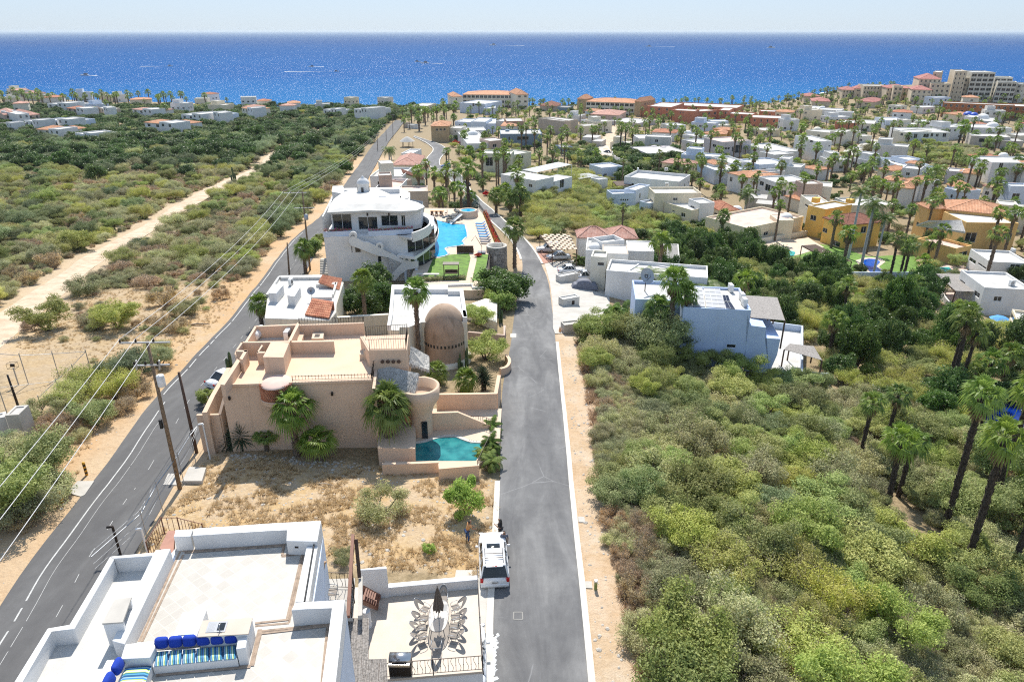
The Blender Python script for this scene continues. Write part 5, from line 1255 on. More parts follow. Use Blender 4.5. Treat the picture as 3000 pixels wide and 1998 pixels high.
# ======== white-roofed house with tile awnings =====
H5 = empty('white_roofed_house',(-26, 92, 22), 0, 'low cream house with white roof and two terracotta tile awnings beside the road','house');LAND.append((-26, 92, 'the white-roofed house with tile awnings'));Z5 = 26.8
P = pz(fr('G',195,1165,690,1182,742,1120,745,1060,800,890,640,850,318,855,215,1000), Z5);mb = MB();mb.prism(P, 20.8, Z5-.35);mb.build('wall', PALECREAM, H5);mb = MB();mb.prism(inset(P,.05), Z5-.349, Z5-.30);mb.build('roof', ROOFW, H5)
for xy in [(318,855,318,872,640,868,640,850),(300,862,318,856,225,1000,205,1000),(590,912,742,906,745,922,595,925),(735,910,755,905,725,1000,712,1000),(550,1010,712,1005,712,1020,555,1024)]: solid(H5, 'parapet', fr('G',*xy), Z5+.1, Z5-.4, WHITE2)
Q = [at_z(q, z) for q, z in (( ('G',505,1155),Z5-.1),(('G',690,1182),Z5-.1),(('G',722,1062),Z5+.75),(('G',558,1036),Z5+.75))];shed_tiles(H5, *Q, mat=TILE)
mb = MB();mb.prism(ccw([Q[3]+Vector((0,.02,0)),Q[2]+Vector((0,.02,0)),Q[2]+Vector((0,.25,0)),Q[3]+Vector((0,.25,0))]), Z5-.4, Z5+.78);mb.build('roof_wall', TERRA, H5)
Q = [at_z(q, z) for q, z in (( ('G',608,906),Z5+.55),(('G',770,968),Z5-.3),(('G',792,880),Z5-.3),(('G',640,852),Z5+.55))];shed_tiles(H5, Q[1],Q[2],Q[3],Q[0], mat=TILE)
for xy, dz in [((225,988,285,992,340,928,265,920),1.0),((370,1008,425,1016,470,943,402,937),1.0)]: solid(H5, 'roof_box', fr('G',*xy), Z5+dz, Z5-.35, WHITE)
place('ac', mk_ac, at_z(('G',400,928),Z5-.3), pi/2, 1.1, 'small air conditioner at the back of the white roof with tile awnings','air conditioning units on the roofs')
dsh = at_z(('G',560,1010),Z5+.6)
def mk_dish():
 r = empty('satellite_dish',(0,0,0), 0, 'x','satellite dish','satellite dishes');m = MB();n = 20
 for j in range(4):
  pass
 vs = [(0,0,0)];fs = []
 for j in range(1,5):
  rr = .5*j/4
  for i in range(n): a = 2*pi*i/n;vs.append((rr*cos(a), -.35*rr*rr*1.3, rr*sin(a)))
 fs = [(0,1+i,1+(i+1)%n) for i in range(n)] + [(1+(j-1)*n+i,1+(j-1)*n+(i+1)%n,1+j*n+(i+1)%n,1+j*n+i) for j in range(1,4) for i in range(n)]
 m.add(vs, fs, 0, True);o = m.build('reflector', METAL_G, r);o.location = (0,0,1.0);o.rotation_euler = (-.5,0,.2);b = MB();b.bar((0,.05,0),(0,.05,.95),.035,6);b.build('mast', METAL_D, r);f = MB();f.tube([(0,0,.7),(0,-.55,1.15),(0,-.5,1.25)], .02, 5);f.build('feed_arm', METAL_D, r);return r
place('dish', mk_dish, at_z(('G',560,1030),Z5+.0), 0, 1.0, 'satellite dish on the cream house with tile awnings')
wallthing('cream boundary wall between the pink house and the white-roofed house', [at_z(('G',720,1175),25.2),at_z(('G',1145,1150),25.2)], 25.2, PALECREAM, .5)
railing('boundary_fence','thin iron fence on the wall behind the salmon pink house', [at_z(('G',450,1225),25.6),at_z(('G',955,1200),25.6)], 25.2, .9, METAL_D, .3, r=.018)
# ======== white villa with pool =======
VL = empty('white_villa',(-18, 118, 20), 0, 'large white three-storey villa with curved balconies, outside staircase and blue pool','villa');LAND.append((-16, 116, 'the large white villa'))
BT, BF, GZ = 29.1, 28.2, 22.6
fl = at_z(('U',105,618), BT);frr = at_z(('U',1060,600), BT);tv = (frr-fl).normalized();nv = Vector((tv.y,-tv.x,0))
def bk(p, d): return p - nv*d
bp_ = [fl, frr, bk(frr,2.0)+tv*2.4, bk(frr,6)+tv*4.2, bk(frr,12)+tv*4.0, bk(frr,18)+tv*0, bk(fl,18)];mb = MB();mb.prism(ccw(bp_), 19.5, BF);mb.build('wall', WHITE, VL)
# front planter parapet and curved balcony
for (x0,x1) in ((105,418),(622,1135)):
 a, b = at_z(('U',x0,620 if x0 < 300 else 612),BT),at_z(('U',x1,606 if x0 < 300 else 585),BT);pl_ = MB();pl_.prism(ccw([a,b,bk(b,.5),bk(a,.5)]), BF-.1, BT-.15);po = pl_.build('planter', BLUEWHITE, VL);fm = MB();rr = random.Random(x0)
 ff = MB()
 for k in range(900 if x0 > 300 else 700):
  q = a.lerp(b, rr.random());q = bk(q, rr.uniform(.05,.5));q.z = BT-.1+abs(rr.gauss(0,.17));leafquad(fm if rr.random() < .62 else ff, q, rdir(rr), .12, 1.3, r=rr)
 fm.build('foliage', LEAF_O, po);ff.build('blossom', BOUG, po)
def ring(c, r0, r1, z0, z1, a0, a1, n, mat, name, root, sy=1.0):
 mb = MB();P0 = [];
 for k in range(n+1):
  a = lerp(a0,a1,k/n);P0.append((c.x+r1*cos(a), c.y+r1*sy*sin(a)));
 for k in range(n, -1, -1):
  a = lerp(a0,a1,k/n);P0.append((c.x+r0*cos(a), c.y+r0*sy*sin(a)))
 vs = [(x,y,z0) for x,y in P0]+[(x,y,z1) for x,y in P0];m = len(P0);fs = [(i,(i+1)%m,m+(i+1)%m,m+i) for i in range(m)]
 for k in range(n):
  q = (k,k+1,m-2-k,m-1-k);fs += [tuple(i+m for i in q), q[::-1]]
 mb.add(vs, fs, 0, False);return mb.build(name, mat, root)
e0 = [at_z(('U',x,y),BT) for x, y in ((1135,645),(1337,545),(1262,440))]
def circ(a,b,c):
 A = b-a;B = c-a;D = 2*(A.x*B.y-A.y*B.x);ux = (B.y*(A.x**2+A.y**2)-A.y*(B.x**2+B.y**2))/D;uy = (A.x*(B.x**2+B.y**2)-B.x*(A.x**2+A.y**2))/D;return Vector((a.x+ux,a.y+uy,0)), sqrt(ux*ux+uy*uy)
cc, cr = circ(*e0);an = [atan2(p.y-cc.y,p.x-cc.x) for p in (e0[0],e0[2])]
ring(cc, cr-.3, cr, BF-.5, BT+.1, an[0], an[1], 24, WHITE, 'balcony_parapet', VL);ring(cc, .05, cr-.02, BF-.3, BF, an[0], an[1], 24, ROOFW, 'balcony_floor', VL)
MZ = 25.3
e1 = [at_z(('U',x,y),MZ) for x, y in ((1155,915),(1415,690),(1350,470))];c1, q1 = circ(*e1);an1 = [atan2(p.y-c1.y,p.x-c1.x) for p in (e1[0],e1[2])]
ring(c1, q1-3.2, q1, MZ-.45, MZ, an1[0], an1[1], 30, WHITE, 'balcony_slab', VL)
railing('balcony_railing','dark curved iron railing of the middle balcony of the white villa', [Vector((c1.x+(q1-.12)*cos(lerp(an1[0],an1[1],k/14)), c1.y+(q1-.12)*sin(lerp(an1[0],an1[1],k/14)), MZ)) for k in range(15)], MZ, 1.0, METAL_D, .22, r=.018, parent=VL)
# glazing under the balconies
g0, g1, g2 = bk(frr,.05)+tv*.1, bk(frr,2.0)+tv*2.45, bk(frr,6)+tv*4.25
for (z0, z1) in ((MZ+.05, BF-.55),(GZ+.05, MZ-.5)):
 for (p, q) in ((frr, bk(frr,2.0)+tv*2.4),(bk(frr,2.0)+tv*2.4, bk(frr,6)+tv*4.2)):
  t_ = (q-p).normalized();n_ = Vector((t_.y,-t_.x,0));L = (q-p).length;k = 2;
  for i in range(k):
   a = p.lerp(q,(i+.06)/k)+n_*.03;b = p.lerp(q,(i+.94)/k)+n_*.03;m = MB();m.prism(ccw([a,b,b+n_*.05,a+n_*.05]), z0, z1, 0, True, True);fo = m.build('glass_door', GLASS, VL);m = MB()
   for z in (z0, z1-.08): m.prism(ccw([a+n_*.051,b+n_*.051,b+n_*.1,a+n_*.1]), z, z+.08, 0, True, True)
   m.build('door_frame', METAL_D, fo)
# top storey
ph = [bk(fl,2.6)+tv*1.0, bk(frr,2.6)-tv*.2, bk(frr,4.2)+tv*2.2, bk(frr,9)+tv*2.4, bk(fl,14)+tv*8, bk(fl,14)+tv*1]
q0, q1_ = ph[0], ph[1];nr_ = nv
mb = MB();L_ = (q1_-q0).length;RT = 31.6;ops = []
for (x0,y0,x1,y1) in ((205,428,440,612),(503,458,735,600),(768,442,968,560),(1000,440,1082,565)):
 s = []
 for (x,y) in ((x0,y0),(x1,y1)):
  w_ = on_plane(('U',x,y), q0, nv);s.append(((w_-q0).dot(tv), w_.z))
 ops.append((s[0][0], s[1][0], max(BF+.05,s[1][1]), min(RT-.1,s[0][1])))
res = wall_face(mb, q0, q1_, BF-.05, RT, ops, .3)
for i in range(1, len(ph)): wall_face(mb, ph[i], ph[(i+1)%len(ph)], BF-.05, RT, [])
mb.build('top_storey', WHITE, VL)
for (a,t_,nn,g) in res: fill_window(VL, a, t_, nn, g, .3, METAL_W, GLASS, bars=1)
for x in (615, 862):
 w_ = on_plane(('U',x,425), q0, nv);mb = MB();mb.box((w_.x,w_.y-.12,w_.z),(.2,.2,.45));mb.build('wall_lantern', METAL_D, VL)
RP = pz(fr('U',150,412,300,402,640,385,980,396,1182,386,1272,348,1262,328,1190,292,1100,280,1000,262,880,200,760,148,640,130,520,130,420,145,320,185,230,252,180,320), RT+.2);mb = MB();n = len(RP);cen = sum(RP, Vector())/n;cen.z = 0
vs = [(p.x,p.y,RT) for p in RP]+[(p.x,p.y,RT+.28) for p in RP]
for f, h in ((.66,.55),(.33,.82)): vs += [(cen.x+(p.x-cen.x)*f, cen.y+(p.y-cen.y)*f, RT+.28+h) for p in RP]
vs.append((cen.x,cen.y,RT+.28+.9));fs = [(j*n+i, j*n+(i+1)%n,(j+1)*n+(i+1)%n,(j+1)*n+i) for j in range(3) for i in range(n)]+[(3*n+i, 3*n+(i+1)%n, 4*n) for i in range(n)]+[tuple(range(n-1,-1,-1))]
mb.add(vs, fs, 0, False);mb.build('roof_slab', ROOFW, VL)
cu = at_z(('U',572,172), RT+.8);mb = MB();mb.lathe((cu.x,cu.y,cu.z-.6), [(1.0,0),(.98,.9),(1.0,2.0),(1.12,2.1),(1.1,2.25),(.95,2.6),(.6,2.95),(.25,3.1),(.22,3.25),(.12,3.4),(.01,3.45)], 28);co = mb.build('cupola', WHITE, VL)
for a in (-pi/2, 0, pi): mb = MB();mb.box((cu.x+1.0*cos(a), cu.y+1.0*sin(a), cu.z+.5),(.08,.4,1.0), a);mb.build('window', GLASS, co)
sp_ = at_z(('U',790,240), RT+.9);mb = MB();mb.bbox((sp_.x,sp_.y,sp_.z+.1),(1.2,.9,.5),0,0,.1);mb.build('skylight', WHITE, VL)
solid(VL, 'rear_wing', fr('U',345,330,1040,330,1100,278,1100,178,985,115,348,125), 30.9, 20, WHITE);solid(VL, 'rear_parapet', fr('U',205,165,345,190,345,128,330,98,215,100), 31.3, 20, WHITE)
for xy in [(345,128,345,145,985,132,985,112),(985,118,985,235,1000,235,1003,118),(985,235,1085,245,1090,228,985,215),(1082,180,1082,278,1104,278,1104,180)]: solid(VL, 'rear_parapet', fr('U',*xy), 31.7, 30.8, WHITE)
solid(VL, 'side_parapet', fr('U',90,452,105,450,240,200,218,195), BT+.5, 20, WHITE)
# outside staircase with arches
sa = fl + nv*1.3
st_ = fr('U',400,655,500,700,570,742,620,742,695,782,795,830,870,870,900,872,960,918,1020,945,1120,968,1200,965,1200,1038,1075,1062,990,1120,930,1190,860,1150,1010,985,940,955,860,925,700,890,560,835,430,785,400,745)
so = vwall(VL, 'staircase', st_, sa, nv, -.25, WHITE);vwall(VL, 'staircase', [('U',p[1],p[2]) for p in st_], sa-nv*.95, nv, -.2, WHITE)
for (x0,x1,yt,yb) in ((403,492,625,700),(708,795,750,830),(1022,1112,905,968)):
 cxp, rad = (x0+x1)/2,(x1-x0)/2;out = [('U',x0,yb)]+[('U',cxp-rad*cos(t*pi/8),yt+rad-rad*sin(t*pi/8)) for t in range(9)]+[('U',x1,yb)];ri = rad*.42;inn = [('U',cxp+ri,yb-8),]+[('U',cxp+ri*cos(t*pi/8),yt+rad-ri*sin(t*pi/8)) for t in range(9)]+[('U',cxp-ri,yb-8)]
 vwall(VL, 'arch', out+inn, sa+nv*.03, nv, -.31, WHITE)
for (x0,y0,x1,y1) in ((472,795,535,858),(428,790,440,862),(735,910,778,1030)):
 a, b = on_plane(('U',x0,y0), fl, nv), on_plane(('U',x1,y1), fl, nv);mb = MB();m = (a+b)/2+nv*.02;mb.box(m,((a-b).dot(tv) and abs((a-b).dot(tv)), .08, abs(a.z-b.z)),atan2(tv.y,tv.x));mb.build('window', GLASS, VL)
for x in (1055,1182):
 a = on_plane(('U',x,1190), sa, nv);mb = MB();mb.box((a.x,a.y+.3,(19.5+25)/2),(.35,.35,5.2));mb.build('pillar', BLUEWHITE, VL)
# garden terrace and pool
patch('garden_terrace', fr('U',1090,1232,1532,1226,1532,1288,1820,1300,1955,1292,2022,870,2100,820,2160,835,2140,790,1945,400,1900,360,1270,352,1200,900), GZ, STONEPAVE, z0=18.5)
patch('lawn', fr('U',1195,1185,1745,1180,1800,925,1780,870,1660,880,1560,890,1440,928,1370,932,1300,1100), GZ+.03, LAWN, .02);patch('lawn', fr('U',1815,1185,1950,1190,2005,885,1870,885,1868,960), GZ+.03, LAWN, .02)
pool = fr('U',1300,925,1440,920,1520,905,1560,882,1540,850,1516,822,1540,808,1600,800,1690,790,1722,775,1712,745,1730,715,1758,690,1755,640,1730,545,1620,540,1510,520,1345,478,1300,500)
patch('pool', pool, GZ+.03, POOLBLUE, .02)
mb = MB();cp = smooth_line([at_z(q, 0) for q in fr('U',1300,925,1440,920,1520,905,1560,882,1540,850,1516,822,1540,808,1600,800,1690,790,1722,775,1712,745,1730,715,1758,690,1755,640,1730,545,1620,540,1510,520,1345,478)], 1);cp = [at_z(q, GZ) for q in pool[:-1]]
for a, b in zip(cp, cp[1:]):
 t = (b-a).normalized();n = Vector((t.y,-t.x,0));n = n if (a+n-Vector((-8,113,0))).length > (a-n-Vector((-8,113,0))).length else -n;mb.prism(ccw([a,b,b+n*.28,a+n*.28]), GZ, GZ+.07)
tag(mb.build('pool_coping', KERB), kind='structure')
wallthing('white retaining wall at the front of the villa lawn', [at_z(q,GZ+.3) for q in fr('U',1532,1232,1815,1225,1822,1262,1955,1260)], GZ+.3, WHITE, .25)
hg = MB();rr = random.Random(3);
for (p, q, n_) in ((('U',1160,1195),('U',1740,1165),2600),):
 a, b = at_z(p,GZ),at_z(q,GZ)
 for k in range(n_): c = a.lerp(b, rr.random());hg_p = c+Vector((rr.uniform(-.15,.15), rr.uniform(-.45,.45), rr.random()*.55));leafquad(hg, hg_p, rdir(rr), .16, 1.4, r=rr)
tag(hg.build('hedge', LEAF_O), 'low grey-green planting along the front edge of the villa lawn','hedge')
railing('garden_railing','black iron railing down the street side of the villa lawn', [at_z(('U',1955,1270),GZ),at_z(('U',2018,885),GZ)], GZ, 1.1, METAL_D, .2, r=.02)
railing('garden_railing','iron railing behind the red flower hedge beside the villa pool', [at_z(('U',2165,830),GZ),at_z(('U',1960,440),GZ),at_z(('U',1900,360),GZ),at_z(('U',1290,350),GZ)], GZ, 1.1, METAL_D, .3, r=.018)
mb = MB();ff = MB()
a, b = at_z(('U',2120,800),GZ),at_z(('U',1965,420),GZ)
for k in range(7000):
 c = a.lerp(b, rr.random());p = c+Vector((rr.uniform(-.4,.4), 0, abs(rr.gauss(0,.38))));leafquad(ff if (p.z > GZ+.3 and rr.random() < .8) else mb, p, rdir(rr), .13, 1.3, r=rr)
o = mb.build('flower_hedge', LEAF_B);tag(o, 'long hedge of bright red flowers between villa pool and street','hedge');ff.build('blossom', REDF, o)
def mk_lounger():
 r = empty('sun_lounger',(0,0,0), 0, 'x','sun lounger','sun loungers beside the villa pool');f = MB()
 for sx in (-.3,.3): f.beam((sx,-.9,.3),(sx,.9,.3),.06,.08)
 f.build('frame', METAL_W, r)
 for sx in (-.3,.3):
  for sy in (-.75,.75): l = MB();l.beam((sx,sy,0),(sx,sy,.28),.05,.05);l.build('leg', METAL_W, r)
 m = MB();m.bbox((0,-.25,.40),(.64,1.35,.12),0,0,.04);m.build('mattress', CLOTH_LB, r);b = MB();b.beam((0,.42,.40),(0,.98,.85),.64,.12);b.build('backrest', CLOTH_LB, r);return r
for k in range(8):
 f = k/7;p = at_z(('U',lerp(1910,1975,f),lerp(552,762,f)), GZ);o = place('lounger', mk_lounger, p, -pi/2-.12, 1.0, f'{"grey" if k > 5 else "sky blue"} sun lounger, number {k+1} from the far end of the poolside row')
 if k > 5:
  for ch in o.children:
   if 'mattress' in ch.name or 'backrest' in ch.name: ch.data = ch.data.copy();ch.data.materials[0] = COVER
tb_ = at_z(('U',1415,430),GZ);td = empty('dining_table',(tb_.x,tb_.y,GZ), 0, 'orange-brown wooden dining table behind the villa pool','table');mb = MB();mb.bbox((tb_.x,tb_.y,GZ+.75),(2.9,1.0,.08));mb.build('table_top', SHIRT_O, td)
for sx in (-1.2,1.2):
 for sy in (-.35,.35): mb = MB();mb.beam((tb_.x+sx,tb_.y+sy,GZ),(tb_.x+sx,tb_.y+sy,GZ+.72),.1,.1);mb.build('leg', WOOD_D, td)
def mk_dchair():
 r = empty('garden_chair',(0,0,0), 0, 'x','chair','dark chairs at the dining table');s = MB();s.bbox((0,0,.42),(.5,.5,.1));s.build('seat', WOOD_D, r);b = MB();b.bbox((0,.25,.75),(.5,.07,.6));b.build('backrest', WOOD_D, r)
 for sx in (-.2,.2):
  for sy in (-.2,.2): l = MB();l.beam((sx,sy,0),(sx,sy,.4),.06,.06);l.build('leg', WOOD_D, r)
 return r
for k,(dx,dy,a) in enumerate([(-.9,-.85,pi),(0,-.85,pi),(.9,-.85,pi),(1.9,0,-pi/2)]): place('dch', mk_dchair, tb_+Vector((dx,dy,0)), a, 1, ['dark chair at the left of the orange-brown table','dark chair at the middle of the orange-brown table','dark chair at the near right of the orange-brown table','dark chair at the right end of the orange-brown table'][k])
hc = at_z(('U',1770,385),GZ+1.3);hc.y += .5;ht = empty('hot_tub',(hc.x,hc.y,GZ), 0, 'round raised hot tub with pale rim behind the villa pool','hot tub');mb = MB();mb.lathe((hc.x,hc.y,GZ), [(2.1,0),(2.0,.7),(1.9,1.3),(1.9,1.38),(1.55,1.38),(1.5,1.25)], 30);mb.build('rim', STONEPAVE, ht);mb = MB();mb.lathe((hc.x,hc.y,GZ), [(.01,1.27),(1.52,1.27)], 30);mb.build('water', POOLBLUE, ht)
def rocks(label, cat, pts, n, r_, seed, z=None, name='rock_pile', mat=ROCK):
 rr = random.Random(seed);mb = MB()
 for k in range(n):
  a, b = pts[0], pts[1];c = a.lerp(b, rr.random()) + Vector((rr.gauss(0,pts[2]), rr.gauss(0,pts[2]), 0));s = r_*rr.uniform(.5,1.3);bm = bmesh.new();bmesh.ops.create_icosphere(bm, subdivisions=1, radius=s)
  zz = (G(c.x,c.y) if z is None else z + rr.random()*pts[3])
  for v in bm.verts: v.co = Vector((v.co.x*rr.uniform(.8,1.3), v.co.y*rr.uniform(.8,1.3), v.co.z*rr.uniform(.6,1)))+Vector((c.x,c.y,zz+s*.2))
  bm.verts.index_update();mb.add([v.co.copy() for v in bm.verts], [[v.index for v in f.verts] for f in bm.faces]);bm.free()
 o = mb.build(name, mat);return tag(o, label, cat)
tag(rocks(None, None,(at_z(('U',1560,520),GZ),at_z(('U',1720,420),GZ), .55, 1.0), 150, .35, 4, GZ, 'rockwork', CONCD), 'grey boulder rockwork round the slide of the villa pool','rockwork', kind='stuff')
sl = MB();a, b = at_z(('U',1572,535),GZ+.15),at_z(('U',1705,425),GZ+1.5);t = (b-a);s = Vector((t.y,-t.x,0)).normalized()*.38;u = Vector((0,0,.22));sl.add([a-s+u,a-s*.7,a+s*.7,a+s+u,b-s+u,b-s*.7,b+s*.7,b+s+u], [(0,1,5,4),(1,2,6,5),(2,3,7,6)]);tag(sl.build('water_slide', METAL_W), 'white water slide running down rocks into the villa pool','slide')
st2 = gp(('G',1960,800));cpt = Vector((st2.x+.3, st2.y+1.8, st2.z));tw = empty('stone_turret',(cpt.x,cpt.y,cpt.z), 0, 'round grey stone lookout turret at the street corner of the villa garden','turret');mb = MB();mb.lathe((cpt.x,cpt.y,0), [(1.9,19),(1.8,GZ+.9)], 30)
m_, tt, bb, oo = newmat('rubble_stone');pp_ = pos(tt);vv = N(tt,'ShaderNodeTexVoronoi',i_Scale=2.6,feature='DISTANCE_TO_EDGE');tt.links.new(pp_, vv.inputs[0]);v2 = N(tt,'ShaderNodeTexVoronoi',i_Scale=2.6);tt.links.new(pp_, v2.inputs[0]);sc_ = tt.nodes.new('ShaderNodeSeparateColor');tt.links.new(v2.outputs['Color'], sc_.inputs[0])
cc_ = ramp(tt, sc_.outputs[0], [(0,(.15,.14,.13)),(1,(.36,.33,.29))]);cc_ = mix(tt, ramp(tt, vv.outputs[0], [(.02,1.0),(.06,0.0)]), cc_,(.48,.45,.40));tt.links.new(cc_, bb.inputs[0]);bb.inputs['Roughness'].default_value = .9;RUBBLE = m_
mb.build('wall', RUBBLE, tw);mb = MB();mb.lathe((cpt.x,cpt.y,0), [(1.85,GZ+.85),(1.85,GZ+1.0),(1.5,GZ+1.0),(1.5,GZ+.3),(.01,GZ+.3)], 30);mb.build('rim', KERB, tw)
mb = MB();a = -pi/2-.12;mb.box((cpt.x+1.8*cos(a), cpt.y+1.8*sin(a), GZ-.9),(.12,.5,.9), a);mb.build('niche', KERB, tw)
# swing bench, screen, hanging chair
sb = at_z(('U',1580,1140),GZ);sw_ = empty('canopy_swing',(sb.x,sb.y,GZ), 0, 'garden swing bench under a pale canopy on the villa lawn','swing');mb = MB();mb.beam((sb.x-1.25,sb.y,GZ+2.15),(sb.x+1.25,sb.y,GZ+2.15),1.3,.12);mb.build('canopy', CLOTH_G, sw_)
for sx in (-1.15,1.15): mb = MB();mb.bar((sb.x+sx,sb.y-.4,GZ),(sb.x+sx,sb.y-.2,GZ+2.1),.04);mb.build('post', WOOD_D, sw_)
for sx in (-1.15,1.15): mb = MB();mb.bar((sb.x+sx,sb.y+.6,GZ),(sb.x+sx,sb.y+.2,GZ+2.1),.04);mb.build('post', WOOD_D, sw_)
mb = MB();mb.bbox((sb.x,sb.y+.05,GZ+.55),(2.0,.6,.1));mb.build('seat', WOOD_D, sw_);mb = MB();mb.bbox((sb.x,sb.y+.35,GZ+.8),(2.0,.08,.5));mb.build('backrest', WOOD_D, sw_)
sc2 = at_z(('U',1738,868),GZ);s3 = empty('outdoor_sofa',(sc2.x,sc2.y,GZ), 0, 'dark brown wicker sofa seen from behind between villa pool and lawn','sofa');mb = MB();mb.bbox((sc2.x,sc2.y,GZ+.65),(2.9,.14,1.25));mb.build('backrest', WOOD_D, s3);mb = MB();mb.bbox((sc2.x,sc2.y+.55,GZ+.3),(2.9,.95,.45));mb.build('seat', WOOD_D, s3)
hk = at_z(('U',1925,885),GZ);h4 = empty('cantilever_umbrella',(hk.x,hk.y,GZ), 0, 'black bent arm of a folded cantilever parasol beside the loungers','umbrella');mb = MB();mb.tube([hk, hk+Vector((.1,0,1.4)), hk+Vector((-1.0,.3,3.2)), hk+Vector((-1.7,.3,2.3))], .05, 6);mb.build('pole', METAL_D, h4);mb = MB();mb.bbox((hk.x,hk.y+.6,GZ+.15),(1.4,1.2,.3));mb.build('base', COVER, h4)
bn = at_z(('U',1310,1160),GZ);b5 = empty('garden_table',(bn.x,bn.y,GZ), 0, 'long pale stone table at the front corner of the villa lawn','table');mb = MB();mb.bbox((bn.x,bn.y,GZ+.7),(3.6,.7,.1));mb.build('table_top', KERB, b5);mb = MB();mb.box((bn.x-1.2,bn.y,GZ+.32),(.3,.5,.66));mb.build('leg', KERB, b5);mb = MB();mb.box((bn.x+1.2,bn.y,GZ+.32),(.3,.5,.66));mb.build('leg', KERB, b5)
# steps between the villa and the road
stp = MB()
for k in range(9):
 a, b = at_z(('G',620,840-13*k),21+.17*k),at_z(('G',690,838-13*k),21+.17*k);stp.prism(ccw([a,b,b+Vector((0,.9,0)),a+Vector((0,.9,0))]), 19.5, 21+.17*k)
tag(stp.build('garden_steps', CONC), 'concrete garden steps climbing along the left side of the white villa','steps')
# ---------------------------------------------------------------- houses further off, measured block by block
MT = dict(w=WHITE, W=WHITE2, b=BLUEWHITE, c=CREAM, p=PALECREAM, s=SAGE, k=PINK2, l=LILAC, t=TAUPE, n=TAN, y=YELLOW, Y=YELLOW2, T=TERRA, O=ORANGE, d=CONDO, D=CONDOG, S=SLATE, g=CONC, r=RUBBLE, B=BROWN, P=PINK, x=BLUEW)
RM = dict(w=ROOFW, g=ROOFG, p=ROOFP, c=CONCD)
HM = dict(t=TILE, o=TILEO, p=TILEP, r=TILER, c=CONDOR)
HOUSES = {};HR = random.Random(4);i_auto = True
def hs(name, label, short, *blocks, cat='house', group=None):
 H = House(name, label, cat, group=group, short=short);polys = []
 for b in blocks:
  f, ax, ay, bx, by, cx_, cy_, h, wl_, rf = b[:10];opt = b[10] if len(b) > 10 else {}
  if h > 0 and f != 'Q': yy = gp((f,ax,ay), h).y;h = h*(1-.26*sst(220,500,yy))
  z = opt.get('z');hip = opt.get('hip');kw = dict(wall=MT[wl_], deck=RM.get(rf, ROOFW), par=0 if hip else opt.get('par', .4), wname=opt.get('nm','wall'))
  if opt.get('cap'): kw['cap'] = MT[opt['cap']]
  poly, zt = topface((f,ax,ay),(f,bx,by),(f,cx_,cy_), h, z)
  w_ = {}
  for q in opt.get('w', []): w_.setdefault(q[0], []).extend(wpx(poly, q[0], None, [(f,)+tuple(q[1:])]))
  for q in opt.get('g', []):
   i, cols, rows = q[:3];fl_ = q[3] if len(q) > 3 else 3.0;fw = q[4] if len(q) > 4 else .5;L = (poly[(i+1)%4]-poly[i]).length;e = []
   for r_ in range(rows):
    zt2 = zt - kw['par'] - .5 - r_*fl_
    for c in range(cols): m = L*(c+.5)/cols;ww = L/cols*fw/2;e.append((m-ww, m+ww, zt2-1.5*(1.25 if fw > .6 else 1), zt2))
   w_.setdefault(i, []).extend(e)
  if h >= 4 and not w_ and opt.get('nm') is None and i_auto:
   for i in (0, 1, 3):
    L = (poly[(i+1)%4]-poly[i]).length
    for r_ in range(max(1, int(h/3.2))):
     for c in range(int(L/4.2)):
      if HR.random() < .62: m = (c+HR.uniform(.3,.7))*4.2+.2;ww = HR.choice([.4,.6,1.0]);zc = zt-kw['par']-1.5-r_*3;hh = HR.choice([.4,.6,1.0]);w_.setdefault(i, []).append((m-ww, m+ww, zc-hh, zc+.45))
  H.block(poly, zt, wins=w_, frame=METAL_W if wl_ not in 'y' else METAL_W, **kw)
  if hip: hip_roof(H.root, poly, zt+.1, hip[1], HM[hip[0]])
  for (q, dz) in opt.get('ac', []): place('ac', mk_ac, at_z((f,)+q, zt-.4), VR.choice([0,pi/2,.3]), 1.15, 'air conditioner on '+(short or label)+dz, 'air conditioning units on the roofs')
  for q in opt.get('box', []):
   a = at_z((f,q[0],q[1]), zt-.4);mb = MB();mb.box((a.x,a.y,zt-.4+q[3]/2),(q[2],q[2],q[3]),atan2((poly[1]-poly[0]).y,(poly[1]-poly[0]).x));mb.build('roof_box', MT[wl_], H.root)
  for q in opt.get('dome', []):
   a = at_z((f,q[0],q[1]), zt-.4);mb = MB();mb.lathe((a.x,a.y,zt-.4), [(q[2]*cos(k*pi/16), q[2]*.75*sin(k*pi/16)) for k in range(8)]+[(.01,q[2]*.75)], 20);mb.build('dome', MT[q[3]] if q[3] in MT else DOMEB, H.root)
  polys.append((poly, zt))
 HOUSES[label] = (H, polys);return H, polys
DOMEB = flat('bright_blue_dome_paint',(.03,.10,.50), .5)
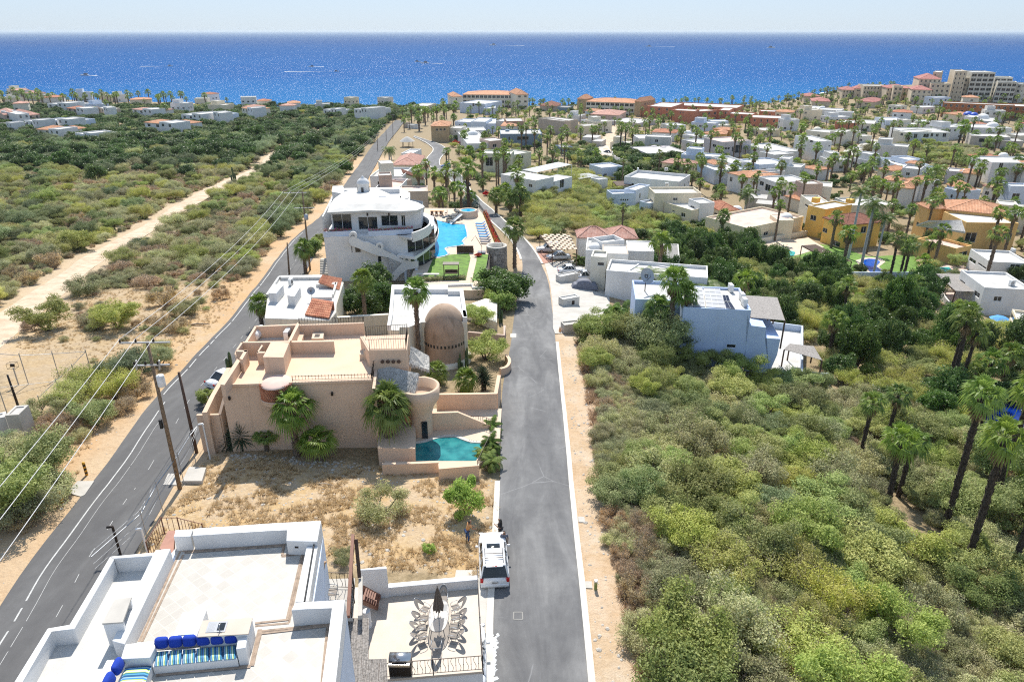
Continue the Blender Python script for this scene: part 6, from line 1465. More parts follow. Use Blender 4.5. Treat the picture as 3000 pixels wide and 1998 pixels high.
# --- right of the street
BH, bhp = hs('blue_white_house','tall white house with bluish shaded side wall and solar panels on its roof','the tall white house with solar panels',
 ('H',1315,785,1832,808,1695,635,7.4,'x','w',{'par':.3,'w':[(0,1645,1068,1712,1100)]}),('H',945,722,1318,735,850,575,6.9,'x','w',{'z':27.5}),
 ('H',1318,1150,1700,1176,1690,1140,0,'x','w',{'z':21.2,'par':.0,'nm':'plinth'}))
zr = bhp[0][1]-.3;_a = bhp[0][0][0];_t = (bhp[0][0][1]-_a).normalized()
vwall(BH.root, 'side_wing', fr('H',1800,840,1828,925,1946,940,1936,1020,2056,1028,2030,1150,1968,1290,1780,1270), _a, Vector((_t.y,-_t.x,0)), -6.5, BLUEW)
for k,(q, mt, nc) in enumerate([((1345,772,1478,783,1455,632,1325,622),SOLAR,3),((1490,783,1632,793,1590,645,1468,637),SOLAR,3),((1640,793,1708,798,1672,745,1625,742),SOLARD,2),((1622,738,1670,740,1655,695,1612,692),SOLARD,2)]):
 P = [at_z(('H',q[i],q[i+1]), zr+(.35 if i < 4 else .8)) for i in (0,2,4,6)];so = empty('solar_panel',(P[0].x,P[0].y,zr), 0, ['leftmost pale solar array on the tall white house','second pale solar array, in the middle of the tall white house roof','small dark solar panel at the front right of the tall white house roof','small dark solar panel at the back right of the tall white house roof'][k], 'solar panel','solar panels on the tall white house');mb = MB();mb.add(P+[p-Vector((0,0,.06)) for p in P], [(0,1,2,3),(7,6,5,4),(0,4,5,1),(1,5,6,2),(2,6,7,3),(3,7,4,0)]);mb.build('panel', mt, so);mb = MB();up = Vector((0,0,.02))
 for i in range(nc+1): mb.beam(P[0].lerp(P[1],i/nc)+up, P[3].lerp(P[2],i/nc)+up, .05, .03)
 for i in range(6 if k < 2 else 2): f_ = i/(5 if k < 2 else 1);mb.beam(P[0].lerp(P[3],f_)+up, P[1].lerp(P[2],f_)+up, .04, .03)
 mb.build('frame', METAL_G, so)
place('dish', mk_dish, at_z(('H',1020,665),27.1), .3, 2.1, 'large round satellite dish on the roof of the tall white house')
for k, q in enumerate(((1672,665),(1758,735),(1775,775))): place('ac', mk_ac, at_z(('H',)+q, zr), pi/2, 1.2, ['air conditioner at the back right corner of the solar panel roof','left one of two air conditioners at the right edge of the solar panel roof','right one of two air conditioners at the right edge of the solar panel roof'][k], 'air conditioning units on the roofs')
def tp(f, *xyz): return [at_z((f,xyz[i],xyz[i+1]), xyz[i+2]) for i in range(0,len(xyz),3)]
def perg(label, f, pts, zb, n=20, cover=.72, slat=REED, wood=WOOD_D, along=0, group='slatted shade roofs'):
 P = tp(f, *pts);return pergola(label, P, [p.z for p in P], zb, wood, slat, n, group=group, cover=cover, along=along)
perg('brown slatted pergola roof over the balcony of the tall white house','H',(1832,866,26.2,2090,888,26.2,2030,712,26.2,1728,692,26.2), 22.6, 46, .85)
perg('small brown slatted pergola at the lower corner of the tall white house','I',(255,1110,20.5,545,1192,20.5,480,1085,20.5,300,1065,20.5), 18.2, 22, .8)
hs('garden_terrace_block','white walled garden corner below the tall white house', None,('I',0,1240,400,1300,200,900,0,'b','w',{'z':19.0,'par':.9}),('I',330,1305,620,1325,560,1285,0,'b','w',{'z':18.6,'par':.7}), cat='wall')
pt = at_z(('H',1885,885),24.0);place('rtab', lambda: (lambda r: ([MBX.build(n, m, r) for MBX, n, m in (lambda t, l: ((t,'table_top',METAL_W),(l,'leg',METAL_W)))(*( (lambda a: (a.lathe((0,0,0),[(.01,.74),(.75,.74),(.75,.70),(.01,.70)],20), a)[1])(MB()),(lambda a: (a.bar((0,0,0),(0,0,.7),.06), a)[1])(MB()) ))], r)[1])(empty('round_table',(0,0,0),0,'x','table')), pt, 0, 1, 'round white table on the balcony of the tall white house')
hs('white_bungalow','long white flat-roofed house behind the feather palms','the long white house behind the feather palms',('H',722,502,1500,560,745,415,4.2,'w','w',{'par':.5}),('H',880,505,1180,560,1170,470,4.6,'w','w'))
hs('white_block_house','white stepped house of flat roofed cubes with arched door behind the hedge','the white stepped cube house',('H',605,395,722,402,606,345,5.2,'p','w',{'w':[(0,655,440,705,470)]}),('H',695,372,892,378,700,305,5.0,'w','w',{'par':.12,'cap':'t'}),('H',888,352,1090,358,815,272,5.6,'w','w',{'par':.12}),('H',565,345,700,350,575,250,4.2,'w','w',{'dome':[(635,330,1.2,'w')]}),('H',690,290,862,268,690,240,5.6,'w','w',{'par':.7}),('H',1160,418,1285,425,1180,297,3.6,'W','c',{'par':.1}))
hs('tiled_house','low white house under a pale terracotta hipped roof beside the carport','the hipped tile roof by the carport',('H',512,255,745,255,500,205,4.0,'w','w',{'hip':('p',1.5)}),('H',740,262,955,264,725,195,4.0,'w','w',{'hip':('p',1.6)}))
cp = tp('H',310,348,22.4,495,345,22.4,432,228,22.4,215,230,22.4);cpo = pergola('carport roof of staggered cream panels over parked cars', cp, [22.4]*4, 19.3, WOOD_D, WOOD_D, 10, 'carport','carport', cover=.16);mb = MB()
for i in range(10):
 for j in range(9):
  if (i+j) % 2: continue
  a,b,c,d = cp;q = [a.lerp(b,u).lerp(d.lerp(c,u),v)+Vector((0,0,.08)) for u,v in (((j)/9,i/10),((j+1.2)/9,i/10),((j+1.2)/9,(i+.95)/10),(j/9,(i+.95)/10))];mb.prism(ccw(q), 22.46, 22.52)
mb.build('cream_panel', STONEPAVE, cpo)
def gsheet(name, mat, h, f, *xy, zz=None):
 """flat patch draped on the land"""
 P = ccw([gp((f,xy[i],xy[i+1])) for i in range(0,len(xy),2)]);bm = bmesh.new();vs = [bm.verts.new((p.x,p.y,0)) for p in P];bm.faces.new(vs);bmesh.ops.triangulate(bm, faces=bm.faces[:])
 for _ in range(4): bmesh.ops.subdivide_edges(bm, edges=[e for e in bm.edges if e.calc_length() > 1.6], cuts=1);bmesh.ops.triangulate(bm, faces=bm.faces[:])
 for v in bm.verts: v.co.z = G(v.co.x, v.co.y) + h
 me = bpy.data.meshes.new(name);bm.to_mesh(me);bm.free();me.materials.append(mat);o = bpy.data.objects.new(name, me);link(o);return tag(o, kind='structure')
gsheet('driveway', CONC, .07, 'H',330,990,398,955,530,985,620,900,750,860,745,680,690,580,560,420,320,440,250,455,290,600,310,760,315,950)
gsheet('driveway', REDPAVE, .075, 'H',160,350,240,455,315,440,250,345)
for k,(q, hgt, lb) in enumerate([((385,700,515,700,515,775,388,780),1.1,'white planter box with meter plate and lettering beside the driveway'),((395,872,525,875,525,985,398,988),1.2,'pale planter box at the near end of the driveways by the traffic cone'),((365,535,500,530,505,590,368,600),1.1,'beige gate pillar box beside the silver pickup')]):
 b = gp(('H',q[6],q[7]));b2 = gp(('H',q[4],q[5]));t_ = (b2-b);t_.z = 0;t_.normalize();n_ = Vector((-t_.y,t_.x,0));P = [b,b2,b2+n_*1.3,b+n_*1.3];mb = MB();zt = b.z+hgt;mb.prism(P, b.z-.3, zt-.15);Q2 = inset(P,.15);mb.add([(p.x,p.y,zt-.15) for p in P]+[(p.x,p.y,zt) for p in P]+[(p[0],p[1],zt) for p in Q2]+[(p[0],p[1],zt-.15) for p in Q2], [(i,(i+1)%4,4+(i+1)%4,4+i) for i in range(4)]+[(4+i,4+(i+1)%4,8+(i+1)%4,8+i) for i in range(4)]+[(8+i,8+(i+1)%4,12+(i+1)%4,12+i) for i in range(4)])
 pb = thing('planter_box', lb, 'planter', mb, CONC if k == 1 else WHITE2)
 if k == 0:
  m_ = b.lerp(b2,.62)+Vector((0,0,.55))-n_*.01;mb = MB();mb.prism(ccw([m_-t_*.22,m_+t_*.22,m_+t_*.22-n_*.03,m_-t_*.22-n_*.03]), m_.z-.3, m_.z+.3, 0, True, True);mb.build('meter_plate', METAL_D, pb)
  t = MB();m_ = b.lerp(b2,.25)+Vector((0,0,.62))-n_*.02;pts = [m_+t_*(k2*.07)+Vector((0,0,.05*sin(k2*1.9))) for k2 in range(9)];t.tube(pts, .02, 4);t.build('house_lettering', INK, pb)
for k,(x, y) in enumerate(((366,975),(384,955))):
 b = gp(('H',x,y));mb = MB();mb.lathe((b.x,b.y,b.z), [(.28,0),(.28,.05),(.17,.05),(.05,.72),(.01,.74)], 12);tag(mb.build('traffic_cone', SHIRT_O), ['orange cone in front at the kerb below the planter','orange cone standing a little further back by the planter'][k], 'traffic cone')
# --- garden plots with pools and lawns on the right
gsheet('lawn', LAWN, .08, 'I',0,470,230,440,120,330,400,290,700,330,900,400,1250,380,1300,560,700,530,560,480,330,440,200,460,60,500);gsheet('pool_deck', STONEPAVE, .12, 'I',95,310,150,280,440,255,560,330,350,390,230,425,180,400,110,370)
gsheet('pool', POOLTURQ, .16, 'I',160,350,240,340,340,368,330,395,240,412,190,390);gsheet('pool_deck', STONEPAVE, .12, 'I',800,430,870,408,980,410,1030,440,980,480,1040,530,910,530,830,470)
gsheet('pool', POOLDEEP, .16, 'I',850,430,900,418,965,422,990,445,960,475,1010,528,920,528,870,470);gsheet('pool', POOLNAVY, .5, 'K',872,330,960,292,1110,300,1110,420,1060,415,980,425,900,400) ;gsheet('pool_deck', STONEPAVE, .45, 'K',840,380,872,330,1110,292,1110,440,960,440)
gsheet('terrace', ROOFP, .3, 'X',1440,700,1480,680,1800,680,1790,740,1600,760);gsheet('pool', POOLTURQ, .4, 'X',1478,702,1610,700,1655,745,1545,748)
wallthing('white garden wall below the lawns of the yellow houses', [gp(('X',x,y)) for x, y in ((330,830),(500,855),(620,850),(1270,850))], 0, BLUEWHITE, .25, h=2.4)
wallthing('low cream wall behind the lawn beside the yellow house', [gp(('I',x,y)) for x, y in ((-200,325),(60,300),(440,235))], 0, PALECREAM, .3, h=1.3)
perg('dark slatted shade over the lawn between the two round pools','X',(310,548,16.2,470,540,16.2,300,460,16.2,165,470,16.2), 13.5, 20, .7, WOOD_D)
perg('smaller dark slatted shade in front of the three smooth palms','X',(490,636,15.6,655,626,15.6,560,572,15.6,395,582,15.6), 13.2, 16, .7, WOOD_D)
Y1, y1p = hs('yellow_house','ochre yellow house with dusky hipped tile roof behind three smooth-trunked palms','the yellow house with three smooth palms',('X',228,72,400,112,862,108,7.6,'y','w',{'cap':'w','w':[(0,252,165,300,230)],'box':[(300,45,1.5,1.2),(640,50,1.6,1.0)]}),('X',388,200,600,272,965,245,6.0,'y','w',{'hip':('r',1.6),'w':[(0,455,405,535,490),(0,372,290,410,350),(1,755,285,795,345),(1,620,290,640,306)]}))
Y2, y2p = hs('yellow_house','mustard yellow house with white flat roof, thatched balcony and orange tiles','the mustard yellow house with thatch',('X',1565,135,1790,242,2285,242,7.6,'Y','w',{'w':[(1,1788,342,1870,440),(1,2150,350,2225,412),(1,2030,440,2048,465)],'par':.35}),('X',1300,400,1690,500,1990,502,4.0,'Y','p',{'par':.6,'w':[(1,1715,540,1790,572)]}),('X',1310,62,1420,110,1560,100,8,'Y','w',{'hip':('o',1.4)}),('X',1600,118,2165,172,2000,66,7.9,'Y','w',{'hip':('o',1.8)}))
thatch(None, tp('X',1300,262,19.2,1778,335,19.2,1740,218,20.8,1420,222,20.8), .35, Y2.root, THATCH, 9)
hs('white_house','white flat-roofed house with brown windows left of the mustard yellow house wall','the white house below the mustard one',('X',1830,503,2020,628,2400,632,4.3,'w','w',{'w':[(0,1820,580,1872,660),(0,1905,635,1980,710),(1,2225,655,2300,730)],'ac':[((2240,545),'')]}))
hs('cream_house','cream and white flat-roofed house with grey slatted terrace roof at the right','the cream house with slatted terrace',('X',1735,712,1968,882,2420,888,5.2,'w','w',{'ac':[((2230,865),'')]}),('X',1655,1035,1905,1040,1960,900,0,'p','p',{'z':15.5,'par':.5}))
hs('cream_house','cream house with orange terrace, brown-framed doors and parasol at the right edge','the cream house with the blue parasol',('X',1960,1150,2200,1330,2500,1330,0,'c','p',{'z':15.2,'par':.9}),('X',2240,1095,2330,1310,2600,1310,0,'c','w',{'z':18.5,'w':[(0,2195,1120,2310,1310)]}))
perg('long grey slatted terrace roof of the cream house at the right','X',(1680,918,18.0,1945,932,18.0,1720,752,18.0,1485,748,18.0), 15.1, 34, .8, REED)
wallthing('stepped white wall of the cream house terrace', [at_z(('X',x,y),16) for x, y in ((1390,760),(1480,850),(1600,985),(1660,1040))], [16.6,16.3,15.8,15.6], WHITE, .25)
ub = at_z(('X',2125,1170),16.6);uo = empty('parasol',(ub.x,ub.y,14.3), 0, 'open light blue parasol on the orange terrace at the right edge','umbrella');mb = MB();mb.lathe((ub.x,ub.y,16.2), [(1.5,0),(.8,.38),(.01,.6)], 8, smooth=False);mb.build('canopy', CLOTH_LB, uo);mb = MB();mb.bar((ub.x,ub.y,14.2),(ub.x,ub.y,16.7),.03);mb.build('pole', METAL_W, uo)
# --- houses across the middle distance
hs('sage_house','pale sage two-storey house with corner balcony beside the upper street','the pale sage house',('M',1040,705,1335,712,1005,668,7.6,'s','w',{'w':[(0,1085,745,1158,832),(0,1200,757,1224,772),(0,1288,750,1306,770),(0,1203,865,1224,880),(0,1290,857,1306,874)]}),('M',1330,725,1536,690,1490,640,6.4,'s','w',{'w':[(0,1338,748,1370,815),(0,1410,735,1458,755)]}))
hs('white_modern_house','white modern house with raised roof pergola and terrace railing','the white modern house with roof pergola',('M',1235,910,1580,974,1752,936,6.4,'w','w',{'par':.06,'w':[(0,1510,1005,1545,1045)]}),('M',1752,985,1940,935,1880,890,5.0,'w','w',{'par':.1,'w':[(0,1820,965,1858,1040),(0,1750,990,1765,1020)]}),('M',2120,945,2200,965,2240,940,4.4,'w','w'))
perg('broad white slatted pergola above the white modern house roof','M',(1590,895,18.8,1932,818,18.8,1800,792,18.8,1450,868,18.8), 14.8, 22, .6, METAL_W, METAL_W)
perg('low white slatted pergola beside the white modern house','M',(2010,960,13.8,2200,930,13.8,2100,900,13.8,1950,915,13.8), 11, 14, .5, METAL_W, METAL_W)
hs('blue_grey_house','blue-grey box house with wide strip window','the blue-grey box house',('M',1232,514,1642,512,1255,470,6.5,'S','w',{'w':[(0,1395,540,1510,575),(0,1310,542,1325,580)],'box':[(1300,490,2,.8),(1430,488,1.6,.8)],'ac':[((1475,480),'')]}))
hs('cream_white_house','cream-white house with white flat roof beside the blue-grey box house','the cream-white house',('M',735,455,842,458,790,432,7.2,'p','w',{'w':[(0,778,480,792,498)]}),('M',840,480,1090,475,850,448,5.5,'w','w'),('M',905,610,1130,604,935,492,4.0,'w','w',{'dome':[(960,520,2.6,'w')]}),('M',1128,585,1280,572,1110,552,5.0,'k','w'))
hs('tan_house','tan two-storey house with pale hipped tile roof above the curving street','the tan hipped roof house',('M',547,440,722,440,535,402,8.5,'n','w',{'hip':('o',1.5),'w':[(0,595,462,618,485),(0,632,460,655,482),(0,670,460,692,480)]}))
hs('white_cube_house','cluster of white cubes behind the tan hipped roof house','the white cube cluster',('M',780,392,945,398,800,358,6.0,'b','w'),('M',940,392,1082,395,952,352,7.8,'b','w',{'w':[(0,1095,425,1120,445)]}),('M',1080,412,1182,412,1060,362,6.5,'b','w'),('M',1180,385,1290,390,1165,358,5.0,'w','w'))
hs('brown_stone_house','brown stone cube house with tiled awning','the brown stone cube',('M',1292,388,1462,386,1300,358,7.0,'B','w'),('M',1235,438,1388,440,1240,400,4.6,'w','w',{'hip':('o',.9)}))
hs('taupe_house','large taupe house with angled corners and flat white roof','the taupe flat house',('M',1605,360,1862,388,1630,332,9.0,'t','w',{'w':[(0,1655,400,1665,418),(0,1685,402,1694,418)]}),('M',1855,392,1925,385,1850,345,8.6,'t','w',{'w':[(0,1850,410,1862,430)]}))
hs('white_coast_house','white modern house in front of the left seaside hotel','the white house below the left hotel',('M',830,205,1080,218,845,170,9.5,'b','w',{'w':[(0,980,222,1015,235),(0,955,205,975,245)]}),('M',1070,262,1180,262,1060,228,6,'b','w'))
hs('beige_coast_house','low beige house at the shore end of the road', None,('M',370,235,512,238,385,208,6,'c','w'))
hot = {'hip':('o',2.2)}
hs('seaside_hotel','left seaside hotel with long orange tiled roof and open galleries','the left seaside hotel',('M',860,128,1395,132,950,98,12.6,'p','w',{'hip':('o',2.0),'g':[(0,13,3,3.6,.8)]}),('M',1390,130,1508,128,1392,100,14.6,'p','w',{'hip':('o',3.0),'g':[(0,2,3,3.6,.4)]}),('M',757,150,860,148,770,122,12,'p','w',{'hip':('o',2.0)}), cat='hotel', group='seaside hotels')
hs('seaside_hotel','right seaside hotel with long tiled roof and corner tower','the right seaside hotel',('S',1015,468,1320,478,1030,452,11,'p','w',{'hip':('o',2),'g':[(0,11,3,3.4,.8)]}),('S',965,452,1020,454,968,442,12.5,'n','w',{'hip':('o',2.6)}),('S',1296,468,1330,470,1300,450,12.5,'n','w',{'hip':('o',2.4)}), cat='hotel', group='seaside hotels')
hs('beach_club','dark tiled beach pavilion with blue wall between the hotels', None,('S',750,492,850,494,760,478,5,'t','c',{'hip':('r',2.5)}),('S',850,500,915,502,855,488,4.5,'S','c'), cat='pavilion')
hs('clubhouse','broad low building with pinkish hipped tile roof near the sandy road','the pink tiled clubhouse',('M',2120,322,2400,332,2140,282,6.5,'k','w',{'hip':('p',1.8)}),('M',2022,372,2182,412,2260,390,4.2,'w','w'),('N',120,410,430,440,420,390,3.2,'l','w',{'par':.3}), cat='building')
hs('utility_shed','small white sheds beside the sandy road', None,('M',2040,545,2180,552,2050,520,3.2,'w','w',{'par':.1}),('M',2135,585,2230,590,2140,560,3,'g','g',{'par':.1}), cat='shed')
hs('small_slate_house','small slate-blue garage wall behind the pale sage house', None,('M',1760,625,1845,648,1830,610,3.4,'S','w'), cat='garage')
hs('gate_house','small guard hut with flat roof at the end of the main road', None,('V',408,300,470,302,410,288,3.6,'t','w'),('V',460,325,598,330,465,310,2.6,'w','w'), cat='hut')
# row behind the villa
hs('taupe_cube_house','taupe cube house with pinkish roof directly behind the white villa','the taupe cube behind the villa',('V',362,1285,752,1275,705,1192,6.5,'t','p',{'par':.35}))
hs('pink_tower_house','dusty pink and white house with a square roof tower behind the villa','the dusty pink tower',('V',0,1222,345,1225,0,1090,5.5,'w','p',{'par':.6}),('V',48,1052,232,1045,50,1005,8.5,'k','w',{'w':[(0,92,1088,105,1102),(0,122,1088,135,1102),(0,152,1086,165,1100),(0,182,1086,195,1100)]}),('V',232,1120,400,1140,380,1090,6.0,'k','p',{'par':.6}))
hs('cream_tower_house','white house with a plain cream roof box and slanting red-brown tiles','the house with slanting red tiles',('V',78,882,256,872,78,838,9.0,'p','w',{'par':.1}),('V',-80,1060,385,1065,0,930,5.6,'w','w',{'par':.5}))
sp = tp('V',390,1010,19.4,700,1108,16.6,690,1070,17.0,365,955,20.2);H_ = HOUSES['white house with a plain cream roof box and slanting red-brown tiles'][0];shed_tiles(H_.root, sp[1], sp[2], sp[3], sp[0], TILER);mb = MB();P = ccw([sp[0]+Vector((.1,.3,0)),sp[1]+Vector((-.2,.3,0)),sp[1]+Vector((-.2,3.5,0)),sp[0]+Vector((.1,4.5,0))]);mb.prism(P, 13, [19.1 if abs(p.x-sp[0].x) < 1 else 16.3 for p in P]);mb.build('wing_wall', SAGE, H_.root)
hs('pink_tiled_house','house with broad pink hipped tile roof and small white dome','the pink tiled roof with dome',('V',255,905,610,905,320,780,5.0,'p','w',{'hip':('p',1.8),'w':[(0,545,915,585,950),(0,478,925,492,942)]}),('V',370,730,530,735,375,662,6.0,'w','w',{'dome':[(435,800,1.8,'w')]}),('V',608,945,690,950,612,910,3.4,'p','w',{'hip':('p',.8)}))
pv = gp(('V',460,640));po = empty('palapa',(pv.x,pv.y,pv.z), 0, 'round thatched palapa shelter beside the main road','shelter');mb = MB();mb.lathe((pv.x,pv.y,pv.z+2.6), [(3.6,0),(2.4,.9),(1.2,1.7),(.01,2.2)], 20, smooth=False);mb.build('thatched_roof', THATCH, po)
for a in range(5): mb = MB();mb.bar((pv.x+2.6*cos(a*1.26),pv.y+2.6*sin(a*1.26),pv.z),(pv.x+2.6*cos(a*1.26),pv.y+2.6*sin(a*1.26),pv.z+2.9),.1);mb.build('post', WOOD_D, po)
perg('dark wooden pergola over blue chairs behind the hot tub','V',(815,1330,18.4,1060,1325,18.4,1050,1225,18.4,830,1225,18.4), 15.6, 8, .2, WOOD_D)
# --- right middle
hs('white_house','long low white house with three dark windows near the sandy road','the low white house with three windows',('N',445,602,795,598,430,560,4.6,'w','w',{'w':[(0,707,628,722,650),(0,727,628,742,650),(0,747,628,762,650),(0,540,630,556,650)]}))
hs('lilac_house','low lilac-walled house with white ribbed roof beside the bend in the road','the low lilac house',('N',350,690,532,762,905,728,3.8,'l','w',{'par':.25,'box':[(600,690,2,.5),(700,700,2,.5)]}))
hs('lilac_house','tall pale lilac house with balustraded roof terrace and open loggia','the tall lilac house',('N',1135,596,1326,640,1558,606,7.4,'l','p',{'w':[(1,1328,697,1348,722),(1,1356,697,1376,722),(1,1384,697,1404,722),(1,1470,672,1530,755),(1,1432,690,1450,745),(0,1225,660,1258,700)]}),('N',1420,680,1560,690,1560,650,4.0,'l','w'))
hs('white_house','white house with dark cube corner left of the tall lilac house', None,('N',895,612,1078,655,1135,605,5,'w','w',{'w':[(1,1085,660,1120,700)]}))
hs('white_house','long white house with glass doors right of the tall lilac house','the long white house with glass doors',('N',1560,660,1895,745,2092,712,5.2,'w','w',{'w':[(1,1960,765,2000,800),(1,2015,765,2038,790),(0,1790,765,1840,795)]}),('N',1720,740,1880,775,1900,720,5.8,'w','w'))
hs('white_modern_house','three-storey white modern house of stacked cubes beside the paved cul-de-sac','the stacked white modern house',('O',-70,742,140,800,342,808,9.0,'w','w',{'w':[(1,265,838,280,855),(1,298,838,315,855),(0,80,785,105,815),(1,155,825,175,855)]}),('O',-20,862,205,912,428,918,4.4,'w','w',{'par':.8,'w':[(0,68,910,128,950),(1,278,948,298,968)]}))
hs('white_house','white house with pinkish side and small tile patch right of the leaning palms', None,('N',1065,868,1250,938,1392,858,5,'b','w'),('N',1130,845,1240,880,1290,850,5.4,'w','w',{'hip':('o',.8)}))
hs('white_house','white flat house directly below the tall lilac house', None,('N',1208,792,1412,862,1508,822,6,'w','w',{'par':.6}))
hs('white_house','low white house with tile strip between lilac house and palms', None,('N',1502,822,1720,880,1795,800,5.6,'b','w'),('N',1690,850,1850,880,1900,830,5,'w','w'))
hs('white_house','white house with large blank wall behind three thin palms', None,('N',1390,968,1600,1020,1737,945,5.6,'w','w',{'hip':('o',.7)}),('N',1640,940,1735,965,1865,912,6.4,'w','w',{'par':.7}))
hs('white_arched_house','white house with arched veranda and terracotta patches','the white arched house',('N',1715,1005,1900,1068,2150,1015,6.6,'w','w',{'w':[(0,1725,1050,1762,1110),(0,1785,1080,1830,1170),(0,1845,1100,1880,1170),(1,1955,1150,2000,1215)]}))
hs('cream_house','cream house with square tower rooms and orange porch tiles','the cream tower-room house',('N',2105,1045,2200,1085,2345,1060,8.2,'k','w',{'w':[(0,2110,1105,2122,1122),(0,2150,1110,2162,1125)]}),('N',2160,1200,2300,1300,2400,1240,6.4,'p','w',{'w':[(0,2205,1290,2235,1340)]}),('N',1995,1215,2165,1265,2190,1180,3.6,'p','w',{'hip':('o',.8)}),('O',100,1240,300,1255,425,1215,7,'p','w'))
hs('white_house','white house with dark slatted balcony roof and orange tile patch, left of the cream house','the white house with dark slatted balcony',('N',160,1190,412,1180,190,1145,5.0,'b','w',{'par':.7,'w':[(0,245,1245,262,1265),(0,268,1245,285,1265),(0,292,1245,308,1265),(0,314,1245,331,1265)]}),('N',405,1150,560,1095,500,1060,6.6,'b','w'),('N',285,1005,868,1060,770,965,7.0,'w','w',{'par':.8,'ac':[((430,945),', left'),((730,945),', right')]}))
perg('dark slatted balcony roof of the white house left of the cream block','N',(210,1105,15.0,372,1100,15.0,350,1052,15.0,165,1058,15.0), 12.2, 14, .8, WOOD_D)
hs('cream_house','tall cream two-storey block with grey-blue shaded side','the tall cream block',('N',545,1118,612,1182,1092,1168,8.0,'c','w',{'w':[(0,560,1235,590,1290),(1,805,1232,850,1262)],'ac':[((735,1110),'')],'par':.6}),('N',450,1265,548,1290,560,1180,5,'b','w',{'par':.5,'w':[(0,460,1325,488,1365),(0,508,1350,528,1392)]}))
hs('cream_house','lower cream house with white parapet room and tile roof at right','the lower cream house',('N',715,1278,1000,1362,1228,1335,5.6,'c','w',{'w':[(0,795,1362,820,1385),(0,890,1385,930,1440)],'ac':[((1075,1320),'')]}),('N',970,1240,1090,1290,1225,1270,7.0,'w','w'),('N',1160,1290,1300,1370,1430,1330,5,'c','w',{'hip':('t',1.2)}))
hs('pink_roof_house','broad single-storey cream house with stained pink roof and small domes','the pink stained flat roof',('H',1485,92,1800,178,2260,95,4.6,'c','p',{'par':.5,'dome':[(1720,40,1.5,'w')],'w':[(1,1930,210,1960,232),(1,1880,215,1935,250),(1,2065,195,2091,222)]}),('I',210,120,330,120,300,75,4.8,'c','p',{'dome':[(270,100,1.6,'w')],'par':.1}))
hs('white_canopy_house','grey flat carport roofs beside the white arched house', None,('N',1680,1290,1900,1310,1850,1260,3.2,'g','g',{'par':.05}),('N',1600,1230,1800,1245,1760,1195,3.2,'g','g',{'par':.05}), cat='carport')
# terracotta complex
tt_ = {'g':[(0,4,2,3.2,.3)],'par':.5}
hs('terracotta_apartments','terracotta red apartment block nearest the hotels, at the left of its complex','the terracotta apartments',('N',532,258,785,270,548,210,10,'T','w',{'g':[(0,3,2,3.2,.25)]}), cat='apartment building', group='terracotta apartment blocks')
hs('terracotta_apartments','long terracotta apartment block behind, closest to the beach', None,('N',785,245,1480,278,800,212,7,'T','w',tt_), cat='apartment building', group='terracotta apartment blocks')
hs('terracotta_apartments','central terracotta apartment block with pale panel on its front', None,('N',795,300,1035,312,835,282,10,'T','w',{'w':[(0,875,320,885,335),(0,905,322,915,335)]}),('N',1030,318,1285,302,1260,278,8.5,'T','w',tt_),('N',850,365,908,370,855,352,4,'k','w'), cat='apartment building', group='terracotta apartment blocks')
hs('terracotta_apartments','terracotta apartment block with rounded dark windows, right of the centre', None,('N',1285,300,1400,305,1290,268,9,'T','w',{'g':[(0,2,1,3.2,.4)]}),('N',1368,335,1640,350,1400,312,7,'T','w',tt_), cat='apartment building', group='terracotta apartment blocks')
hs('terracotta_apartments','rightmost terracotta apartment block with stepped corner', None,('N',1642,378,2052,392,1690,350,7.5,'T','w',{'g':[(0,6,2,3.2,.25)]}),('N',1720,312,1975,322,1740,295,7,'T','w'), cat='apartment building', group='terracotta apartment blocks')
hs('orange_tiled_house','small ochre house with orange tiles among trees below the terracotta blocks', None,('N',1110,545,1220,560,1160,520,4,'Y','w',{'hip':('o',1)}),('N',1230,500,1430,520,1260,480,5,'Y','w',{'hip':('o',.8)}),('N',1255,555,1365,560,1290,520,3.8,'Y','w',{'hip':('o',1)}))
hs('white_house','white house with low dome shapes behind the low white house', None,('N',905,560,1110,585,920,535,4,'w','w',{'dome':[(960,548,2,'w')]}))
# condominiums on the headland
cg = lambda c, r, f=.5: {'g':[(0,c,r,3.1,f),(1,2,r,3.1,.4)],'par':.6}
CK = dict(cat='apartment building', group='headland condominiums')
hs('condominium_tower','tall grey-beige condominium tower with rows of balconies','the condominium towers',('O',1700,110,1935,113,1720,94,26,'D','w',cg(4,6,.8)),('O',1930,160,2110,164,1960,148,21,'D','w',cg(3,5,.8)),('O',2105,222,2200,226,2120,210,17,'D','w',cg(2,4)),('O',1960,205,2150,210,1980,195,18.5,'D','w',cg(4,5,.8)), **CK)
hs('condominium_tower','narrow beige condominium tower left of the tall grey one', None,('O',1532,98,1650,100,1560,84,27,'d','w',cg(3,7,.3)),('O',1610,165,1720,168,1630,152,21,'d','w',cg(2,5,.6)), **CK)
hs('condominium_tower','beige stepped condominium with dusty red roofs left of the towers', None,('O',1310,108,1388,110,1325,94,26,'d','w',{}),('O',1175,178,1395,182,1200,160,21,'d','w',{'hip':('c',3),'g':[(0,5,5,3.1,.4)]}),('O',1290,220,1490,224,1310,205,18,'d','w',cg(4,5,.4)),('O',1100,285,1300,290,1125,266,13,'d','w',{'hip':('c',2.4),'g':[(0,4,3,3.1,.4)]}), **CK)
hs('condominium_block','middle beige condominium block with red roof patches on the headland', None,('O',850,268,1112,272,880,250,12,'d','w',{'hip':('c',2),'g':[(0,8,3,3.1,.4)]}),('O',920,250,1010,252,930,240,14.5,'d','w',cg(2,3)), **CK)
hs('condominium_block','beige condominium block with arched fronts left of the middle block', None,('O',620,244,850,247,640,228,13.5,'d','w',cg(7,4,.4)),('O',530,275,640,277,550,262,10,'d','w',{'hip':('c',2)}), **CK)
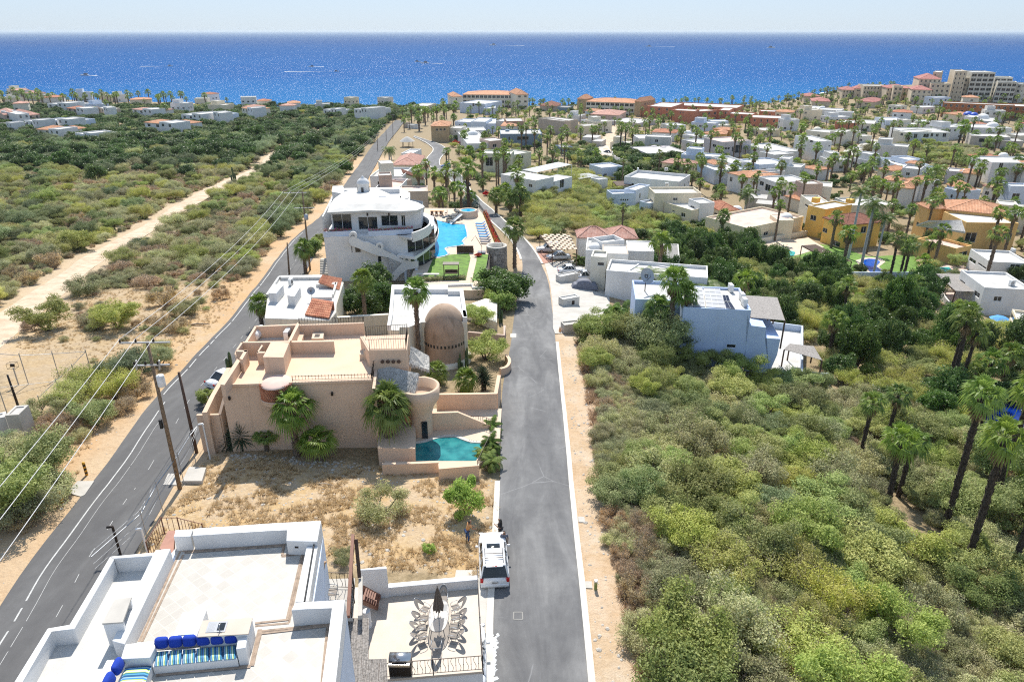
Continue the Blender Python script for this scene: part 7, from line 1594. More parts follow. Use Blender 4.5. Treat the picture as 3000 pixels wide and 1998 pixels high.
hs('condominium_block','leftmost beige condominium block of the headland row with red roof', None,('O',408,288,560,290,425,272,9,'d','w',{'hip':('c',2),'g':[(0,5,2,3.1,.4)]}), **CK)
for k,(q, lb) in enumerate([((30,350,190,352,50,332),'small red-roofed beach house at the left tip of the headland'),((100,400,282,405,120,375),'red-roofed beige house on the headland slope'),((540,400,730,410,570,370),'red-roofed beige house between lawn and condominiums'),((-30,470,180,480,0,440),'white house with low dome below the headland'),((150,480,390,492,170,462),'white house under palms below the headland')]):
 hs('beach_house', lb, None,('O',)+q+(6,'d' if k < 3 else 'w','w',{'hip':('c',1.6)} if k < 3 else {'dome':[(q[0]+50,q[1]-10,2,'w')]}))
hs('orange_hotel','long orange-brown building with white roof edge and arched openings below the towers','the long orange-brown building',('O',1410,412,2125,442,1430,400,11,'O','w',{'g':[(0,12,3,3.2,.45)]}),('O',2120,448,2500,460,2130,425,9,'O','w',{'g':[(0,5,2,3.2,.45)]}), cat='building')
hs('white_chapel','white building with two small bright blue domes','the blue-domed building',('O',1620,552,1745,560,1640,530,8,'w','w',{'dome':[(1658,535,2.6,'z'),(1715,540,2.2,'z')]}),('O',1740,590,1900,600,1760,555,5,'w','w',{'dome':[(1800,570,3.5,'w')]}), cat='building')
hs('white_house','long white house with many dark windows above the paved cul-de-sac','the long white house above the cul-de-sac',('O',905,692,1045,712,1010,655,7.2,'p','w',{'w':[(0,985,718,1005,745)]}),('O',1040,708,1482,712,1040,662,7.0,'w','w',{'w':[(0,1120,725,1145,770),(0,1215,725,1262,762),(0,1288,720,1305,755),(0,1340,725,1360,755),(0,1410,720,1435,758),(0,1215,795,1270,825)]}))
hs('white_house','white house behind a garden wall, left of the blue-domed building', None,('O',842,590,1050,592,880,558,6,'b','w'),('O',1165,602,1292,605,1170,582,5,'w','w',{'w':[(0,1185,615,1205,638),(0,1230,612,1270,640)]}))
hs('brown_house','terracotta and brown house among tall palms left of the cul-de-sac', None,('O',330,605,540,618,350,575,6,'T','w',{'w':[(0,345,610,362,628)]}),('O',530,615,720,625,560,580,5.4,'p','w'))
hs('cream_house','beige house with a square window above the stacked white modern house', None,('O',40,690,270,712,80,665,6,'p','w',{'dome':[(150,685,2,'p')]}),('O',280,700,418,712,330,672,7,'p','w',{'w':[(0,352,725,385,755)]}))
hs('white_house','white rounded house with flat shining roof right of the cul-de-sac', None,('O',1600,660,2100,668,1640,625,6,'w','w',{'dome':[(1900,650,3,'w')]}))
hs('grey_house','grey modern house with deep dark veranda right of the cul-de-sac', None,('O',1690,742,2085,760,1740,715,5.6,'g','w',{'w':[(0,1770,770,1890,815)]}),('O',1950,790,2216,800,1980,765,4,'g','g',{'par':.2}))
hs('white_house','white house with vertical slit windows and small dome at the right edge','the white slit-window house',('O',1690,945,1900,1010,2190,950,7.4,'w','w',{'w':[(1,1975,1015,1988,1110),(1,1998,1020,2010,1110),(0,1705,950,1722,975)],'dome':[(2010,945,1.6,'w')]}),('O',2060,1010,2216,1060,2300,1010,6,'w','w',{'hip':('o',1.3)}))
hs('white_house','white angular house with roof recess amid palms', None,('O',752,962,990,1050,1225,1018,5,'b','w',{'par':.7}),('O',890,945,1060,985,1090,950,6,'b','w',{'par':.5}))
hs('small_house','small pale house with orange tiles beside the white angular house', None,('O',1000,1062,1182,1080,1060,1022,5,'w','w'),('O',1040,1015,1170,1030,1080,1000,5.6,'w','w',{'hip':('o',.6)}),('O',760,1075,910,1098,830,1040,4,'p','w',{'hip':('o',1)}))
hs('white_house','white house with orange pyramid roof and arched window behind thin palms','the orange pyramid roof',('O',1425,1262,1592,1300,1640,1250,6,'b','w'),('O',1575,1290,1740,1295,1640,1235,5.4,'b','w',{'hip':('o',1.6),'w':[(0,1635,1310,1690,1385)]}))
hs('white_house','white narrow house with orange gable tiles and round ornament', None,('O',965,1260,1105,1275,1030,1215,6.4,'w','w',{'hip':('o',1.0)}),('O',1020,1185,1180,1210,1060,1140,5.8,'w','w',{'hip':('o',1.0)}),('O',1145,1190,1300,1210,1250,1160,6,'w','w'))
hs('white_house','white house with shuttered window and grey porch at the right edge', None,('O',2088,1245,2300,1250,2110,1215,7,'b','w',{'w':[(0,2105,1320,2160,1385)]}),('O',2070,1450,2300,1460,2060,1425,3.2,'g','g',{'par':.05}))
hs('tile_roof_row','strip of low cream houses with orange roofs behind the yellow house', None,('O',1560,1110,1740,1130,1600,1080,4,'p','w',{'hip':('o',.8)}),('O',800,1180,960,1200,840,1150,4,'p','w',{'hip':('o',.8)}),('O',0,1060,150,1090,100,1040,4,'w','w',{'hip':('o',1)}),('O',1440,1090,1600,1105,1480,1060,4.4,'l','w'))
# left shore houses
QH = [((22,545,228,540,35,510),5.5,'k',('p',1.6),'salmon house with pink tiled roof at the far left shore'),((140,575,255,580,150,548),5,'w',0,'white house behind the salmon house at the left shore'),((255,570,450,575,270,545),5,'b',0,'pale blue-white house amid palms on the left shore'),((212,628,392,632,235,600),4.5,'p',('o',1.4),'cream house with orange tiles in front at the left shore'),((430,648,560,655,430,610),4.5,'w',0,'curved-wall white house near the left scrubland edge'),((270,478,430,482,280,455),5,'w',0,'white house at the water line on the far left'),((385,505,520,512,395,480),5,'k',('t',1.2),'brown-pink house with dark porch near the left water line'),((560,500,642,508,570,478),5.5,'t',0,'dark-roofed taupe house at the left water line'),((760,512,920,518,780,490),4.5,'w',('p',1.0),'low white house with pinkish roof at the left water line'),((830,588,1062,596,850,560),5,'w',('o',1.4),'white house with orange roofs at the edge of the scrubland'),((1040,540,1210,545,1050,510),5,'w',0,'white flat house on the left shore beyond the orange roofs'),((1180,530,1300,538,1190,505),6,'b',0,'tall white house at the right of the left shore row'),((1390,505,1475,510,1395,480),6.5,'p',('o',1),'pale house standing alone near the water'),((1858,512,1972,515,1868,495),4,'w',0,'low white house by the end of the dirt track'),((2035,508,2142,512,2045,480),7,'w',0,'white box house near the sea end of the road'),((0,590,90,595,0,565),4,'g',0,'grey rounded roof building at the left edge')]
for q, h, wl_, hip, lb in QH:
 ax, ay, bx, by, cx_, cy_ = q;bl_ = []
 for k,(f0, f1, dh, dy) in enumerate(((0,.42,0,0),(.36,.70,1.4,-5),(.66,1,-.5,2))):
  u, v = lerp(ax,bx,f0), lerp(ax,bx,f1);bl_.append(('Q',u,ay+dy,v,by+dy,u+8,cy_+dy+8,h+dh+.5,wl_ if k != 1 else 'w','w',{'hip':hip,'g':[(0,2,1,3,.35)]} if hip and k != 1 else {'g':[(0,2,1,3,.35)]}))
 hs('shore_house', lb, None, *bl_)
# ---------------------------------------------------------------- vehicles, poles, people, small things
def mk_car(name, cat, L, Wd, Ht, paint, kind='suv'):
 def f():
  r = empty(name,(0,0,0), 0, 'x', cat);hw = Wd/2;hl = L/2;b = MB();suv = kind in ('suv','pickup')
  zb = .30 if suv else .2;bl = Ht*.60;st = [(-hl,.80,bl*.80),(-hl+.12,.93,bl*.95),(-hl+.5,1.0,bl),(0,1.0,bl),(hl*.40,1.0,bl*.99),(hl*.62,.98,bl*.93),(hl-.45,.93,bl*.90),(hl-.12,.80,bl*.80),(hl-.02,.62,bl*.64),(hl,.5,bl*.55)]
  if kind == 'sedan': st[0:3] = [(-hl,.78,bl*.78),(-hl+.15,.92,bl*.93),(-hl+.8,1.0,bl*.98)]
  rings = []
  for (y,w_,zt) in st:
   h_ = hw*w_;rings.append([(-h_*.90,y,zb),(-h_,y,zb+.16),(-h_*1.0,y,zb+(zt-zb)*.55),(-h_*.96,y,zt-.10),(-h_*.88,y,zt-.02),(0,y,zt+.03),(h_*.88,y,zt-.02),(h_*.96,y,zt-.10),(h_*1.0,y,zb+(zt-zb)*.55),(h_,y,zb+.16),(h_*.90,y,zb)])
  m = 11;vs = [p for g in rings for p in g];fs = [(j*m+i,j*m+(i+1)%m,(j+1)*m+(i+1)%m,(j+1)*m+i) for j in range(len(st)-1) for i in range(m)]+[tuple(range(m-1,-1,-1)), tuple(range((len(st)-1)*m,len(st)*m))]
  b.add(vs, fs, 0, True);body = b.build('body', paint, r)
  if kind == 'suv': c0, c1, t0, t1 = -hl+.10, hl*.40, -hl+.42, hl*.10
  elif kind == 'sedan': c0, c1, t0, t1 = -hl+.75, hl*.42, -hl+1.45, hl*.08
  else: c0, c1, t0, t1 = -hl*.18, hl*.45, hl*-.08, hl*.18
  zc, zt = bl-.03, Ht-.05;lo = [(-hw*.90,c0,zc),(hw*.90,c0,zc),(hw*.90,c1,zc),(-hw*.90,c1,zc)];hi = [(-hw*.72,t0,zt),(hw*.72,t0,zt),(hw*.72,t1,zt),(-hw*.72,t1,zt)]
  g = MB();g.add(lo+hi, [(0,1,5,4),(1,2,6,5),(2,3,7,6),(3,0,4,7),(4,5,6,7)]);g.build('windows', GLASS, r)
  rf = MB();rf.bbox((0,(t0+t1)/2,Ht-.035),(hw*1.48,(t1-t0)+.1,.07),0,0,.03);ro = rf.build('roof', paint, r)
  p = MB()
  for i in range(4): p.beam(lo[i], hi[i], .09, .07)
  for f_ in ((.36,.70) if kind != 'pickup' else (.5,)):
   for s in (0,1):
    a = Vector(lo[0+s]).lerp(Vector(lo[3-s]), f_);c = Vector(hi[0+s]).lerp(Vector(hi[3-s]), f_);p.beam(a, c, .08 if f_ < .5 else .14, .05)
  p.build('pillar_frame', paint, r)
  for sx in (-1,1):
   for y in (-hl*.60, hl*.62):
    w_ = MB();c = (sx*(hw-.12),y,.36 if suv else .31);rd = .37 if suv else .31
    pr = [(rd*.6,-.11),(rd,-.11),(rd,.11),(rd*.6,.11)];n = 16;v2 = []
    for (q,x) in pr:
     for i in range(n): a = 2*pi*i/n;v2.append((c[0]+x, c[1]+q*cos(a), c[2]+q*sin(a)))
    w_.add(v2, [(j*n+i,j*n+(i+1)%n,(j+1)*n+(i+1)%n,(j+1)*n+i) for j in range(3) for i in range(n)]);wo_ = w_.build('wheel', BLACK, r)
    k_ = MB();k_.bar((c[0]-.1,c[1],c[2]),(c[0]+.1,c[1],c[2]),rd*.6,12);k_.build('rim', CHROME, wo_)
   t = MB();t.bbox((sx*hw*.86,-hl+.07,bl*.82),(.2,.14,.30 if suv else .18),0,0,.02);t.build('tail_light', TAILR, r)
   t = MB();t.bbox((sx*hw*.78,hl-.12,bl*.70),(.3,.16,.16),0,0,.02);t.build('headlight', CHROME, r)
   t = MB();t.bbox((sx*(hw+.10),c1-.35,bl+.02),(.2,.1,.14),0,0,.02);t.build('mirror', paint, r)
  t = MB();t.bbox((0,-hl+.03,zb+.18),(Wd*.92,.16,.2),0,0,.04);t.build('bumper', paint, r);t = MB();t.box((0,-hl-.03,bl*.70),(.42,.03,.16));pl = t.build('number_plate', PLATE, r)
  t = MB()
  for k in range(7): t.box((-.15+.05*k,-hl-.047,bl*.70),(.03,.008,.08))
  t.build('plate_lettering', INK, pl)
  if name == 'white_suv':
   t = MB();t.bbox((0,t1-.42,Ht+.005),(.86,.42,.02),0,0,.005);t.build('sunroof', GLASS, r)
   for sx in (-1,1): t = MB();t.tube([(sx*.56,t0+.15,Ht),(sx*.57,t0+.2,Ht+.07),(sx*.57,t1-.7,Ht+.07),(sx*.56,t1-.62,Ht)], .02, 5);t.build('roof_rail', METAL_D, r)
   for y in (t0+.55,t0+.95): t = MB();t.beam((-.57,y,Ht+.10),(.57,y,Ht+.10),.05,.03);t.build('roof_bar', METAL_D, r)
   t = MB();t.bbox((0,t0-.05,Ht-.02),(1.05,.22,.05),0,0,.02);t.build('spoiler', paint, r);t = MB();t.bbox((0,t0-.12,Ht+.01),(.3,.06,.03),0,0,.01);t.build('brake_light', TAILR, r)
  if kind == 'pickup': t = MB();t.box((0,-hl*.58,bl+.01),(Wd*.78,hl*.72,.03));t.build('truck_bed', BLACK, r)
  return r
 return f
def car(key, args, p, rz, label, z=None): o = place(key, mk_car(*args),(p.x,p.y,(G(p.x,p.y) if z is None else z)+.04), rz, 1, label);return o
a, b = gp(('B',1722,848)), gp(('B',1950,848));c = gp(('B',1700,425));m = (a+b)/2;ax_ = Vector((c.x+.93-m.x+.05, c.y-m.y,0)).normalized()
SUV = car('suv',('white_suv','car',4.75,1.9,1.74,CARW,'suv'), m+ax_*2.3, atan2(-ax_.x, ax_.y), 'white sport utility vehicle with roof bars parked at the left kerb of the street')
LAND.append((m.x, m.y+2, 'the white parked SUV'))
p = gp(('T',1195,1330));car('car2',('white_car','car',4.4,1.75,1.45,CARW,'sedan'), Vector((p.x-.93,p.y-.55,0)), .05, 'white car parked behind the terrace railing, cut by the bottom edge')
p = gp(('C',1640,640));car('car2',('white_car','car',4.4,1.75,1.45,CARW,'sedan'), p+Vector((.6,2.2,0)), -.58, 'white car parked on the main road beside the long salmon wall')
p = gp(('H',447,522));car('car3',('white_sedan','car',4.5,1.78,1.44,CARW,'sedan'), p, -pi/2+.06, 'white sedan parked in the drive beside the trimmed hedge')
p = gp(('H',560,590));car('car4',('silver_pickup','car',5.2,1.85,1.78,CARS,'pickup'), p+Vector((-.2,.6,0)), -pi/2-.05, 'silver pickup truck parked behind the covered car')
p = gp(('H',255,362));car('car5',('beige_suv','car',4.7,1.9,1.85,CARW,'suv'), p+Vector((.6,0,0)), pi/2+.1, 'white sport utility vehicle under the staggered carport roof')
p = gp(('H',295,425));car('car3',('white_sedan','car',4.5,1.78,1.44,CARW,'sedan'), p+Vector((1.5,1.2,0)), pi/2+.15, 'white car nose-in at the near edge of the carport')
p = gp(('V',1010,935));car('car6',('blue_car','car',4.0,1.75,1.5,CARB,'suv'), p, pi/2+.2, 'bright blue car parked under trees by the upper street')
p = gp(('V',1300,1195));car('car7',('dark_car','car',4.4,1.78,1.45,CARK,'sedan'), p, .5, 'dark car parked at the kerb below the leafy tree on the upper street')
p = gp(('N',300,928));car('car8',('red_pickup','car',5.3,1.9,1.8,CARR,'pickup'), p, -pi/2+.5, 'crimson pickup truck on the pale road below the hedge wall')
p = gp(('N',105,762));car('car7',('dark_car','car',4.4,1.78,1.45,CARK,'sedan'), p, .4, 'small dark car on the bend of the pale road')
# covered car
p = gp(('H',555,640));b = MB();n, m_ = 26, 16;vs = [];rr = random.Random(2)
for i in range(n+1):
 u = -1+2*i/n;prof_h = (.92 if abs(u) < .75 else .92*(1-((abs(u)-.75)/.25)**2*.45)) if abs(u) > .55 else .92+.60*(1-(abs(u+.08)/.63)**3)
 for j in range(m_+1):
  v = -1+2*j/m_;e = max(0,1-abs(v)**5);z = prof_h*e**.35 if abs(v) < 1 else 0;z = z*(1-(abs(u)**14));vs.append((p.x+u*2.15, p.y+v*(.93+.03*sin(i*1.9)*(abs(v) > .7)), G(p.x,p.y)+.05+max(0,z)+.02*sin(i*1.3+j*2)))
b.add(vs, [(i*(m_+1)+j,(i+1)*(m_+1)+j,(i+1)*(m_+1)+j+1,i*(m_+1)+j+1) for i in range(n) for j in range(m_)], 0, True);tag(b.build('covered_car', COVER), 'car hidden under a grey fabric cover on the concrete drive','car')
# --- utility poles and wires
def pole(label, base, top, arms=(), r=.17, mat=POLEWOOD, group='utility poles'):
 b = gp(base);zt = h_over(b, top);t = Vector((at_z(top,zt).x, b.y, zt));t.x = lerp(b.x, t.x, .9);o = empty('utility_pole', b, 0, label, 'utility pole', group);m = MB();m.tube([b-Vector((0,0,.4)), b.lerp(t,.5), t], [r, r*.85, r*.65], 10);m.build('pole', mat, o);ends = []
 for (zf, hw, off, ang) in arms:
  c = b.lerp(t, zf);d = Vector((cos(ang),sin(ang),0));m = MB();m.beam(c+d*(off-hw)-Vector((0,.16,0)), c+d*(off+hw)-Vector((0,.16,0)), .1, .1);m.build('cross_arm', METAL_G, o);es = []
  for f in (-.97, -.35, .35):
   q = c+d*(off+hw*f)-Vector((0,.16,-.05));m = MB();m.lathe(q, [(.05,0),(.09,.05),(.06,.1),(.09,.15),(.05,.22),(.01,.26)], 8);m.build('insulator', METAL_D, o);es.append(q+Vector((0,0,.24)))
  ends.append(es)
 LAND.append((b.x,b.y,'the '+label.split(',')[0]));return o, b, t, ends
U1, b1, t1_, e1_ = pole('tall wooden pole with transformer, in front beside the bare lot',('C',1378,1390),('C',1128,258), [(.995,1.75,-.1,.05),(.855,1.25,.05,.05)])
m = MB();q = b1.lerp(t1_,.76);m.lathe(q+Vector((.42,-.1,-.55)), [(.01,0),(.26,.02),(.28,.1),(.28,.85),(.25,.92),(.01,.95)], 16);m.build('transformer', METAL_W, U1)
for dx in (-1.1, .55): m = MB();c = b1.lerp(t1_,.855)+Vector((dx,-.2,0));m.bar(c+Vector((0,0,-.35)), c+Vector((.12,0,.4)), .06, 7);m.build('fuse_cutout', METAL_G, U1)
m = MB();q = b1.lerp(t1_,.47);m.bbox(q+Vector((-.25,-.15,0)),(.2,.25,.75),0,0,.04);m.build('splice_box', BLACK, U1)
U3, b3, t3, e3 = pole('wooden pole with drum transformer, left of the white villa',('G',545,815),('G',487,212), [(.985,1.9,-1.2,.1),(.80,1.7,.1,.1)]);m = MB();q = b3.lerp(t3,.68);m.lathe(q+Vector((.25,-.1,-.4)), [(.01,0),(.32,.02),(.34,.1),(.34,.9),(.01,1.0)], 14);m.build('transformer', METAL_G, U3)
pole('dark leaning wooden pole, plain, beside the white drain post',('C',1507,1115),('C',1368,498),(), .15, WOOD_D);pole('plain brown pole, between the road and the fan palm',('G',385,850),('G',371,605),(), .16)
U5, b5_, t5, e5 = pole('slim pole, first one along the upper main road',('V',155,560),('V',150,320), [(.98,1.2,0,0)], .13, WOOD_D);U6, b6, t6, e6 = pole('slim pole, farthest along the upper main road',('V',252,505),('V',246,178), [(.98,1.2,0,0)], .13, WOOD_D)
U7, b7, t7, e7 = pole('slim pole, nearest along the upper main road',('V',32,700),('V',28,470), [(.98,1.2,0,0)], .13, WOOD_D);pole('dark thin pole, standing by the dirt track near the shore',('Q',1893,622),('Q',1885,530),(), .12, WOOD_D);pole('dark thin pole, standing in the green scrub on the left',('Q',1140,690),('Q',1128,600),(), .12, WOOD_D)
def wire(a, b, sag, label, r=.022, n=16, mat=METAL_G):
 m = MB();m.tube([a.lerp(b,k/n)-Vector((0,0,4*sag*(k/n)*(1-k/n))) for k in range(n+1)], r, 5);tag(m.build('power_line', mat), label, 'power line','power lines')
WIRE = flat('bare_bright_wire',(.62,.61,.60), .5)
nm3 = ['left','middle','right']
for k,(p0, p1) in enumerate((((955,275),(0,1385)),((1065,262),(45,1568)),((1185,252),(255,1568)))):
 far_ = ('C', p0[0]+(p1[0]-p0[0])*1.9, p0[1]+(p1[1]-p0[1])*1.9);e = at_z(far_, e1_[0][k].z-.8);wire(e1_[0][k], e, .15, f'{nm3[k]} bright wire running from the near pole to the lower left edge', .020, 20, WIRE)
 wire(e1_[0][k], e3[0][k], 1.0, f'{nm3[k]} wire spanning between the near pole and the pole by the villa', .020, 24, WIRE);wire(e3[0][k], e7[0][k], 1.2, f'{nm3[k]} thin wire from the villa pole up to the slim poles', .018, 24, WIRE);wire(e7[0][k], e5[0][k], .6, f'{nm3[k]} thin wire between the nearest two slim poles', .016, 12, WIRE)
# --- fence posts along the near lot
FP = []
fo = empty('wire_fence', gp(('C',1500,1190)), 0, 'galvanised fence posts with rail and thin wires along the bare lot beside the road','fence')
for q, t in ((('C',1500,1190),('C',1437,955)),(('C',1410,1350),('C',1355,1105)),(('A',1258,285),('A',1198,25)),(('A',1140,495),('A',1068,243))):
 b = gp(q);zt = h_over(b, t);m = MB();m.bar(b-Vector((0,0,.2)),(b.x,b.y,zt), .035, 6);m.build('post', METAL_G, fo);FP.append((b,zt))
for dz, r_ in ((-.35,.045),(-.9,.012),(-1.3,.012),(-.05,.012)):
 m = MB();pts = [(at_z(('C',1515,905),FP[0][1]+.1+dz))]+[Vector((b.x,b.y,z+dz)) for b,z in FP]+[Vector((FP[3][0].x-1.2,FP[3][0].y-4,FP[3][1]-.2+dz))]
 for u, v in zip(pts, pts[1:]): m.bar(u, v, r_, 5)
 m.build('rail' if r_ > .02 else 'wire', METAL_G, fo)
for q, t, lb, mt_, rr_ in ((('C',1610,1165),('C',1545,895),'white drain post leaning at the corner of the pink yard wall',METAL_W,.07),(('A',1138,590),('A',1070,392),'white post with lamp behind the corner of the roof deck house',METAL_W,.07),(('A',935,620),('A',895,375),'dark iron post with brackets behind the corner of the roof deck house',METAL_D,.08)):
 b = gp(q);zt = h_over(b, t);o = empty('post', b, 0, lb, 'post');m = MB();m.bar(b,(b.x,b.y,zt), rr_, 8);m.build('shaft', mt_, o);m = MB();m.bbox((b.x-.18,b.y,zt),(.4,.14,.14),.3,0,.03);m.build('cap', mt_, o)
for q, t, lb in ((('C',665,1285),('C',632,1188),'black and yellow striped bollard at the left roadside, the farther one'),(('C',480,1497),('C',450,1412),'black and yellow striped bollard at the left roadside, the nearer one')):
 b = gp(q);zt = h_over(b, t)-b.z;o = empty('bollard', b, 0, lb, 'bollard','striped bollards')
 for k in range(7): m = MB();m.lathe((b.x,b.y,b.z+zt*k/7), [(.11,0),(.11,zt/7)] + ([(.01,zt/7+.01)] if k == 6 else []), 12);m.build('stripe_band', YB if k % 2 == 0 else METAL_D, o)
def slab(label, mat, h, f, *xy):
 P = ccw([gp((f,xy[i],xy[i+1])) for i in range(0,len(xy),2)]);z = max(G(p.x,p.y) for p in P);m = MB();m.prism(P, z-.5, z+h);return thing('concrete_slab', label, 'slab', m, CONC)
slab('pale concrete slab with rounded corner beside the striped bollards', CONC, .06, 'C', 510,1425,620,1452,650,1440,725,1342,600,1345);slab('white concrete box cover beside the tall transformer pole', CONC, .28, 'C', 1400,1352,1552,1355,1585,1262,1455,1258)
mh = slab('square concrete manhole cover at the foot of the transformer pole', CONC, .06, 'C', 1250,1365,1390,1365,1378,1290,1292,1290);slab('small white square cover on the sandy verge', CONC, .05, 'W', 1330,1201,1345,1201,1343,1189,1328,1189);slab('pale cover slab beside the short green marker post', CONC, .06, 'W', 1335,1352,1362,1353,1360,1338,1333,1338)
b = gp(('W',1369,1354));o = empty('marker_post', b, 0, 'short green post with white cap on the sandy verge','post');m = MB();m.bar(b, b+Vector((0,0,.62)), .10, 10);m.build('shaft', LEAF_K, o);m = MB();m.bar(b+Vector((0,0,.62)), b+Vector((0,0,.74)), .11, 10);m.build('cap', METAL_W, o)
for lb, f, xy, w_ in (('square iron manhole frame in the street behind the white SUV','T',(1430,992,1515,992,1512,925,1432,925),.04),('pale square manhole cover in the street beyond the domed house','E',(903,362,945,362,945,335,905,335),.05)):
 P = [gp((f,xy[i],xy[i+1])) for i in (0,2,4,6)];m = MB()
 for i in range(4): m.beam(P[i]+Vector((0,0,.042)), P[(i+1)%4]+Vector((0,0,.042)), .07, .012)
 m.add([p+Vector((0,0,.040)) for p in P], [(0,1,2,3)]) if f == 'E' else None;thing('manhole', lb, 'manhole', m, CONCD if f == 'T' else KERB)
# substation compound on the left
hs('switch_house','small concrete electrical cabinet building inside the barbed wire fence at the left edge','the electrical cabinet',('Y',60,1060,225,1050,300,935,2.6,'g','g',{'par':.1}),('Y',-60,1100,60,1075,130,1000,2.2,'W','g',{'par':.1}), cat='building')
fo = empty('barbed_wire_fence', gp(('Y',715,600)), 0, 'steel post fence with coiled barbed wire round the electrical cabinet','fence');tops = {}
for k,(bx,by,tx,ty) in enumerate(((345,685,200,310),(715,600,605,292),(1108,558,1015,265),(920,640,845,440),(750,890,650,618),(510,1000,440,820),(90,1050,10,700))):
 b = gp(('Y',bx,by));zt = h_over(b,('Y',tx,ty));m = MB();m.bar(b-Vector((0,0,.2)),(b.x,b.y,zt), .05, 6);m.build('post', METAL_G, fo);tops[k] = Vector((b.x,b.y,zt-.25))
rr = random.Random(6);coil = MB()
for a, b in ((0,1),(1,2),(2,3),(3,4),(4,5)):
 m = MB();m.bar(tops[a], tops[b], .03, 5);m.build('rail', METAL_G, fo)
 L = (tops[b]-tops[a]).length;n = int(L*10);d = (tops[b]-tops[a]).normalized();s = d.cross(Vector((0,0,1)));pts = [tops[a].lerp(tops[b],k/n)+s*.25*cos(k*1.1)+Vector((0,0,.28+.25*sin(k*1.1))) for k in range(n+1)];coil.tube(pts, .008, 3)
for a, b, r_ in ((tops[0], tops[0]+Vector((-9,1.5,0)), .03),(tops[6], tops[4], .02)): m = MB();m.bar(a, b, r_, 5);m.build('rail', METAL_G, fo);coil.build('barbed_coil', METAL_D, fo)
b = gp(('Y',240,1000));pole('dark steel pole, inside the barbed wire fence',('Y',238,1000),('Y',88,570),(), .13, METAL_D);b = gp(('Y',225,690));zt = h_over(b,('Y',135,455));o = empty('floodlight', b, 0, 'floodlight in a wire cage on a post inside the fence','lamp');m = MB();m.bar(b,(b.x,b.y,zt-.3), .07, 6);m.build('post', METAL_G, o);m = MB()
for sx in (-.4,.4):
 for sy in (-.3,.3): m.bar((b.x+sx,b.y+sy,zt-.3),(b.x+sx,b.y+sy,zt+.25),.02,4)
for z_ in (-.3,.25):
 for (u,v) in (((-.4,-.3),(.4,-.3)),((.4,-.3),(.4,.3)),((.4,.3),(-.4,.3)),((-.4,.3),(-.4,-.3))): m.bar((b.x+u[0],b.y+u[1],zt+z_),(b.x+v[0],b.y+v[1],zt+z_),.02,4)
m.build('cage', METAL_D, o);m = MB();m.bbox((b.x,b.y,zt),(.35,.25,.3));m.build('lamp_head', METAL_D, o)
# red emblem painted on the upper street
m = MB();c = gp(('V',920,740));pts = lambda *a: [c+Vector((x,y*3,.05)) for x, y in a]
for L in (pts((-1.7,1.2),(-1.5,-.2),(-1.2,-.9)), pts((-.8,1.0),(.2,1.3),(.6,.6),(-.4,.1),(.7,-.2),(1.2,-.9)), pts((.0,1.5),(1.6,1.3),(2.0,.4))):
 L = smooth_line(L, 2)
 for u, v in zip(L, L[1:]): t = (v-u).normalized();n_ = Vector((-t.y,t.x,0))*.13;m.add([(q.x,q.y,G(q.x,q.y)+.05) for q in (u-n_,u+n_,v+n_,v-n_)], [(0,1,2,3)])
tag(m.build('road_emblem', PAINTR), kind='structure')
# boats
def mk_boat():
 r = empty('motor_boat',(0,0,0), 0, 'x','boat','boats out at sea');h = MB();st = [(-6,1.6,1.0),(-2,1.9,1.1),(2,1.8,1.3),(5,1.0,1.6),(7,.1,1.9)];vs = []
 for (x,w_,z) in st: vs += [(x,-w_,z),(x,-w_*.6,-.3),(x,w_*.6,-.3),(x,w_,z)]
 h.add(vs, [(4*j+i,4*j+(i+1)%4,4*j+4+(i+1)%4,4*j+4+i) for j in range(4) for i in range(4)]+[(0,1,2,3)]);h.build('hull', METAL_W, r);c = MB();c.bbox((-1,0,2.2),(5,2.8,2.0));c.build('cabin', COVER, r);m = MB();m.bar((-1,0,3),(-1,0,6),.08,5);m.build('mast', METAL_D, r);return r
BT_ = [(490,318,3.2,'small cabin boat, farthest left on the sea',1,70),(978,265,2.6,'dark boat with long wake left of the dirt track end',-1,170),(1792,268,2.6,'sailing boat above the end of the dirt track',1,70),(1935,295,2.2,'speed boat at the right end of a long white wake',-1,300)]
BS = [(45,240,3.2,'small dark boat left of the fishing boat pair',0,0),(88,248,4.2,'fishing boat with short wake, near the middle of the sea',1,100),(480,145,8,'dark boat with long faint wake near the middle horizon',1,180),(1375,152,6,'white speed boat with wake right of the middle',1,150),(2078,160,7,'sail boat far out at the right',0,0)]
for F_, LST in (('Q',BT_),('S',BS)):
 for (x,y,s,lb,sg,wk) in LST:
  p = at_z((F_,x,y), .2);o = place('boat', mk_boat, p, 0 if sg <= 0 else pi,(s*.3,)*3, lb)
  if wk:
   e = at_z((F_,x+sg*wk,y+2), .2);m = MB();w_ = p.y*.0016;m.add([p+Vector((0,0,.3)), e+Vector((0,w_*2.0,.3)), e+Vector((0,-w_*2.0,.3))], [(0,1,2)]);tag(m.build('wake', FOAM), kind='structure')
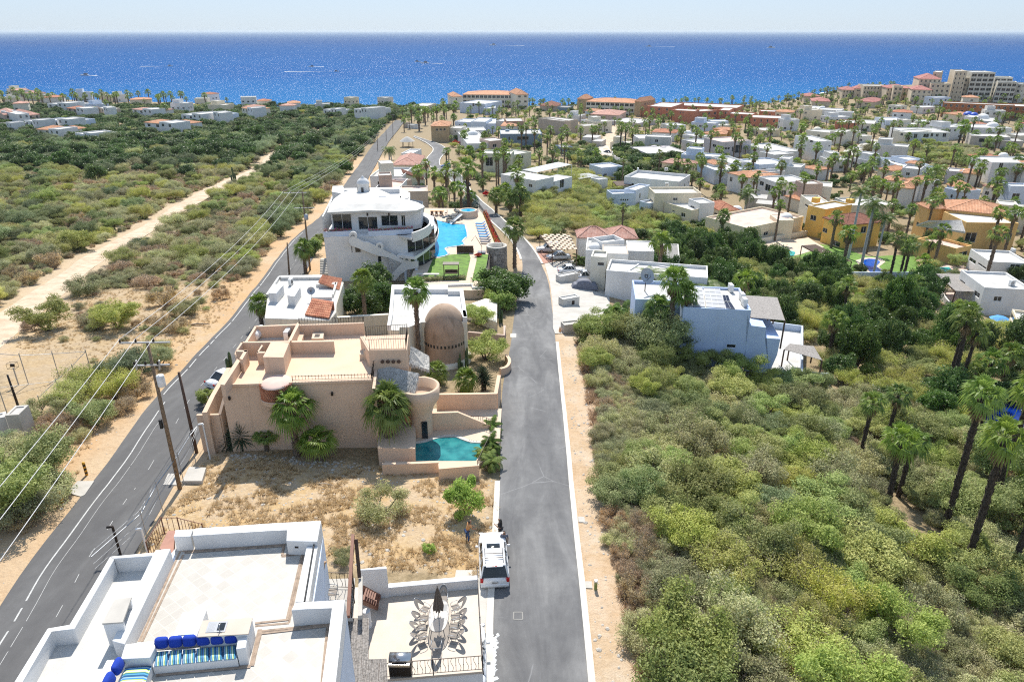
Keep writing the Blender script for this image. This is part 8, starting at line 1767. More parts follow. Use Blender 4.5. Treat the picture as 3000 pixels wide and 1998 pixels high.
# --- people
def person(label, base, face, lean, arms, shirt, legs_m, hairlen=.0, legspread=.14, hh=1.72, stripe=False):
 """standing figure;face = heading, lean = forward lean in metres at the shoulders"""
 r = empty('person', base, 0, label, 'person');B = Vector(base);c, s = cos(face), sin(face);T = lambda x, y, z: B + Vector((x*c-y*s, x*s+y*c, z*hh/1.72))   # x right, y forward
 def skin(name, mat, nodes, edges, par=r):
  me = bpy.data.meshes.new(name);me.from_pydata([tuple(T(*n[:3])) for n in nodes], edges, []);me.materials.append(mat);o = bpy.data.objects.new(name, me);link(o, par)
  if par is r: o.matrix_parent_inverse = r.matrix_basis.inverted()
  sk = o.modifiers.new('skin','SKIN');
  for i, n in enumerate(nodes): me.skin_vertices[0].data[i].radius = (n[3], n[3]*(n[4] if len(n) > 4 else 1))
  me.skin_vertices[0].data[0].use_root = True;sb = o.modifiers.new('sub','SUBSURF');sb.levels = 1;sb.render_levels = 1;sk.use_smooth_shade = True;return o
 l = lean;sx = .19;ns = [(0,0,.95,.14,.8),(0,l*.4,1.15,.13,.75),(0,l*.8,1.38,.14,.7),(0,l,1.48,.055),(0,l+.02,1.56,.06),(0,l+.04,1.62,.095,1.1),(0,l+.05,1.70,.07)];ed = [(0,1),(1,2),(2,3),(3,4),(4,5),(5,6)]
 ns += [(0,l+.15,1.61,.018)];ed.append((5,7))                    # nose
 for k,(sg,(ex,ey,ez),(hx,hy,hz)) in enumerate(((-1,)+arms[0],(1,)+arms[1])):
  i = len(ns);ns += [(sg*sx,l*.85,1.40,.06),(ex,ey,ez,.045),(hx,hy,hz,.03)];ed += [(2,i),(i,i+1),(i+1,i+2)];d = Vector((hx-ex,hy-ey,hz-ez)).normalized();j = len(ns);ns.append((hx+d.x*.08,hy+d.y*.08,hz+d.z*.08,.032,.5));ed.append((i+2,j))
  for f in range(4): o_ = (f-1.5)*.022;ns += [(hx+d.x*.13+o_,hy+d.y*.13,hz+d.z*.13,.010),(hx+d.x*(.19-.008*abs(f-1.5))+o_,hy+d.y*.19+.01,hz+d.z*.18,.008)];ed += [(j,len(ns)-2),(len(ns)-2,len(ns)-1)]
  ns += [(hx-sg*.05,hy+.03+d.y*.08,hz+d.z*.08,.010)];ed.append((j,len(ns)-1))
 for sg in (-1,1): i = len(ns);ns += [(sg*.10,0,.90,.085),(sg*legspread*.9,.04,.50,.06),(sg*legspread,0,.09,.04),(sg*legspread,.14,.04,.04)];ed += [(0,i),(i,i+1),(i+1,i+2),(i+2,i+3)]
 skin('body', SKIN, ns, ed)
 sn = [(0,0,.92,.155,.85),(0,l*.4,1.15,.15,.8),(0,l*.8,1.37,.16,.75),(0,l*.95,1.44,.09)];se = [(0,1),(1,2),(2,3)]
 for k, sg in ((0,-1),(1,1)): ex, ey, ez = arms[k][0];i = len(sn);sn += [(sg*sx,l*.85,1.40,.075),(lerp(sg*sx,ex,.75),lerp(l*.85,ey,.75),lerp(1.40,ez,.75),.062)];se += [(2,i),(i,i+1)]
 skin('shirt', shirt, sn, se)
 tn = [(0,0,.94,.15,.85)];te = []
 for sg in (-1,1): i = len(tn);tn += [(sg*.10,0,.88,.098),(sg*legspread*.9,.04,.50,.075),(sg*legspread,0,.13,.06)];te += [(0,i),(i,i+1),(i+1,i+2)]
 skin('trousers', legs_m, tn, te)
 hn = [(0,l,1.69,.105),(0,l-.05,1.62,.085),(0,l-.08,1.52-hairlen*.3,.06+.05*(hairlen > .2)),(0,l-.10,1.50-hairlen,.05+.05*(hairlen > .2))];skin('hair', HAIR, hn, [(0,1),(1,2),(2,3)])
person('person in orange shirt and blue jeans leaning on the front of the white SUV', gp(('T',1005,268)), -1.1, .22,(((-.30,.25,1.15),(-.2,.5,1.0)),((.30,.28,1.15),(.2,.52,1.02))), SHIRT_O, JEANS, .0, .2)
person('person with long dark hair and black shirt standing in the street ahead of the SUV', gp(('T',1312,248)), pi/2-.4, .05,(((-.26,.08,1.15),(-.15,.3,1.2)),((.26,.08,1.12),(.18,.28,1.05))), SHIRT_K, SHIRT_K, .35, .13, 1.75)
person('person in dark patterned clothes beside the right front door of the white SUV', gp(('T',1345,352)), pi, .03,(((-.26,.05,1.12),(-.24,.12,.88)),((.26,.05,1.12),(.24,.1,.88))), COVER, SHIRT_K, .25, .12, 1.66)
# ---------------------------------------------------------------- planting
for (x, y, s) in [(TRK_C[k].x, TRK_C[k].y, n) for k, n in ((2,'the nearest stretch of the dirt track'),(5,'the first bend of the dirt track'),(8,'the middle of the dirt track'),(11,'the far middle of the dirt track'),(15,'the sea end of the dirt track'))]: LAND.append((x,y,s))
for f, x, y, s in (('W',1360,1500,'the nearest sandy verge'),('W',1345,1250,'the sandy verge opposite the SUV'),('W',1330,1000,'the sandy verge opposite the pool patio'),('W',1500,830,'the shaded foot of the tall white house'),('W',2100,1180,'the sandy gully among the palms'),('W',1800,1250,'the middle of the right hand scrub'),('W',1800,1500,'the bottom edge of the right hand scrub'),('W',2250,1480,'the bottom right corner'),('W',2300,960,'the navy blue pool'),('W',780,1200,'the bare lot'),('W',100,560,'the dense scrub at the far left'),('W',300,420,'the green belt behind the scrub'),('W',1950,750,'the wooded hollow below the white garden wall'),('W',2050,900,'the shady hollow of the palms'),('W',1240,420,'the upper street')): p = gp((f,x,y));LAND.append((p.x,p.y,s))
def PX(key, f, lst, **kw):
 for q in lst:
  x, y, bx, by, s = q[:5];palm_px(key,(f,x,y),(f,bx,by), size=s, **kw)
PX('fan','D', [(860,960,885,1335,1.15),(1590,960,1625,1335,1.35),(590,120,600,300,1.0)])
plant('fan', gp(('D',1075,1370)), 1.1, .42);plant('fan', gp(('D',640,1290)), .75, .3)
for i,(x,y,s) in enumerate(((345,1270,1.7),(450,1290,1.9),(445,1200,2.2))):
 o = place(('yuc',i), lambda i=i: mk_yucca(40+i, 110, .8,((0,0,.9),) if i else ((0,0,.5),(.4,.1,.8)), flower=True), gp(('D',x,y)), i, s, ['left yucca with cream flower spike by the pink wall','tallest yucca with cream flower spikes by the pink wall','rear yucca with two cream flower spikes by the pink wall'][i])
PX('fan','G', [(960,890,975,1250,.95),(1368,985,1385,1560,1.0),(490,660,512,840,1.15)])
PX('fan','E', [(545,690,560,780,.85),(330,640,340,720,.8)]);PX('fan','H', [(30,190,20,480,1.3),(1205,590,1190,1175,1.2),(1085,790,1095,1120,1.1),(1290,690,1270,1190,1.0),(1640,90,1590,330,1.1)])
PX('fanl','M', [(945,860,925,1440,1.7)]);PX('fan','M', [(780,1040,780,1180,1.0),(880,520,880,640,1.3),(1060,530,1070,640,1.3),(1370,900,1350,1090,1.4),(1185,1120,1190,1300,1.4),(1430,1110,1430,1330,1.6),(1330,1170,1330,1330,1.3),(1300,1060,1290,1230,1.2),(1070,1000,1060,1080,.9),(1150,360,1140,460,1.3),(780,350,770,430,1.4),(960,680,930,760,1.4)])
PX('fanl','I', [(760,620,700,880,1.15),(630,890,590,1190,1.15),(1180,640,1150,850,1.1),(1295,600,1215,800,1.1),(1090,265,1050,620,1.15),(1175,320,1125,600,1.1),(1205,320,1165,570,1.2),(1385,290,1340,440,1.2),(1310,440,1300,540,1.2),(1620,840,1490,1440,1.15),(1715,890,1510,1490,1.15),(1800,985,1580,1460,1.0),(1480,-30,1340,250,1.3)])
PX('fanl','K', [(380,290,345,530,.95),(512,250,465,465,.95),(540,475,460,790,1.15),(610,470,520,715,1.0),(862,270,735,850,1.2),(935,265,890,430,1.0),(1085,235,965,720,1.2),(955,470,825,1050,1.2),(1120,640,1020,1110,1.1),(965,95,905,240,1.2),(1060,60,1000,200,1.1),(880,150,850,260,1.0)])
PX('coco','X', [(770,-60,620,600,1.15),(880,60,740,722,1.2),(1010,200,872,742,.9)], cat='palm tree')
PX('coco','N', [(1545,1190,1560,1420,1.3),(1060,690,1040,820,1.2),(1000,480,1000,590,1.2)]);PX('coco','O', [(1340,1080,1290,1300,1.5)]);PX('coco','M',[(110,680,140,800,1.3)]);PX('coco','Q',[(2240,740,2250,800,.9)])
PX('fanl','N', [(238,480,238,770,1.5),(300,490,288,740,1.4),(380,540,370,720,1.2),(545,400,545,560,1.4),(1320,850,1290,1135,1.4),(1475,890,1445,1120,1.3),(1440,930,1410,1130,1.2),(1600,930,1565,1120,1.5),(1710,610,1700,770,1.4),(1085,800,1075,980,1.3),(840,850,850,1000,1.4),(950,880,930,1080,1.4),(1950,860,1950,980,1.6),(2110,870,2100,980,1.6),(1940,1080,1905,1370,1.2),(1000,1010,1000,1110,1.2),(700,380,690,480,1.3),(1130,390,1120,500,1.3),(1100,420,1100,520,1.3)])
PX('fanl','O', [(925,620,870,850,1.1),(1070,745,1050,850,1.2),(1790,960,1770,1060,1.6),(1770,1080,1680,1415,1.3),(1560,1180,1515,1400,1.3),(1920,1220,1890,1450,1.6),(1310,1340,1290,1540,1.5),(1700,590,1680,760,1.3),(1550,650,1550,860,2.2),(1730,720,1710,830,1.3),(1960,680,1920,880,1.5),(2000,540,1990,680,1.4),(1540,920,1510,1040,1.3),(1620,980,1610,1060,1.1),(480,600,440,790,1.2),(530,540,500,760,1.4),(560,600,530,780,1.2),(700,980,690,1100,1.6),(430,990,420,1120,1.7),(600,1080,590,1200,1.7),(2140,1020,2120,1180,1.8),(1350,490,1340,640,1.5),(1400,620,1400,680,1.4),(2160,640,2150,740,1.6),(950,1090,950,1160,1.2),(250,280,245,350,1.6)])
for x, y, s in ((1040,560,1.1),(1250,560,1.1),(1370,600,1.2),(1580,640,1.3),(1450,540,1.1)): plant('coco', at_z(('H',x,y-30),23.0)+Vector((0,-2,0)), s, .95*s)
for x, y, s in ((520,460,.9),(830,660,1.1),(860,900,1.2),(770,880,1.1),(760,640,.9)): plant('areca', gp(('H',x,y)), s)
for x, y, s in ((770,1100,.8),(760,1230,.8),(750,1370,.8),(700,1290,.6)): plant('areca', gp(('E',x,y)), s*.8)
for x, y, s, k in ((1000,1180,1.0,'gloss'),(900,1150,1.0,'gloss'),(1080,1130,1.1,'gloss'),(1050,980,1.1,'gloss'),(1130,1120,.8,'gloss'),(2010,1010,1.25,'brite'),(1960,1000,1.3,'gloss'),(2060,1060,1.4,'gloss'),(1815,1230,1.0,'mesq'),(1890,1500,1.05,'mesq'),(620,620,1.0,'brite'),(590,640,.9,'brite'),(560,700,.8,'gloss')): plant(k, gp(('G',x,y)), s, s*(1.1 if x < 1200 else .9))
for x, y, s in ((2000,1255,1.5),(1960,1235,1.3),(2040,1150,1.2)): plant('brite', gp(('G',x,y-130)), s)
SVR = place('silver', lambda: mk_fanpalm(50, 1.2, .25, 46, 1.3, 1.1, 0, leaf=SILVER), gp(('U',1790,350)), 0, 1.25, 'broad silvery-blue fan palm beside the round hot tub');SVR['category'] = 'palm tree'
o = place(('yuc2',0), lambda: mk_yucca(60, 140, .9,((0,0,1.6),(.2,.2,1.0))), gp(('E',690,770)), 0, 1.3, 'dark spiky yucca between the domed house and the street')
for k,(f,x,y,h,lb) in enumerate([('E',575,600,1.0,'small cactus cluster against the side of the dome'),('E',520,610,.8,'cactus cluster left of the dome side door'),('C',1775,475,1.3,'tall green cactus column beside the white car on the main road'),('E',820,250,1.0,'cactus by the curved white wall at the street'),('V',740,1040,1.5,'tall cactus in the sandy front garden on the upper street'),('L',2020,165,2.0,'dark cactus cluster beside the dirt track'),('Q',1510,690,2.6,'dark cactus group in the left scrub'),('Q',1935,750,2.2,'pair of cactus columns beside the upper track')]):
 q = gp((f,x,y));
 if f == 'C': q = gp(('C',1790,560))
 place(('cac',k%2),(lambda k=k: mk_cactus(70+k, 4 if k % 2 else 3)), q, k, h, lb)
for k, f, x, y, s, lb in (('boug','X',415,440,1.2,'magenta bougainvillea by the steps of the yellow house'),('boug','O',375,815,2.0,'magenta bougainvillea on the corner beside the cul-de-sac'),('redb','V',1590,1345,1.0,'red flowering shrub on the corner of the upper street'),('redb','V',1160,610,1.6,'dark red climbing shrub beside the cream-white house'),('boug','N',1540,715,1.6,'magenta shrub beside the loggia of the tall lilac house'),('redb','G',1830,712,.5,'small red flowers at the edge of the villa lawn'),('redb','X',2260,210,1.3,'red flowering shrub behind the mustard yellow house')): plant(k, gp((f,x,y)) if f != 'G' else at_z((f,x,y),GZ), s, label=lb, z=GZ if f == 'G' else None)
wallthing('curved white garden wall round the hedge bed at the bend of the pale road', smooth_line([gp(('N',x,y)) for x, y in ((330,690),(200,690),(150,740),(160,800),(215,850),(330,880),(450,900))],2), 0, WHITE, .3, h=1.6)
hg = MB();rr = random.Random(8);L_h = smooth_line([gp(('N',x,y)) for x, y in ((300,745),(400,775),(500,810))],1)
for k in range(1500): c = L_h[0].lerp(L_h[-1], rr.random());leafquad(hg, Vector((c.x+rr.gauss(0,.6), c.y+rr.gauss(0,.6), G(c.x,c.y)+rr.random()*1.6)), rdir(rr), .35, 1.4, r=rr)
tag(hg.build('hedge', LEAF_B), 'clipped bright green hedge inside the curved white wall','hedge')
# bare lot
plant('oliv', gp(('W',880,1185)), .95, .9, label='half-bare grey shrub with tangled branches on the bare lot', var=1);plant('brite', gp(('W',1070,1180)), 1.05, 1.45, label='bright green young tree behind the two people at the car');plant('brite', gp(('W',985,1270)), .35);plant('oliv', gp(('W',790,1290)), .4)
plant('brite', gp(('C',1590,740)), .8, label='small leafy climber spilling over the long salmon wall')
# the left roadside compound and verge
for x, y, k, s in ((690,640,'yell',1.0),(880,700,'yell',1.1),(1010,560,'dark',1.1),(1060,680,'dry',1.0),(540,760,'yell',.9),(960,800,'dry',.9),(740,900,'dark',.8),(560,950,'dry',1.0),(420,930,'dry',1.0),(330,860,'oliv',.9),(1190,380,'oliv',.9),(1230,450,'dark',.7),(300,1180,'oliv',1.1),(120,1180,'oliv',1.0),(350,1330,'mesq',1.2),(150,1400,'oliv',1.2),(-40,1300,'oliv',1.1),(380,1480,'oliv',1.0),(10,1480,'oliv',1.2),(900,160,'mesq',1.2),(380,180,'mesq',1.3),(1200,150,'dry',1.0),(1350,180,'dry',1.1),(700,130,'dry',1.0),(250,170,'dry',.9),(1420,60,'oliv',1.0)): plant(k, gp(('C',x,y)), s)
for x, y, k, s in ((60,430,'mesq',1.3),(200,480,'oliv',1.1),(-60,520,'mesq',1.4),(150,540,'dry',.8)): plant(k, gp(('A',x,y-160)), s)
# ---- scattered planting
FOOT = []
for lb_,(H_, pl_) in HOUSES.items():
 for (P_, z_) in pl_: FOOT.append([(p.x,p.y) for p in P_])
FOOT += [[(p.x,p.y) for p in bp_], [(p.x,p.y) for p in body], [(-14,98),(-2.5,98),(0,140),(-14,142)], [(-6,70),(-16,70),(-16,86),(-5,86)], [(-36,84),(-20,84),(-20,102),(-36,102)], [(-30,10),(0,10),(0,36),(-30,36)], LOTP]
GARD = [[gp(('I',x,y)) for x, y in ((0,470),(120,330),(440,255),(560,330),(900,400),(1250,380),(1300,560),(560,480),(200,460))], [gp(('H',x,y)) for x, y in ((310,990),(620,900),(760,860),(690,580),(480,420),(160,350),(250,455),(300,760))], [gp(('K',x,y)) for x, y in ((840,380),(872,330),(1110,292),(1110,440),(960,440))]]
FOOT += [[(p.x,p.y) for p in g] for g in GARD]+[[(gp(('C',x,y)).x, gp(('C',x,y)).y) for x, y in ((-150,330),(660,330),(700,480),(470,620),(480,800),(230,1060),(-150,1060))]]
P_ = lambda f, *xy: [(gp((f,xy[i],xy[i+1])).x, gp((f,xy[i],xy[i+1])).y) for i in range(0,len(xy),2)]
BB = [(min(p[0] for p in P), min(p[1] for p in P), max(p[0] for p in P), max(p[1] for p in P), P) for P in FOOT]
ROADS = [RR_R, [Vector(((a.x+b.x)/2,(a.y+b.y)/2,0)) for a, b in zip(sRR_L, arclen([Vector((p.x,p.y,0)) for p in sRR_R], len(sRR_L)))], LR_C]
FARROAD = [[gp(('N',x,y)) for x, y in ((455,390),(190,540),(70,720),(100,840),(300,920),(440,950),(650,990))], [gp(('M',x,y)) for x, y in ((1780,680),(2030,685),(2240,690),(2330,720))], [gp(('O',x,y)) for x, y in ((700,790),(690,850),(500,900),(560,960),(640,980))]]
def free(x, y, m=1.0, rd=3.6):
 for (x0,y0,x1,y1,P) in BB:
  if x0-m < x < x1+m and y0-m < y < y1+m:
   if poly_in(x,y,P) or seg_dist(x,y,list(P)+[P[0]]) < m: return False
 for L in ROADS[1:]:
  if seg_dist(x,y,L) < rd+m*.7: return False
 for L in FARROAD:
  if seg_dist(x,y,L) < 3.5+m*.5: return False
 if x < 0 and seg_dist(x,y,TRK_C) < 4.0+m*.8: return False
 return y < shore_y(x)-14
def inview(p, z=2):
 u, v, d = proj((p[0],p[1],G(p[0],p[1])+z));return d > 0 and -90 < u < 3090 and v < 2120
SR = random.Random(99);EXTRA = []                      # the closely packed houses in the gaps of the town
for _ in range(6000):
 if len(EXTRA) > 72: break
 y = SR.uniform(175,560);x = SR.uniform(30, 40+y*.62);sho = len(EXTRA) > 44
 if sho: x = SR.uniform(-560,-70);y = shore_y(x)-SR.uniform(22,170)*(1 if x < -200 else .6)
 a, b = SR.uniform(4,7.5), SR.uniform(3.5,5.5);an = SR.choice([.35,-.35,-.5,.1])+SR.uniform(-.1,.1);r_ = max(a,b)+(1 if not sho else -1)
 if not inview((x,y)) or poly_in(x,y,P_('W',1200,430,1330,400,1440,450,1560,490,1560,530,1330,540,1230,560)) or poly_in(x,y,P_('O',640,900,930,850,1480,850,1720,900,1660,1060,1400,1050,900,960)) or not free(x,y,r_,4.5): continue
 P = [Vector((x+u*cos(an)-v*sin(an), y+u*sin(an)+v*cos(an), 0)) for u, v in ((-a,-b),(a,-b),(a,b),(-a,b))];h = SR.choice([3.6,4.4,6.4])+(1.5 if sho else 0);g = G(x,y);wm = SR.choice([WHITE,WHITE,BLUEWHITE,PALECREAM,CREAM,WHITE2]);hp = SR.random() < (.45 if sho else .3)
 wi = {i: [(c*3.6+.9, c*3.6+2.3, g+1.0+3*f, g+2.2+3*f) for c in range(int((2*a if i == 0 else 2*b)/3.6)) for f in range(2 if h > 6 else 1) if SR.random() < .7] for i in (0,1,3)}
 H = House('small_house','x','house');H.block(P, g+h, wall=wm, par=0 if hp else .4, deck=ROOFW, wins=wi)
 if hp: hip_roof(H.root, P, g+h+.1, 1.2, SR.choice([TILEO,TILE,TILEP]))
 elif SR.random() < .6: Q = [P[0].lerp(P[1],.1),P[0].lerp(P[1],.5),P[3].lerp(P[2],.5),P[3].lerp(P[2],.1)];H.block([q+(P[3]-P[0])*.2 for q in Q[:2]]+[q-(P[3]-P[0])*.1 for q in Q[2:]], g+h+2.2, wall=wm, z0=g+h-.5, par=.3)
 EXTRA.append((H.root,('tile-roofed ' if hp else 'flat-roofed ')+('cream' if wm in (PALECREAM,CREAM) else 'white')+' infill house'));FOOT.append([(p.x,p.y) for p in P]);BB.append((x-r_,y-r_,x+r_,y+r_,FOOT[-1]))
PT = [];cell = {}
def spaced(x, y, d):
 c = (int(x//6), int(y//6))
 for i in (-1,0,1):
  for j in (-1,0,1):
   for (a,b,e) in cell.get((c[0]+i,c[1]+j),()):
    if (a-x)**2+(b-y)**2 < (d+e)**2: return False
 cell.setdefault(c,[]).append((x,y,d));return True
for (o, *_r) in PLANTS: cell.setdefault((int(o.location.x//6),int(o.location.y//6)),[]).append((o.location.x,o.location.y,.8))
GULLY = P_('K',300,500,420,620,560,680,700,860,800,960,720,1090,600,1000,420,800,330,620);GUL2 = P_('K',720,1150,820,1200,1060,1430,1060,1500,900,1400,700,1250)
VERGE = P_('W',1275,780,1345,790,1370,900,1350,1010,1385,1150,1400,1290,1440,1400,1475,1600,1360,1600,1300,1000)
def reg(poly, d, mix, n, smin, smax, edge=None):
 x0 = min(p[0] for p in poly);x1 = max(p[0] for p in poly);y0 = min(p[1] for p in poly);y1 = max(p[1] for p in poly);ks = [k for k, w_ in mix for _ in range(w_)]
 for _ in range(n):
  x, y = SR.uniform(x0,x1), SR.uniform(y0,y1)
  if not poly_in(x,y,poly) or poly_in(x,y,VERGE) or poly_in(x,y,GULLY) or poly_in(x,y,GUL2): continue
  s = SR.uniform(smin,smax)
  if not inview((x,y)) or not free(x,y,1.0) or not spaced(x,y,d*s*.5): continue
  n_ = mnoise.noise(Vector((x*.09,y*.09,3)));k = ks[int((SR.random()*.5+(n_*.9+.5)*.5)*len(ks)) % len(ks)];PT.append((k,x,y,s))
reg(P_('W',1470,620,1530,540,1700,520,1780,600,1890,640,1900,730,1830,800,1700,700,1560,690), 2.7, [('gloss',4),('yell',1),('mesq',2),('brite',1)], 4000, .7, 1.15)
plant('dark', gp(('H',1270,1170)), 1.5);plant('mesq', gp(('H',1380,1130)), 1.2);plant('mesq', gp(('H',900,1080)), 1.5);plant('mesq', gp(('H',640,1060)), 1.3);plant('dark', gp(('H',1130,1180)), 1.5, 1.9);plant('dark', gp(('H',1010,1120)), 1.4, 1.6)
RIGHT = P_('W',1340,780,1385,930,1370,1010,1400,1150,1415,1290,1450,1400,1490,1640,2500,1700,2500,1120,2250,1010,1900,900,1600,850,1480,800)
reg(P_('W',1375,860,1440,880,1460,1000,1440,1100,1400,1090,1370,990), 2.2, [('dry',2),('oliv',2),('yell',1)], 400, .45, .8)
reg(P_('W',1400,1200,1470,1200,1500,1350,1520,1450,1470,1500,1420,1330), 2.2, [('dry',2),('oliv',2),('yell',2)], 400, .45, .8)
reg(RIGHT, 2.7, [('dark',3),('mesq',4),('oliv',3),('yell',3)], 10000, .65, 1.3)
reg(P_('W',1560,480,1640,560,1730,600,1880,660,1900,880,2000,930,2250,1010,2500,1120,2500,800,2140,780,2130,650,1950,650,1720,570,1690,520), 2.9, [('gloss',4),('yell',2),('mesq',1),('brite',1),('dark',1)], 7000, .65, 1.1)
reg(P_('W',1200,430,1330,400,1440,450,1560,490,1560,530,1330,540,1230,560), 3.0, [('mesq',3),('yell',3),('oliv',1)], 2500, .9, 1.4)
reg(P_('W',1300,360,1480,330,1640,380,1600,420,1400,420), 3.4, [('mesq',2),('gloss',2),('yell',1)], 900, .8, 1.3)
reg(P_('O',640,900,930,850,1480,850,1720,900,1660,1060,1400,1050,900,960), 3.6, [('mesq',3),('oliv',3),('yell',2)], 2500, .9, 1.5)
reg(P_('W',620,500,660,470,720,360,760,330,820,300,870,290,830,330,790,390,740,430,700,490,640,590), 3.0, [('dark',3),('mesq',2),('oliv',1)], 900, .9, 1.4)
WD = P_('W',1480,620,1560,500,1700,600,1880,660,1900,860,2000,920,2250,1000,2400,1100,2400,820,2130,790,2130,650,1950,650,1720,560)
for _ in range(400):
 x, y = SR.uniform(15,120), SR.uniform(60,150)
 if poly_in(x,y,WD) and inview((x,y)) and free(x,y,.8) and spaced(x,y,1.6): PT.append(('fars',x,y,SR.uniform(.8,1.1)))
# left scrubland: open land between the sea and the main road
LEFTP = [(-900,20),(-900,760)];LEFT = []
for L in (sLR_L,):
 ed = [(p.x-3.2,p.y) for p in offset(L,-3.0)]
LEFT = [(p.x,p.y) for p in offset(sLR_L,-3.2)];LEFT = [(LEFT[0][0],LEFT[0][1])]+LEFT+[(-40,560),(-700,600),(-700,20)]
for _ in range(30000):
 y = 30+SR.random()**.8*540;x = SR.uniform(-95-y*.95, -5)
 if not poly_in(x,y,LEFT) or not inview((x,y)) or poly_in(x,y,ORAN) and SR.random() < .94: continue
 s = SR.uniform(.75,1.5)
 if y > 370: s *= .72
 if not free(x,y,1.2) or not spaced(x,y,(1.2+.0022*y)*s): continue
 n_ = mnoise.noise(Vector((x*.03,y*.03,7)));green = sst(230,300,y+n_*40-.25*(x+150))
 k = SR.choice(['gloss','gloss','dark','gloss']) if SR.random() < green*.9 else SR.choice(['oliv','oliv','yell','dry','oliv','mesq','dry','dry'] if n_ < .15 else ['mesq','oliv','dark','yell','oliv'])
 PT.append((k,x,y,s*(1.25 if green > .5 else 1)))
# gardens and gaps between the houses
for _ in range(9000):
 y = 90+SR.random()**.75*555;x = SR.uniform(-30, 60+y*.85)
 if not inview((x,y)): continue
 h_ = poly_in(x,y,LEFT)
 if h_ or y < 160 and x < 24: continue
 if not free(x,y,.9,3.9): continue
 pal = SR.random() < .45;s = SR.uniform(.7,1.2) if pal else SR.uniform(.45,.95)
 if not spaced(x,y,(1.5+.003*y)*s): continue
 PT.append(('fars' if pal else SR.choice(['gloss','mesq','yell','dark','yell','brite','oliv','mesq']),x,y,s*(1.1 if not pal else 1)))
for _ in range(1500):                                   # palms of the left shore
 x = SR.uniform(-620,-40);y = shore_y(x)-SR.uniform(38,190)
 if inview((x,y)) and free(x,y,.8) and spaced(x,y,3.2): PT.append(('fars',x,y,SR.uniform(1,1.7)))
order = sorted(range(len(PT)), key=lambda i: proj((PT[i][1],PT[i][2],G(PT[i][1],PT[i][2])))[2]/PT[i][3]);cnt = {};LIM = dict(mesq=150,dark=125,yell=130,oliv=190,dry=90,gloss=190,brite=70,fars=190);stuff = {}
for i in order:
 k, x, y, s = PT[i];cnt[k] = cnt.get(k,0)+1
 if cnt[k] <= LIM[k]:
  if k == 'fars': hh = SR.uniform(.9,1.9);o = plant(k,(x,y), s*1.15, hh*1.1)
  else: plant(k,(x,y), s, s*SR.uniform(.75,1.25 if x > 0 and y < 110 else 1.15)*(1.6 if k == 'gloss' and 15 < x < 130 and 80 < y < 160 else 1))
  if k == 'fars':
   for ch in o.children:
    if 'crown' in ch.name or 'skirt' in ch.name: f_ = s*1.15/(hh*1.1);ch.scale = (1,1,f_);ch.location = Vector((0,0,5.0*(1-f_)))
 else: stuff.setdefault(k, []).append((x,y,s))
SN = dict(mesq='far_mesquite_scrub',dark='far_dark_scrub',yell='far_palo_verde_scrub',oliv='far_olive_scrub',dry='far_dry_scrub',gloss='far_woodland',brite='far_bushes',fars='far_palm_grove')
def gn_scatter(name, pts, srcs):
 me = bpy.data.meshes.new(name);me.from_pydata([(x,y,G(x,y)) for x,y,s in pts], [], []);sa = me.attributes.new('s','FLOAT_VECTOR','POINT');ra = me.attributes.new('r','FLOAT_VECTOR','POINT')
 sa.data.foreach_set('vector', [c for (x,y,s) in pts for c in (s,s,s*SR.uniform(.85,1.15))]);ra.data.foreach_set('vector', [c for p in pts for c in (0,0,SR.uniform(0,6.28))])
 o = bpy.data.objects.new(name, me);link(o);ng = bpy.data.node_groups.new(name, 'GeometryNodeTree');ng.interface.new_socket('Geometry', in_out='INPUT', socket_type='NodeSocketGeometry');ng.interface.new_socket('Geometry', in_out='OUTPUT', socket_type='NodeSocketGeometry')
 gi = ng.nodes.new('NodeGroupInput');go = ng.nodes.new('NodeGroupOutput');ip = ng.nodes.new('GeometryNodeInstanceOnPoints');j = ng.nodes.new('GeometryNodeJoinGeometry')
 for s in srcs: oi = ng.nodes.new('GeometryNodeObjectInfo');oi.inputs[0].default_value = s;oi.transform_space = 'ORIGINAL';ng.links.new(oi.outputs['Geometry'], j.inputs[0])
 for nm, sk in (('s','Scale'),('r','Rotation')): a = ng.nodes.new('GeometryNodeInputNamedAttribute');a.data_type = 'FLOAT_VECTOR';a.inputs[0].default_value = nm;ng.links.new(a.outputs[0], ip.inputs[sk])
 ng.links.new(gi.outputs[0], ip.inputs['Points']);ng.links.new(j.outputs[0], ip.inputs['Instance']);ng.links.new(ip.outputs[0], go.inputs[0]);md = o.modifiers.new('gn','NODES');md.node_group = ng;return tag(o, kind='stuff')
for k, pts in stuff.items():
 root = PROTO.get((k,0)) or next(v for q, v in PROTO.items() if isinstance(q,tuple) and q[0] == k)
 gn_scatter(SN[k], pts, [c for c in root.children if c.type == 'MESH' and c.name.split('.')[0] in ('crown','trunk','twigs')])
lo = [[],[]]
while len(lo[0])+len(lo[1]) < 9000:
 if SR.random() < .72: y = 30+SR.random()**.8*300;x = SR.uniform(-95-y*.9,-8);ok = poly_in(x,y,LEFT) and not (poly_in(x,y,ORAN) and SR.random() < .75)
 else: y = SR.uniform(16,100);x = SR.uniform(1,75);ok = poly_in(x,y,RIGHT) and not poly_in(x,y,VERGE) and not poly_in(x,y,GULLY)
 if ok and inview((x,y)) and free(x,y,.3,3.0): lo[SR.random() < .4].append((x,y,SR.uniform(.22,.5)))
for q_, k in ((0,'oliv'),(1,'dry')): gn_scatter(['low_scrub','low_dry_scrub'][q_], lo[q_], [c for c in PROTO[(k,0)].children if c.name.split('.')[0] in ('crown','twigs')])
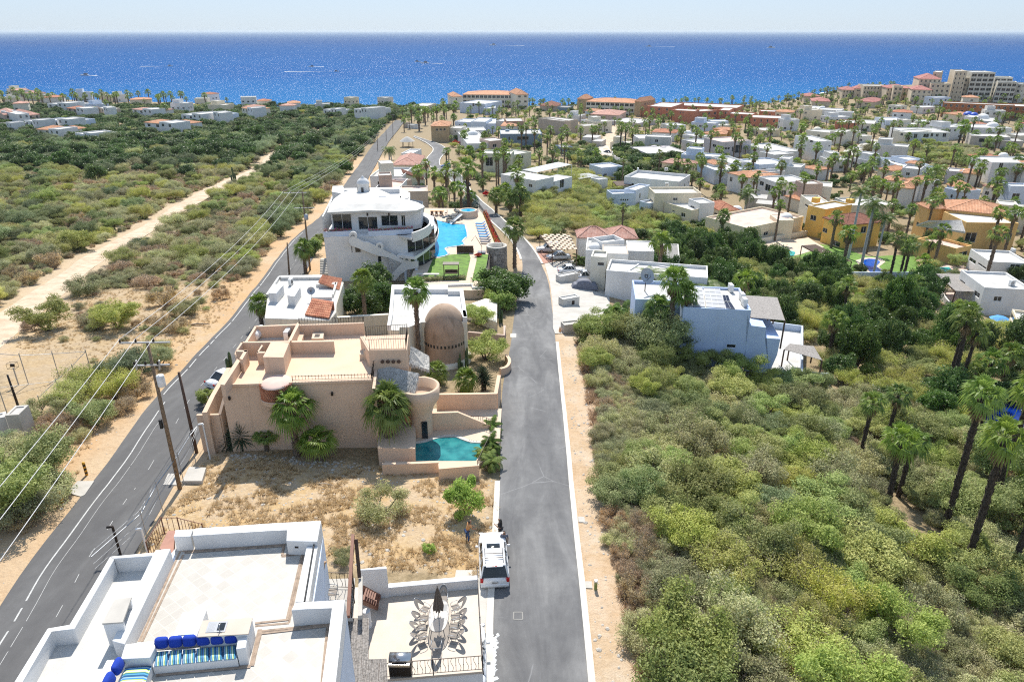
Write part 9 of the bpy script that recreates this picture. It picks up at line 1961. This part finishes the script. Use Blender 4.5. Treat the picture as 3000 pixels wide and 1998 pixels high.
# low stuff: dry grass tufts, pebbles and weeds
def mk_tuft(mat, n, h, name, spread, seed, w_=.02):
 r = random.Random(seed);mb = MB()
 for k in range(n): a = r.uniform(0,2*pi);l = Vector((cos(a),sin(a),0));b = l*r.uniform(0,spread*.4);t = b+l*spread*r.uniform(.2,1)+Vector((0,0,h*r.uniform(.4,1)));s = Vector((-l.y,l.x,0))*w_;mb.add([b-s,b+s,t], [(0,1,2)])
 return mb
def merged(name, mat, pts, src):
 mb = MB()
 for (x,y,s,a) in pts:
  c, s_ = cos(a)*s, sin(a)*s;z = G(x,y);mb.add([(x+v[0]*c-v[1]*s_, y+v[0]*s_+v[1]*c, z+v[2]*s) for v in src.v], src.f)
 return tag(mb.build(name, mat), kind='stuff')
tuf = mk_tuft(STRAW, 26, .30, 't', .28, 1);pts = []
while len(pts) < 5200:
 if SR.random() < .45: x, y = SR.uniform(-32,0), SR.uniform(33,57);ok = poly_in(x,y,LOTP) and mnoise.noise(Vector((x*.4,y*.4,0))) > -.08
 else: x, y = SR.uniform(-75,-20), SR.uniform(25,110);ok = (poly_in(x,y,ORAN) or SR.random() < .3) and seg_dist(x,y,LR_C) > ROADW/2+1.5 and seg_dist(x,y,TRK_C) > 3
 if ok and free(x,y,.2) or (ok and poly_in(x,y,LOTP)): pts.append((x,y,SR.uniform(.5,1.3),SR.uniform(0,6)))
merged('dry_grass', STRAW, pts, tuf)
pts = [];
while len(pts) < 2600:
 x, y = SR.uniform(0,14), SR.uniform(22,80)
 if poly_in(x,y,RIGHT) or (seg_dist(x,y,RR_R) > 2.6 and x > RR_R[3].x and seg_dist(x,y,RR_R) < 6): pts.append((x,y,SR.uniform(.6,1.5),SR.uniform(0,6)))
merged('dry_undergrowth', LEAF_BR, pts, mk_tuft(LEAF_BR, 30, .5, 't', .5, 2, .025))
peb = MB();bm = bmesh.new();bmesh.ops.create_icosphere(bm, subdivisions=1, radius=1);bm.verts.index_update();src = MB();src.add([Vector((v.co.x*1.2,v.co.y,v.co.z*.6)) for v in bm.verts], [[v.index for v in f.verts] for f in bm.faces]);bm.free();pts = []
while len(pts) < 1700:
 q = SR.random()
 if q < .4: x, y = SR.uniform(-32,0), SR.uniform(33,57);ok = poly_in(x,y,LOTP)
 elif q < .8: x, y = SR.uniform(-70,-15), SR.uniform(20,100);ok = ROADW/2+.3 < seg_dist(x,y,LR_C) < ROADW/2+7
 else: x, y = SR.uniform(1,9), SR.uniform(22,78);ok = .6 < seg_dist(x,y,RR_R) < 4 and x > min(RR_R, key=lambda p: abs(p.y-y)).x
 if ok: pts.append((x,y,min(.17,.03+SR.expovariate(30)),SR.uniform(0,6)))
merged('pebbles', ROCK, pts, src)
pts = [(p.x+SR.gauss(0,.09), p.y+SR.uniform(-.5,.5), SR.uniform(.05,.12), SR.uniform(0,6)) for k in range(420) for p in (gp(('T',1245,1180)).lerp(gp(('T',1225,1568)), SR.random()),)];merged('white_pebbles', FOAM, pts, src)
pts = []
for k in range(170): f_ = SR.random();p = gp(('D',lerp(330,1500,f_),lerp(1330,1440,f_)));pts.append((p.x+SR.gauss(0,.2),p.y+SR.gauss(0,.35),SR.uniform(.05,.16),SR.uniform(0,6)))
merged('border_stones', ROCK, pts, src)
# fallen bare trunk in the scrub, driftwood by the road
for a, b, r_, m_, lb, hz in ((('J',720,735),('J',860,555),.16,WOOD_D,'dark bare cactus trunk leaning out of the right hand scrub',2.2),(('C',1430,140),('C',1605,130),.13,TWIG,'pale fallen trunk lying by the main road',.2),(('B',460,45),('B',610,62),.06,TWIG,'thin pale branch lying at the top of the bare lot',.1)):
 u, v = gp(a), gp(b, hz);m = MB();m.tube([u, u.lerp(v,.5)+Vector((0,0,.15)), v], [r_, r_*.8, r_*.35], 7);tag(m.build('bare_trunk', m_), lb, 'trunk')
# ---------------------------------------------------------------- labels of the plants
KW = dict(boug='magenta shrub',redb='red shrub',mesq='feathery green mesquite tree',dark='blue-green mesquite tree',yell='yellow-green palo verde tree',oliv='olive-grey scrub bush',dry='dry brown bush',gloss='dark glossy leafy tree',brite='bright green leafy bush',fan='fan palm with shaggy trunk',fanl='slender dark-trunked fan palm',fars='small distant fan palm',coco='feather palm',areca='bushy feather-leaved palm')
GW = dict(boug='bougainvilleas',redb='red flowering shrubs',mesq='mesquite trees',dark='blue-green mesquite trees',yell='palo verde trees',oliv='scrub bushes',dry='dry bushes',gloss='leafy garden trees',brite='leafy garden bushes',fan='fan palms with shaggy trunks',fanl='slender fan palms',fars='fan palms among the houses and the shore',coco='feather palms',areca='bushy feather palms')
by = {}
for (o, k, s, hz, lb, nr, adj) in PLANTS+[(r_, kw_, 0, 0, None, 0, 0) for r_, kw_ in EXTRA]:
 if k in GW: o['group'] = GW[k]
 else: o['group'] = 'small houses filling the town';KW[k] = 'small '+k.replace(' infill','')
 if lb: o['label'] = lb;continue
 x, y = o.location.x, o.location.y;L = min(LAND, key=lambda q: (q[0]-x)**2+(q[1]-y)**2);dx, dy = x-L[0], y-L[1];u0, u1 = proj((x,y,o.location.z))[0], proj((L[0],L[1],G(L[0],L[1])))[0]
 rel = ('left of' if u0 < u1 else 'right of') if abs(u0-u1) > 40 and abs(dx) > abs(dy)*.6 else ('beyond' if dy > 0 else 'this side of');by.setdefault((KW[k],rel,L[2]), []).append((u0,o))
def ordn(n): return ['first','second','third','fourth','fifth','sixth','seventh','eighth','ninth','tenth','eleventh','twelfth'][n-1] if n <= 12 else (str(n)+('st' if n % 10 == 1 and n != 11 else 'nd' if n % 10 == 2 and n != 12 else 'rd' if n % 10 == 3 and n != 13 else 'th'))
for (kw_, rel, nm), L in by.items():
 L.sort(key=lambda q: q[0])
 for i,(u, o) in enumerate(L):
  t = f'{kw_} {rel} {nm}' + ('' if len(L) == 1 else f', {ordn(i+1)} from left');w_ = t.split()
  if len(w_) > 16: t = ' '.join(t.replace(' this side of ',' before ').replace('dark-trunked ','').replace('feathery ','').replace('yellow-green ','').replace(' with shaggy trunk','').replace('dark glossy ','').split()[:16])
  o['label'] = t
print('plants', len(PLANTS), cnt, {k: len(v) for k, v in stuff.items()})
# ---------------------------------------------------------------- haze over the sea
mb = MB();mb.box((0,14000,30),(60000,29000,76));hz = newmat('sea_haze');t = hz[1];t.nodes.remove(hz[2]);pv = t.nodes.new('ShaderNodeVolumePrincipled');pv.inputs['Color'].default_value = (.80,.91,1,1);pv.inputs['Density'].default_value = .00005;pv.inputs['Anisotropy'].default_value = .2
t.links.new(pv.outputs[0], hz[3].inputs['Volume']);o = mb.build('haze', hz[0]);tag(o, kind='stuff');
